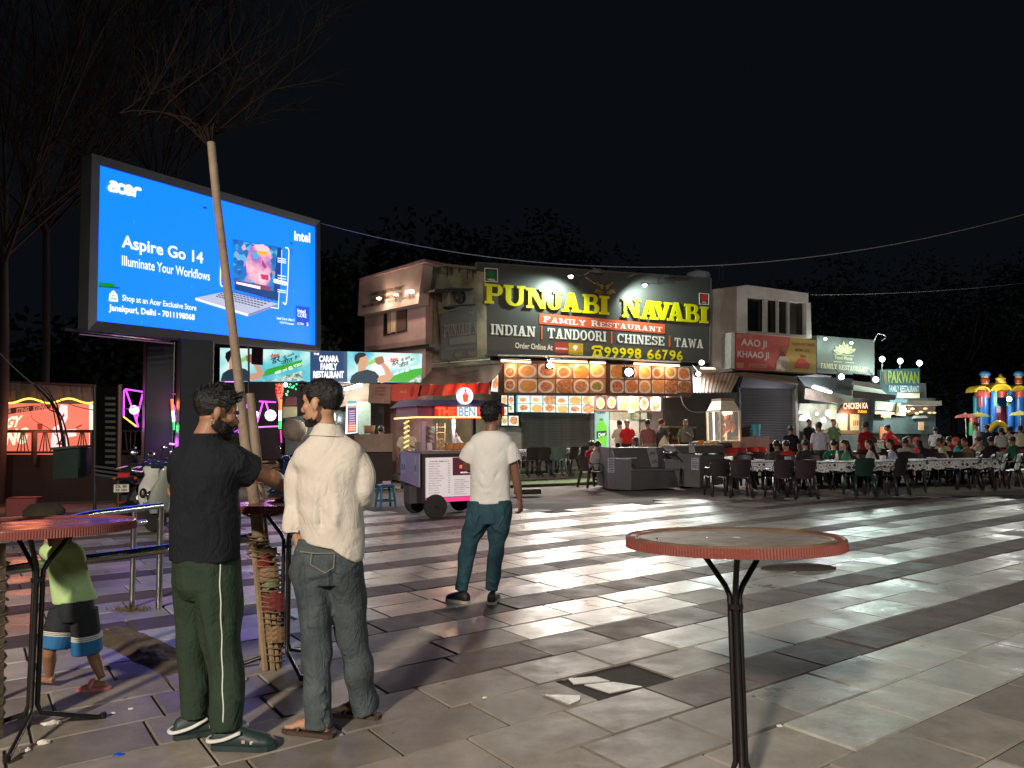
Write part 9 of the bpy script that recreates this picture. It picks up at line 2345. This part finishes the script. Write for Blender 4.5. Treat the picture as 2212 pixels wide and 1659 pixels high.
 # tables and chairs by the shutter on the platform
zt_=.19
for i,(x,off)in enumerate(((330,1.9),(530,1.7),(900,1.5))):
 p=FW.p(cSHOP(x,1150),off);put(tabs,'a',V(p.x,p.y,zt_),fan+.05*i,['leftmost','middle','right'][i]+' clothed table on the platform before the grey shutter','tables before the grey shutter')
for i,(x,off,dg,k)in enumerate(((620,2.6,10,'y'),(700,2.7,-6,'y'),(830,2.6,24,'d'),(380,2.7,5,'d'),(520,2.7,-8,'d'),(980,2.4,10,'d'))):
 p=FW.p(cSHOP(x,1150),off);put(chairs,k,V(p.x,p.y,zt_ if off<2.2 else .17 if k!='d' else .17),fan+math.radians(dg),['grey green chair behind the leftmost platform table','grey chair with light on its back before the shutter','dark chair right of the two greyish chairs before the shutter','dark chair just right of the man in the white tee','dark chair between the two left platform tables','dark chair beside the diners in front of the fridge'][i],'chairs before the grey shutter')
cs=G(*cSHOP(1060,1560));put(chairs,'d',V(cs.x+.1,cs.y,0),math.radians(-62),'dark chair in which the diner in the striped shirt sits',PG)
# ---------------------------------------------------------------- far people: a few body shapes, every figure its own colours
far={}
def far_person(kind):
 """front towards +Y, origin on the ground"""
 t=thing('person','x','person',(0,0,-20))
 b=MB();s=MB();p=MB();sit=kind.startswith('sit')
 zp=.46 if sit else .93
 nk=V(0,.02,zp+.50);hc=nk+V(0,.03,.165)
 lean=.10 if sit else .02
 if 'bend' in kind:lean=.25
 nk=V(0,lean,zp+.49-lean*.2);hc=nk+V(0,.03+lean*.3,.165)
 pelv=V(0,0,zp)
 if kind.endswith('side'):R=rot(1.1)
 else:R=rot(0,-.15 if sit else 0)
 head_parts(b,hc,R,1.05,detail=True);b.tube([hc+V(0,-.02,-.03),nk+V(0,0,-.05)],[.052,.07],10)
 b.loft([(nk,V(.07,0,0),V(0,.06,0)),(nk+V(0,-.01,-.08),V(.15,0,0),V(0,.08,0)),(pelv+V(0,0,.1),V(.13,0,0),V(0,.1,0)),(pelv,V(.13,0,0),V(0,.1,0))],12)
 arms={'stand':((-.24,.02,-.28),(-.20,.14,-.52),(.24,.02,-.28),(.22,.06,-.55)),'bend':((-.24,.10,-.26),(-.14,.38,-.28),(.24,.10,-.26),(.14,.38,-.28)),'sit':((-.25,.08,-.25),(-.14,.32,-.22),(.25,.08,-.25),(.12,.34,-.20)),'sitside':((-.25,.08,-.25),(-.12,.30,-.10),(.25,.08,-.25),(.16,.34,-.22)),'phone':((-.24,.06,-.26),(-.08,.26,-.16),(.24,.02,-.28),(.22,.08,-.52))}
 A_=arms.get(kind,arms['sit']if sit else arms['stand'])
 sh=[nk+V(-.17,0,-.09),nk+V(.17,0,-.09)]
 for i in(0,1):
  e_,w_=nk+V(*A_[2*i])+V(0,0,-.06),nk+V(*A_[2*i+1])+V(0,0,-.06)
  b.tube([sh[i],e_,w_],[.045,.038,.026],8,k=2);hand(b,w_,w_-e_,V(-1+2*(1-i),0,-.2),V(0,.3,1),1.05,.5,thumb=True)
  s.tube([sh[i]+V(.05-.1*i,0,.02),sh[i],sh[i].lerp(e_,.85)],[.055,.07,.06],10,k=2)
  x=-.09+.18*i
  if sit:
   kn=V(x*1.6,.42,.48);an=V(x*1.5,.40+.03*i,.09)
   p.tube([V(x,0,zp),V(x*1.3,.22,.50),kn,kn.lerp(an,.5),an],[.10,.088,.068,.058,.05],10,k=2)
  else:
   kn=V(x*1.15,.03,.48);an=V(x*1.3,-.01,.09)
   p.tube([V(x,0,zp-.02),V(x*1.05,.01,.7),kn,kn.lerp(an,.5),an],[.105,.09,.07,.062,.052],10,k=2)
  b.tube([an+V(0,0,.15),an],[.04,.035],8)
 s.loft([(nk+V(0,0,.01),V(.07,0,0),V(0,.065,0)),(nk+V(0,0,-.05),V(.16,0,0),V(0,.095,0)),(nk+V(0,-.01,-.14),V(.205,0,0),V(0,.12,0)),(nk.lerp(pelv,.55),V(.18,0,0),V(0,.125,0)),(pelv+V(0,0,-.02),V(.20,0,0),V(0,.14,0))],18)
 p.loft([(pelv+V(0,0,.06),V(.16,0,0),V(0,.115,0)),(pelv+V(0,0,-.04),V(.185,0,0),V(0,.13,0)),(pelv+V(0,0,-.10),V(.15,0,0),V(0,.11,0))],14)
 body=finish('body',remeshed(b,.012,2,'body'),skin_brown,t)
 me=remeshed(s,.018,2,'shirt');cloth(me,(),.006,3,(9,9,6));finish('shirt',me,clothm,t)
 me=remeshed(p,.018,2,'trousers');cloth(me,(),.005,4,(9,9,6));finish('trousers',me,clothm,t)
 for i in(0,1):
  x=(-.09+.18*i)*(1.5 if sit else 1.3);y=.40+.03*i if sit else-.01
  sh_=MB().loft([(V(x,y-.07,.04),V(.03,0,0),V(0,0,.035)),(V(x,y,.05),V(.042,0,0),V(0,0,.05)),(V(x,y+.10,.035),V(.046,0,0),V(0,0,.034)),(V(x,y+.18,.025),V(.03,0,0),V(0,0,.02))],10)
  sh_.build('shoe',blk,t,smooth=True)if False else finish('shoe',sh_.mesh('shoe'),blk,t)
  # transform meshes: they were built in local space
 if kind=='sitlong' or kind=='sitside':
  zl=hairline(-.02);h=head_shell('hair',hc,R,1.05,hair_m,t,'hair',zl,lambda x,y,z:.018)
  hm=MB();q=hc+R@V(0,-.05,.0);hm.loft([(q+V(0,0,.04),V(.085,0,0),V(0,.07,0)),(q+V(0,-.03,-.10),V(.10,0,0),V(0,.06,0)),(nk+V(0,-.12,-.12),V(.11,0,0),V(0,.045,0)),(nk+V(0,-.14,-.32),V(.06,0,0),V(0,.025,0))],12)
  me=remeshed(hm,.014,2,'long_hair');cloth(me,(),.006,9,(30,30,3));finish('long_hair',me,hair_m,t)
 else:head_shell('hair',hc,R,1.05,hair_m,t,'hair',hairline(),lambda x,y,z:.012)
 kids_index();return t
_ow=dict(WMX)
for k in('stand','bend','sit','sitside','sitlong','phone'):
 o=thing('person','x','person',(0,0,0));bpy.data.objects.remove(o)
 far[k]=None
def build_far(k):
# build with the root at the origin, then move it away
 global thing
 _t=thing
 def th0(n,l,c,loc=(0,0,0),rotz=0,group=None,kind=None):return _t(n,l,c,(0,0,0),0,group,kind)
 thing=th0
 r=far_person(k);thing=_t
 return r
for k in far:far[k]=build_far(k)
cmat={}
def cm(c):
 if c not in cmat:cmat[c]=mat('clothing',tuple(q*.75 for q in srgb(*c)),.85,var=.2,scale=8,spec=.2)
 return cmat[c]
usedp=set()
skins=[skin_brown,skin_warm,skin_dark]
def person(kind,loc,deg,shirt,pants,label,group=None,skin=0,sc=None,hair=None):
 src=far[kind];ms={'shirt':cm(shirt),'trousers':cm(pants),'body':skins[skin]}
 if hair:ms['hair']=cm(hair)
 if kind not in usedp:
  usedp.add(kind);r=src;r.location=loc;r.rotation_euler=(0,0,math.radians(deg));r['label']=label
  if group:r['group']=group
  for ch in KIDS[r.name]:
   b_=ch.name.split('.')[0]
   if b_ in ms:ch.material_slots[0].link='OBJECT';ch.material_slots[0].material=ms[b_]
  if sc:r.scale=(sc,)*3
  return r
 r=dup(src,loc,math.radians(deg),label,group,ms,sc)
 return r
def gp(x,y,cr,Y,z=0.0):
 a=gx(cr(x,y)[0],Y);a.z=z;return a
wh,bk_,rd_,bl_=(215,212,205),(30,30,34),(200,40,36),(35,50,80)
CG='people at the tables and stalls'
# around the open counter
S_=cSHOP
PZ=.17
person('phone',gp(1430,900,S_,26.2,PZ),20,wh,bk_,'man in a white shirt and black trousers bent at the open counter',CG,1)
person('stand',gp(1518,900,S_,25.2,PZ),150,(225,45,40),(50,50,60),'man in a bright red shirt in front of the open counter',CG,1)
person('stand',gp(1755,900,S_,24.9,PZ),10,(150,95,95),(150,135,115),'man in a dusty pink shirt and beige trousers seen from behind at the counter',CG,2)
person('phone',gp(1900,900,S_,24.8,PZ),-60,(70,66,62),(60,56,52),'turbaned man in a dark tee shirt beside the open counter',CG,0,hair=(110,45,45))
person('sitside',gp(1660,1000,S_,22.2,.1),60,(95,125,165),bl_,'diner in a blue shirt behind the dark stone bench',CG,2)
sp_=G(*S_(1130,1540))
person('sit',V(sp_.x,sp_.y+.1,0),-62,(160,160,150),(30,45,70),'seated diner in a blue and white striped shirt left of the stone bench',CG,0)
person('sit',gp(1060,1000,S_,22.6),-50,(140,25,30),bk_,'diner in dark red just behind the one in the striped shirt',CG,0)
for i in range(0):pass
# man in blue check behind glass kiosk etc.
T_=cSIT
person('phone',gp(235,800,T_,26.4,.17),170,(120,120,112),(40,40,40),'cook in a grey tee shirt behind the small dark counter with yellow letters',CG,0)
person('stand',gp(1700,900,T_,21.4),8,(196,196,215),(60,64,72),'man in a white shirt and grey trousers standing among the tables',CG,2)
person('stand',gp(1385,950,T_,23.4),-10,(22,22,26),(25,25,30),'person in black standing against the tall dark shutter',CG,2,.95)
person('phone',gp(1580,850,T_,27.5,.17),200,(35,35,40),bk_,'person in dark clothes inside the bright open kitchen',CG,0)
person('phone',gp(1850,800,T_,27.8,.17),190,(120,150,115),(110,30,30),'vendor in a patterned green shirt beside the glass fronted display',CG,1)
person('sit',gp(1370,1000,T_,19.9),20,(200,45,40),bk_,'seated diner in a red shirt behind the paired dark chairs',CG,0)
person('sit',gp(1560,1000,T_,20.6),0,(45,48,58),bk_,'seated diner in dark blue left of the standing man in white',CG,0)
person('sit',gp(1255,1050,T_,19.9),10,(70,60,50),bk_,'seated diner in brown left of the one in red',CG,2)
person('sit',gp(1850,1000,T_,20.3),-20,(25,110,75),bk_,'seated diner in green and white right of the standing man in white',CG,1)
person('sitside',gp(2040,1000,T_,19.2),50,(85,140,110),(60,60,60),'woman in a green top seated in profile',CG,1)
Rr=cRIGHT
person('sitside',gp(470,1000,Rr,19.3),50,(200,195,200),(60,60,60),'woman with long black hair in a white top seated in profile',CG,1)
person('sitside',gp(700,1000,Rr,19.6),55,(175,180,215),(60,60,60),'woman in a pale striped top at the end of the front tables',CG,1)
person('stand',gp(375,950,Rr,21.8),15,(150,22,26),(60,30,30),'man in a dark red tee shirt standing behind the woman with long black hair',CG,0)
person('sit',gp(500,950,Rr,23.6),30,(215,215,205),bk_,'diner in white behind the man in dark red',CG,1)
person('bend',gp(712,900,Rr,27.5),40,(230,50,40),bk_,'person in bright red bending at the far stalls',CG,0)
person('stand',gp(610,900,Rr,29.5),180,(120,110,105),bk_,'person in grey brown behind the far stall counter',CG,1,.95)
person('sit',gp(815,980,Rr,22.6),-10,(175,172,160),bk_,'seated diner in pale grey facing the far stalls',CG,2)
person('sitlong',gp(975,980,Rr,22.8),30,(230,90,105),(200,80,95),'woman in salmon pink with a covered head',CG,1,hair=(225,95,105))
person('sit',gp(1235,980,Rr,22.0),60,(225,215,165),bk_,'diner in a cream shirt with an arm on the table',CG,0)
person('sit',gp(1180,960,Rr,24.5),170,(200,190,175),bk_,'diner facing the camera beside the cream shirted one',CG,1)
person('sit',gp(1310,960,Rr,25.0),10,(190,30,35),bk_,'diner in crimson behind the cream shirted one',CG,0)
person('sitlong',gp(1410,1000,Rr,22.6),80,(20,135,145),(20,100,110),'woman in teal at the clothed table near the right',CG,1)
person('stand',gp(1130,900,Rr,28.5),-20,(205,215,215),bl_,'person in a pale blue top standing left of the castle',CG,1,.9)
person('sit',gp(805,900,Rr,28.5),180,(120,110,100),bk_,'far diner facing the camera under the pale parasol',CG,1)
person('stand',gp(1585,900,Rr,27.0),60,(205,205,195),(60,120,160),'person in white and blue beside the inflatable castle',CG,1)
person('stand',gp(1700,940,Rr,27.5),10,(40,60,75),bk_,'person in dark teal in front of the inflatable castle',CG,0,.95)
person('stand',gp(1850,940,Rr,25.5),0,(205,210,210),(30,40,50),'child in a white top with a dark band before the castle',CG,0,.88)
person('stand',gp(1940,940,Rr,25.8),20,(230,240,245),bk_,'person in bright white before the castle',CG,0,.9)
person('stand',gp(2060,940,Rr,26.2),-10,(225,225,195),bk_,'person in pale yellow near the right edge',CG,2,.92)
person('stand',gp(1825,700,Rr,34.2,1.6),10,(220,190,195),(150,60,65),'child climbing in the opening of the inflatable castle',CG,1,.62)
person('sit',gp(1500,1000,Rr,21.2),100,(110,95,70),bk_,'diner in brown seated among the side turned chairs',CG,0)
person('sit',gp(1640,960,Rr,24.6),30,(200,185,170),bk_,'diner in beige in front of the orange clothed table',CG,1)
person('sit',gp(1760,980,Rr,24.2),0,(30,35,40),bk_,'diner in black in front of the castle',CG,0)
person('sit',gp(2010,980,Rr,24.0),20,(60,110,90),bk_,'diner in green at the right edge',CG,0)
# drink stall people
person('phone',gp(215,500,cCART,21.3),-20,(205,60,50),(60,60,60),'person in a red and white top behind the stall counter with the basket',CG,2)
person('phone',gp(500,520,cCART,20.6),180,(215,215,185),(90,85,75),'vendor in a cream shirt working behind the food cart roof post',CG,0)
person('bend',gp(1120,520,cCART,22.6),100,(225,225,220),(50,50,55),'man in a grey cap and white shirt seen through the food cart',CG,0,hair=(90,90,100))
for o in(far[k]for k in far):pass
# orange covered tables in front of the castle
for i,(x,w_)in enumerate(((1760,2.6),(2080,2.0))):
 p=gp(x,1000,Rr,25.0);o=thing('draped_table',['left','right'][i]+' orange draped table in front of the inflatable castle','table',p)
 MB().box(p+V(0,0,.82),(w_,.7,.05),bev=.01).build('table_top',paint(190,70,30),o)
 surf(MB(),lambda a,b:p+V((a-.5)*w_,-.36+.02*math.sin(a*50),.80-.3*b),30,2).build('drape',mat('orange_drape',(.42,.09,.03),.6,var=.3),o,smooth=True,fix=False)
 for sx in(-1,1):MB().tube([p+V(sx*w_*.45,0,.8),p+V(sx*w_*.45,0,0)],.025,5).build('leg',dark_metal,o)
 # things on the tables
def tabletop(u,Y,kind,label,c=(215,220,220)):
 p=gx(u,Y);p.z=.757
 if kind=='bottle':o=MB().lathe(p,[(.035,0),(.038,.14),(.018,.20),(.015,.24)],10).build('water_bottle',mat('bottle_plastic',(.55,.65,.68),.15)if 'bottle_plastic' not in bpy.data.materials else bpy.data.materials['bottle_plastic'],None,smooth=True)
 elif kind=='plate':o=MB().lathe(p,[(.07,0),(.12,.02),(.115,.025),(.001,.008)],14).build('plate',paint(*c,.4),None,smooth=True)
 else:o=MB().box(p+V(0,0,.05),(.14,.08,.10),rot=.3,bev=.01).build('tissue_box',paint(*c),None)
 tag(o,label,{'bottle':'bottle','plate':'plate'}.get(kind,'box'))
tabletop(1806,17.9,'bottle','clear water bottle in front of the woman in green');tabletop(1790,17.75,'plate','white plate beside the clear water bottle');tabletop(1745,18.1,'plate','pale plate left of the water bottle on the long cloth');tabletop(1640,18.5,'plate','plate on the clothed table behind the two leftmost chairs')
tabletop(1905,18.2,'box','white tissue box on the table of the woman with long hair');tabletop(1700,18.1,'box','small pale box on the table behind the paired chairs',(150,150,160));tabletop(2010,18.7,'plate','plate on the long table by the side turned chairs')
# carrier bag held by the turbaned man
bgp=at(*S_(1935,1040),24.6);o=thing('carrier_bag','cream carrier bag held beside the dusty pink shirted man','bag',bgp)
MB().loft([(bgp+V(0,0,-.22),V(.20,0,0),V(0,.09,0)),(bgp+V(0,0,-.05),V(.17,0,0),V(0,.08,0)),(bgp+V(0,0,.12),V(.07,0,0),V(0,.04,0)),(bgp+V(.02,0,.22),V(.02,0,0),V(0,.015,0))],12).build('bag_body',mat('cream_plastic',(.55,.47,.32),.5,var=.2),o,smooth=True)
bpy.data.scenes.remove(tmpscene)
# remove names of prototypes never placed
for d in(chairs,tabs):
 for k,p in d.items():
  if id(p)not in usedc:
   for ch in list(KIDS.get(p.name,[])):bpy.data.objects.remove(ch)
   bpy.data.objects.remove(p)
for k,p in far.items():
 if k not in usedp:
  for ch in list(KIDS.get(p.name,[])):bpy.data.objects.remove(ch)
  bpy.data.objects.remove(p)
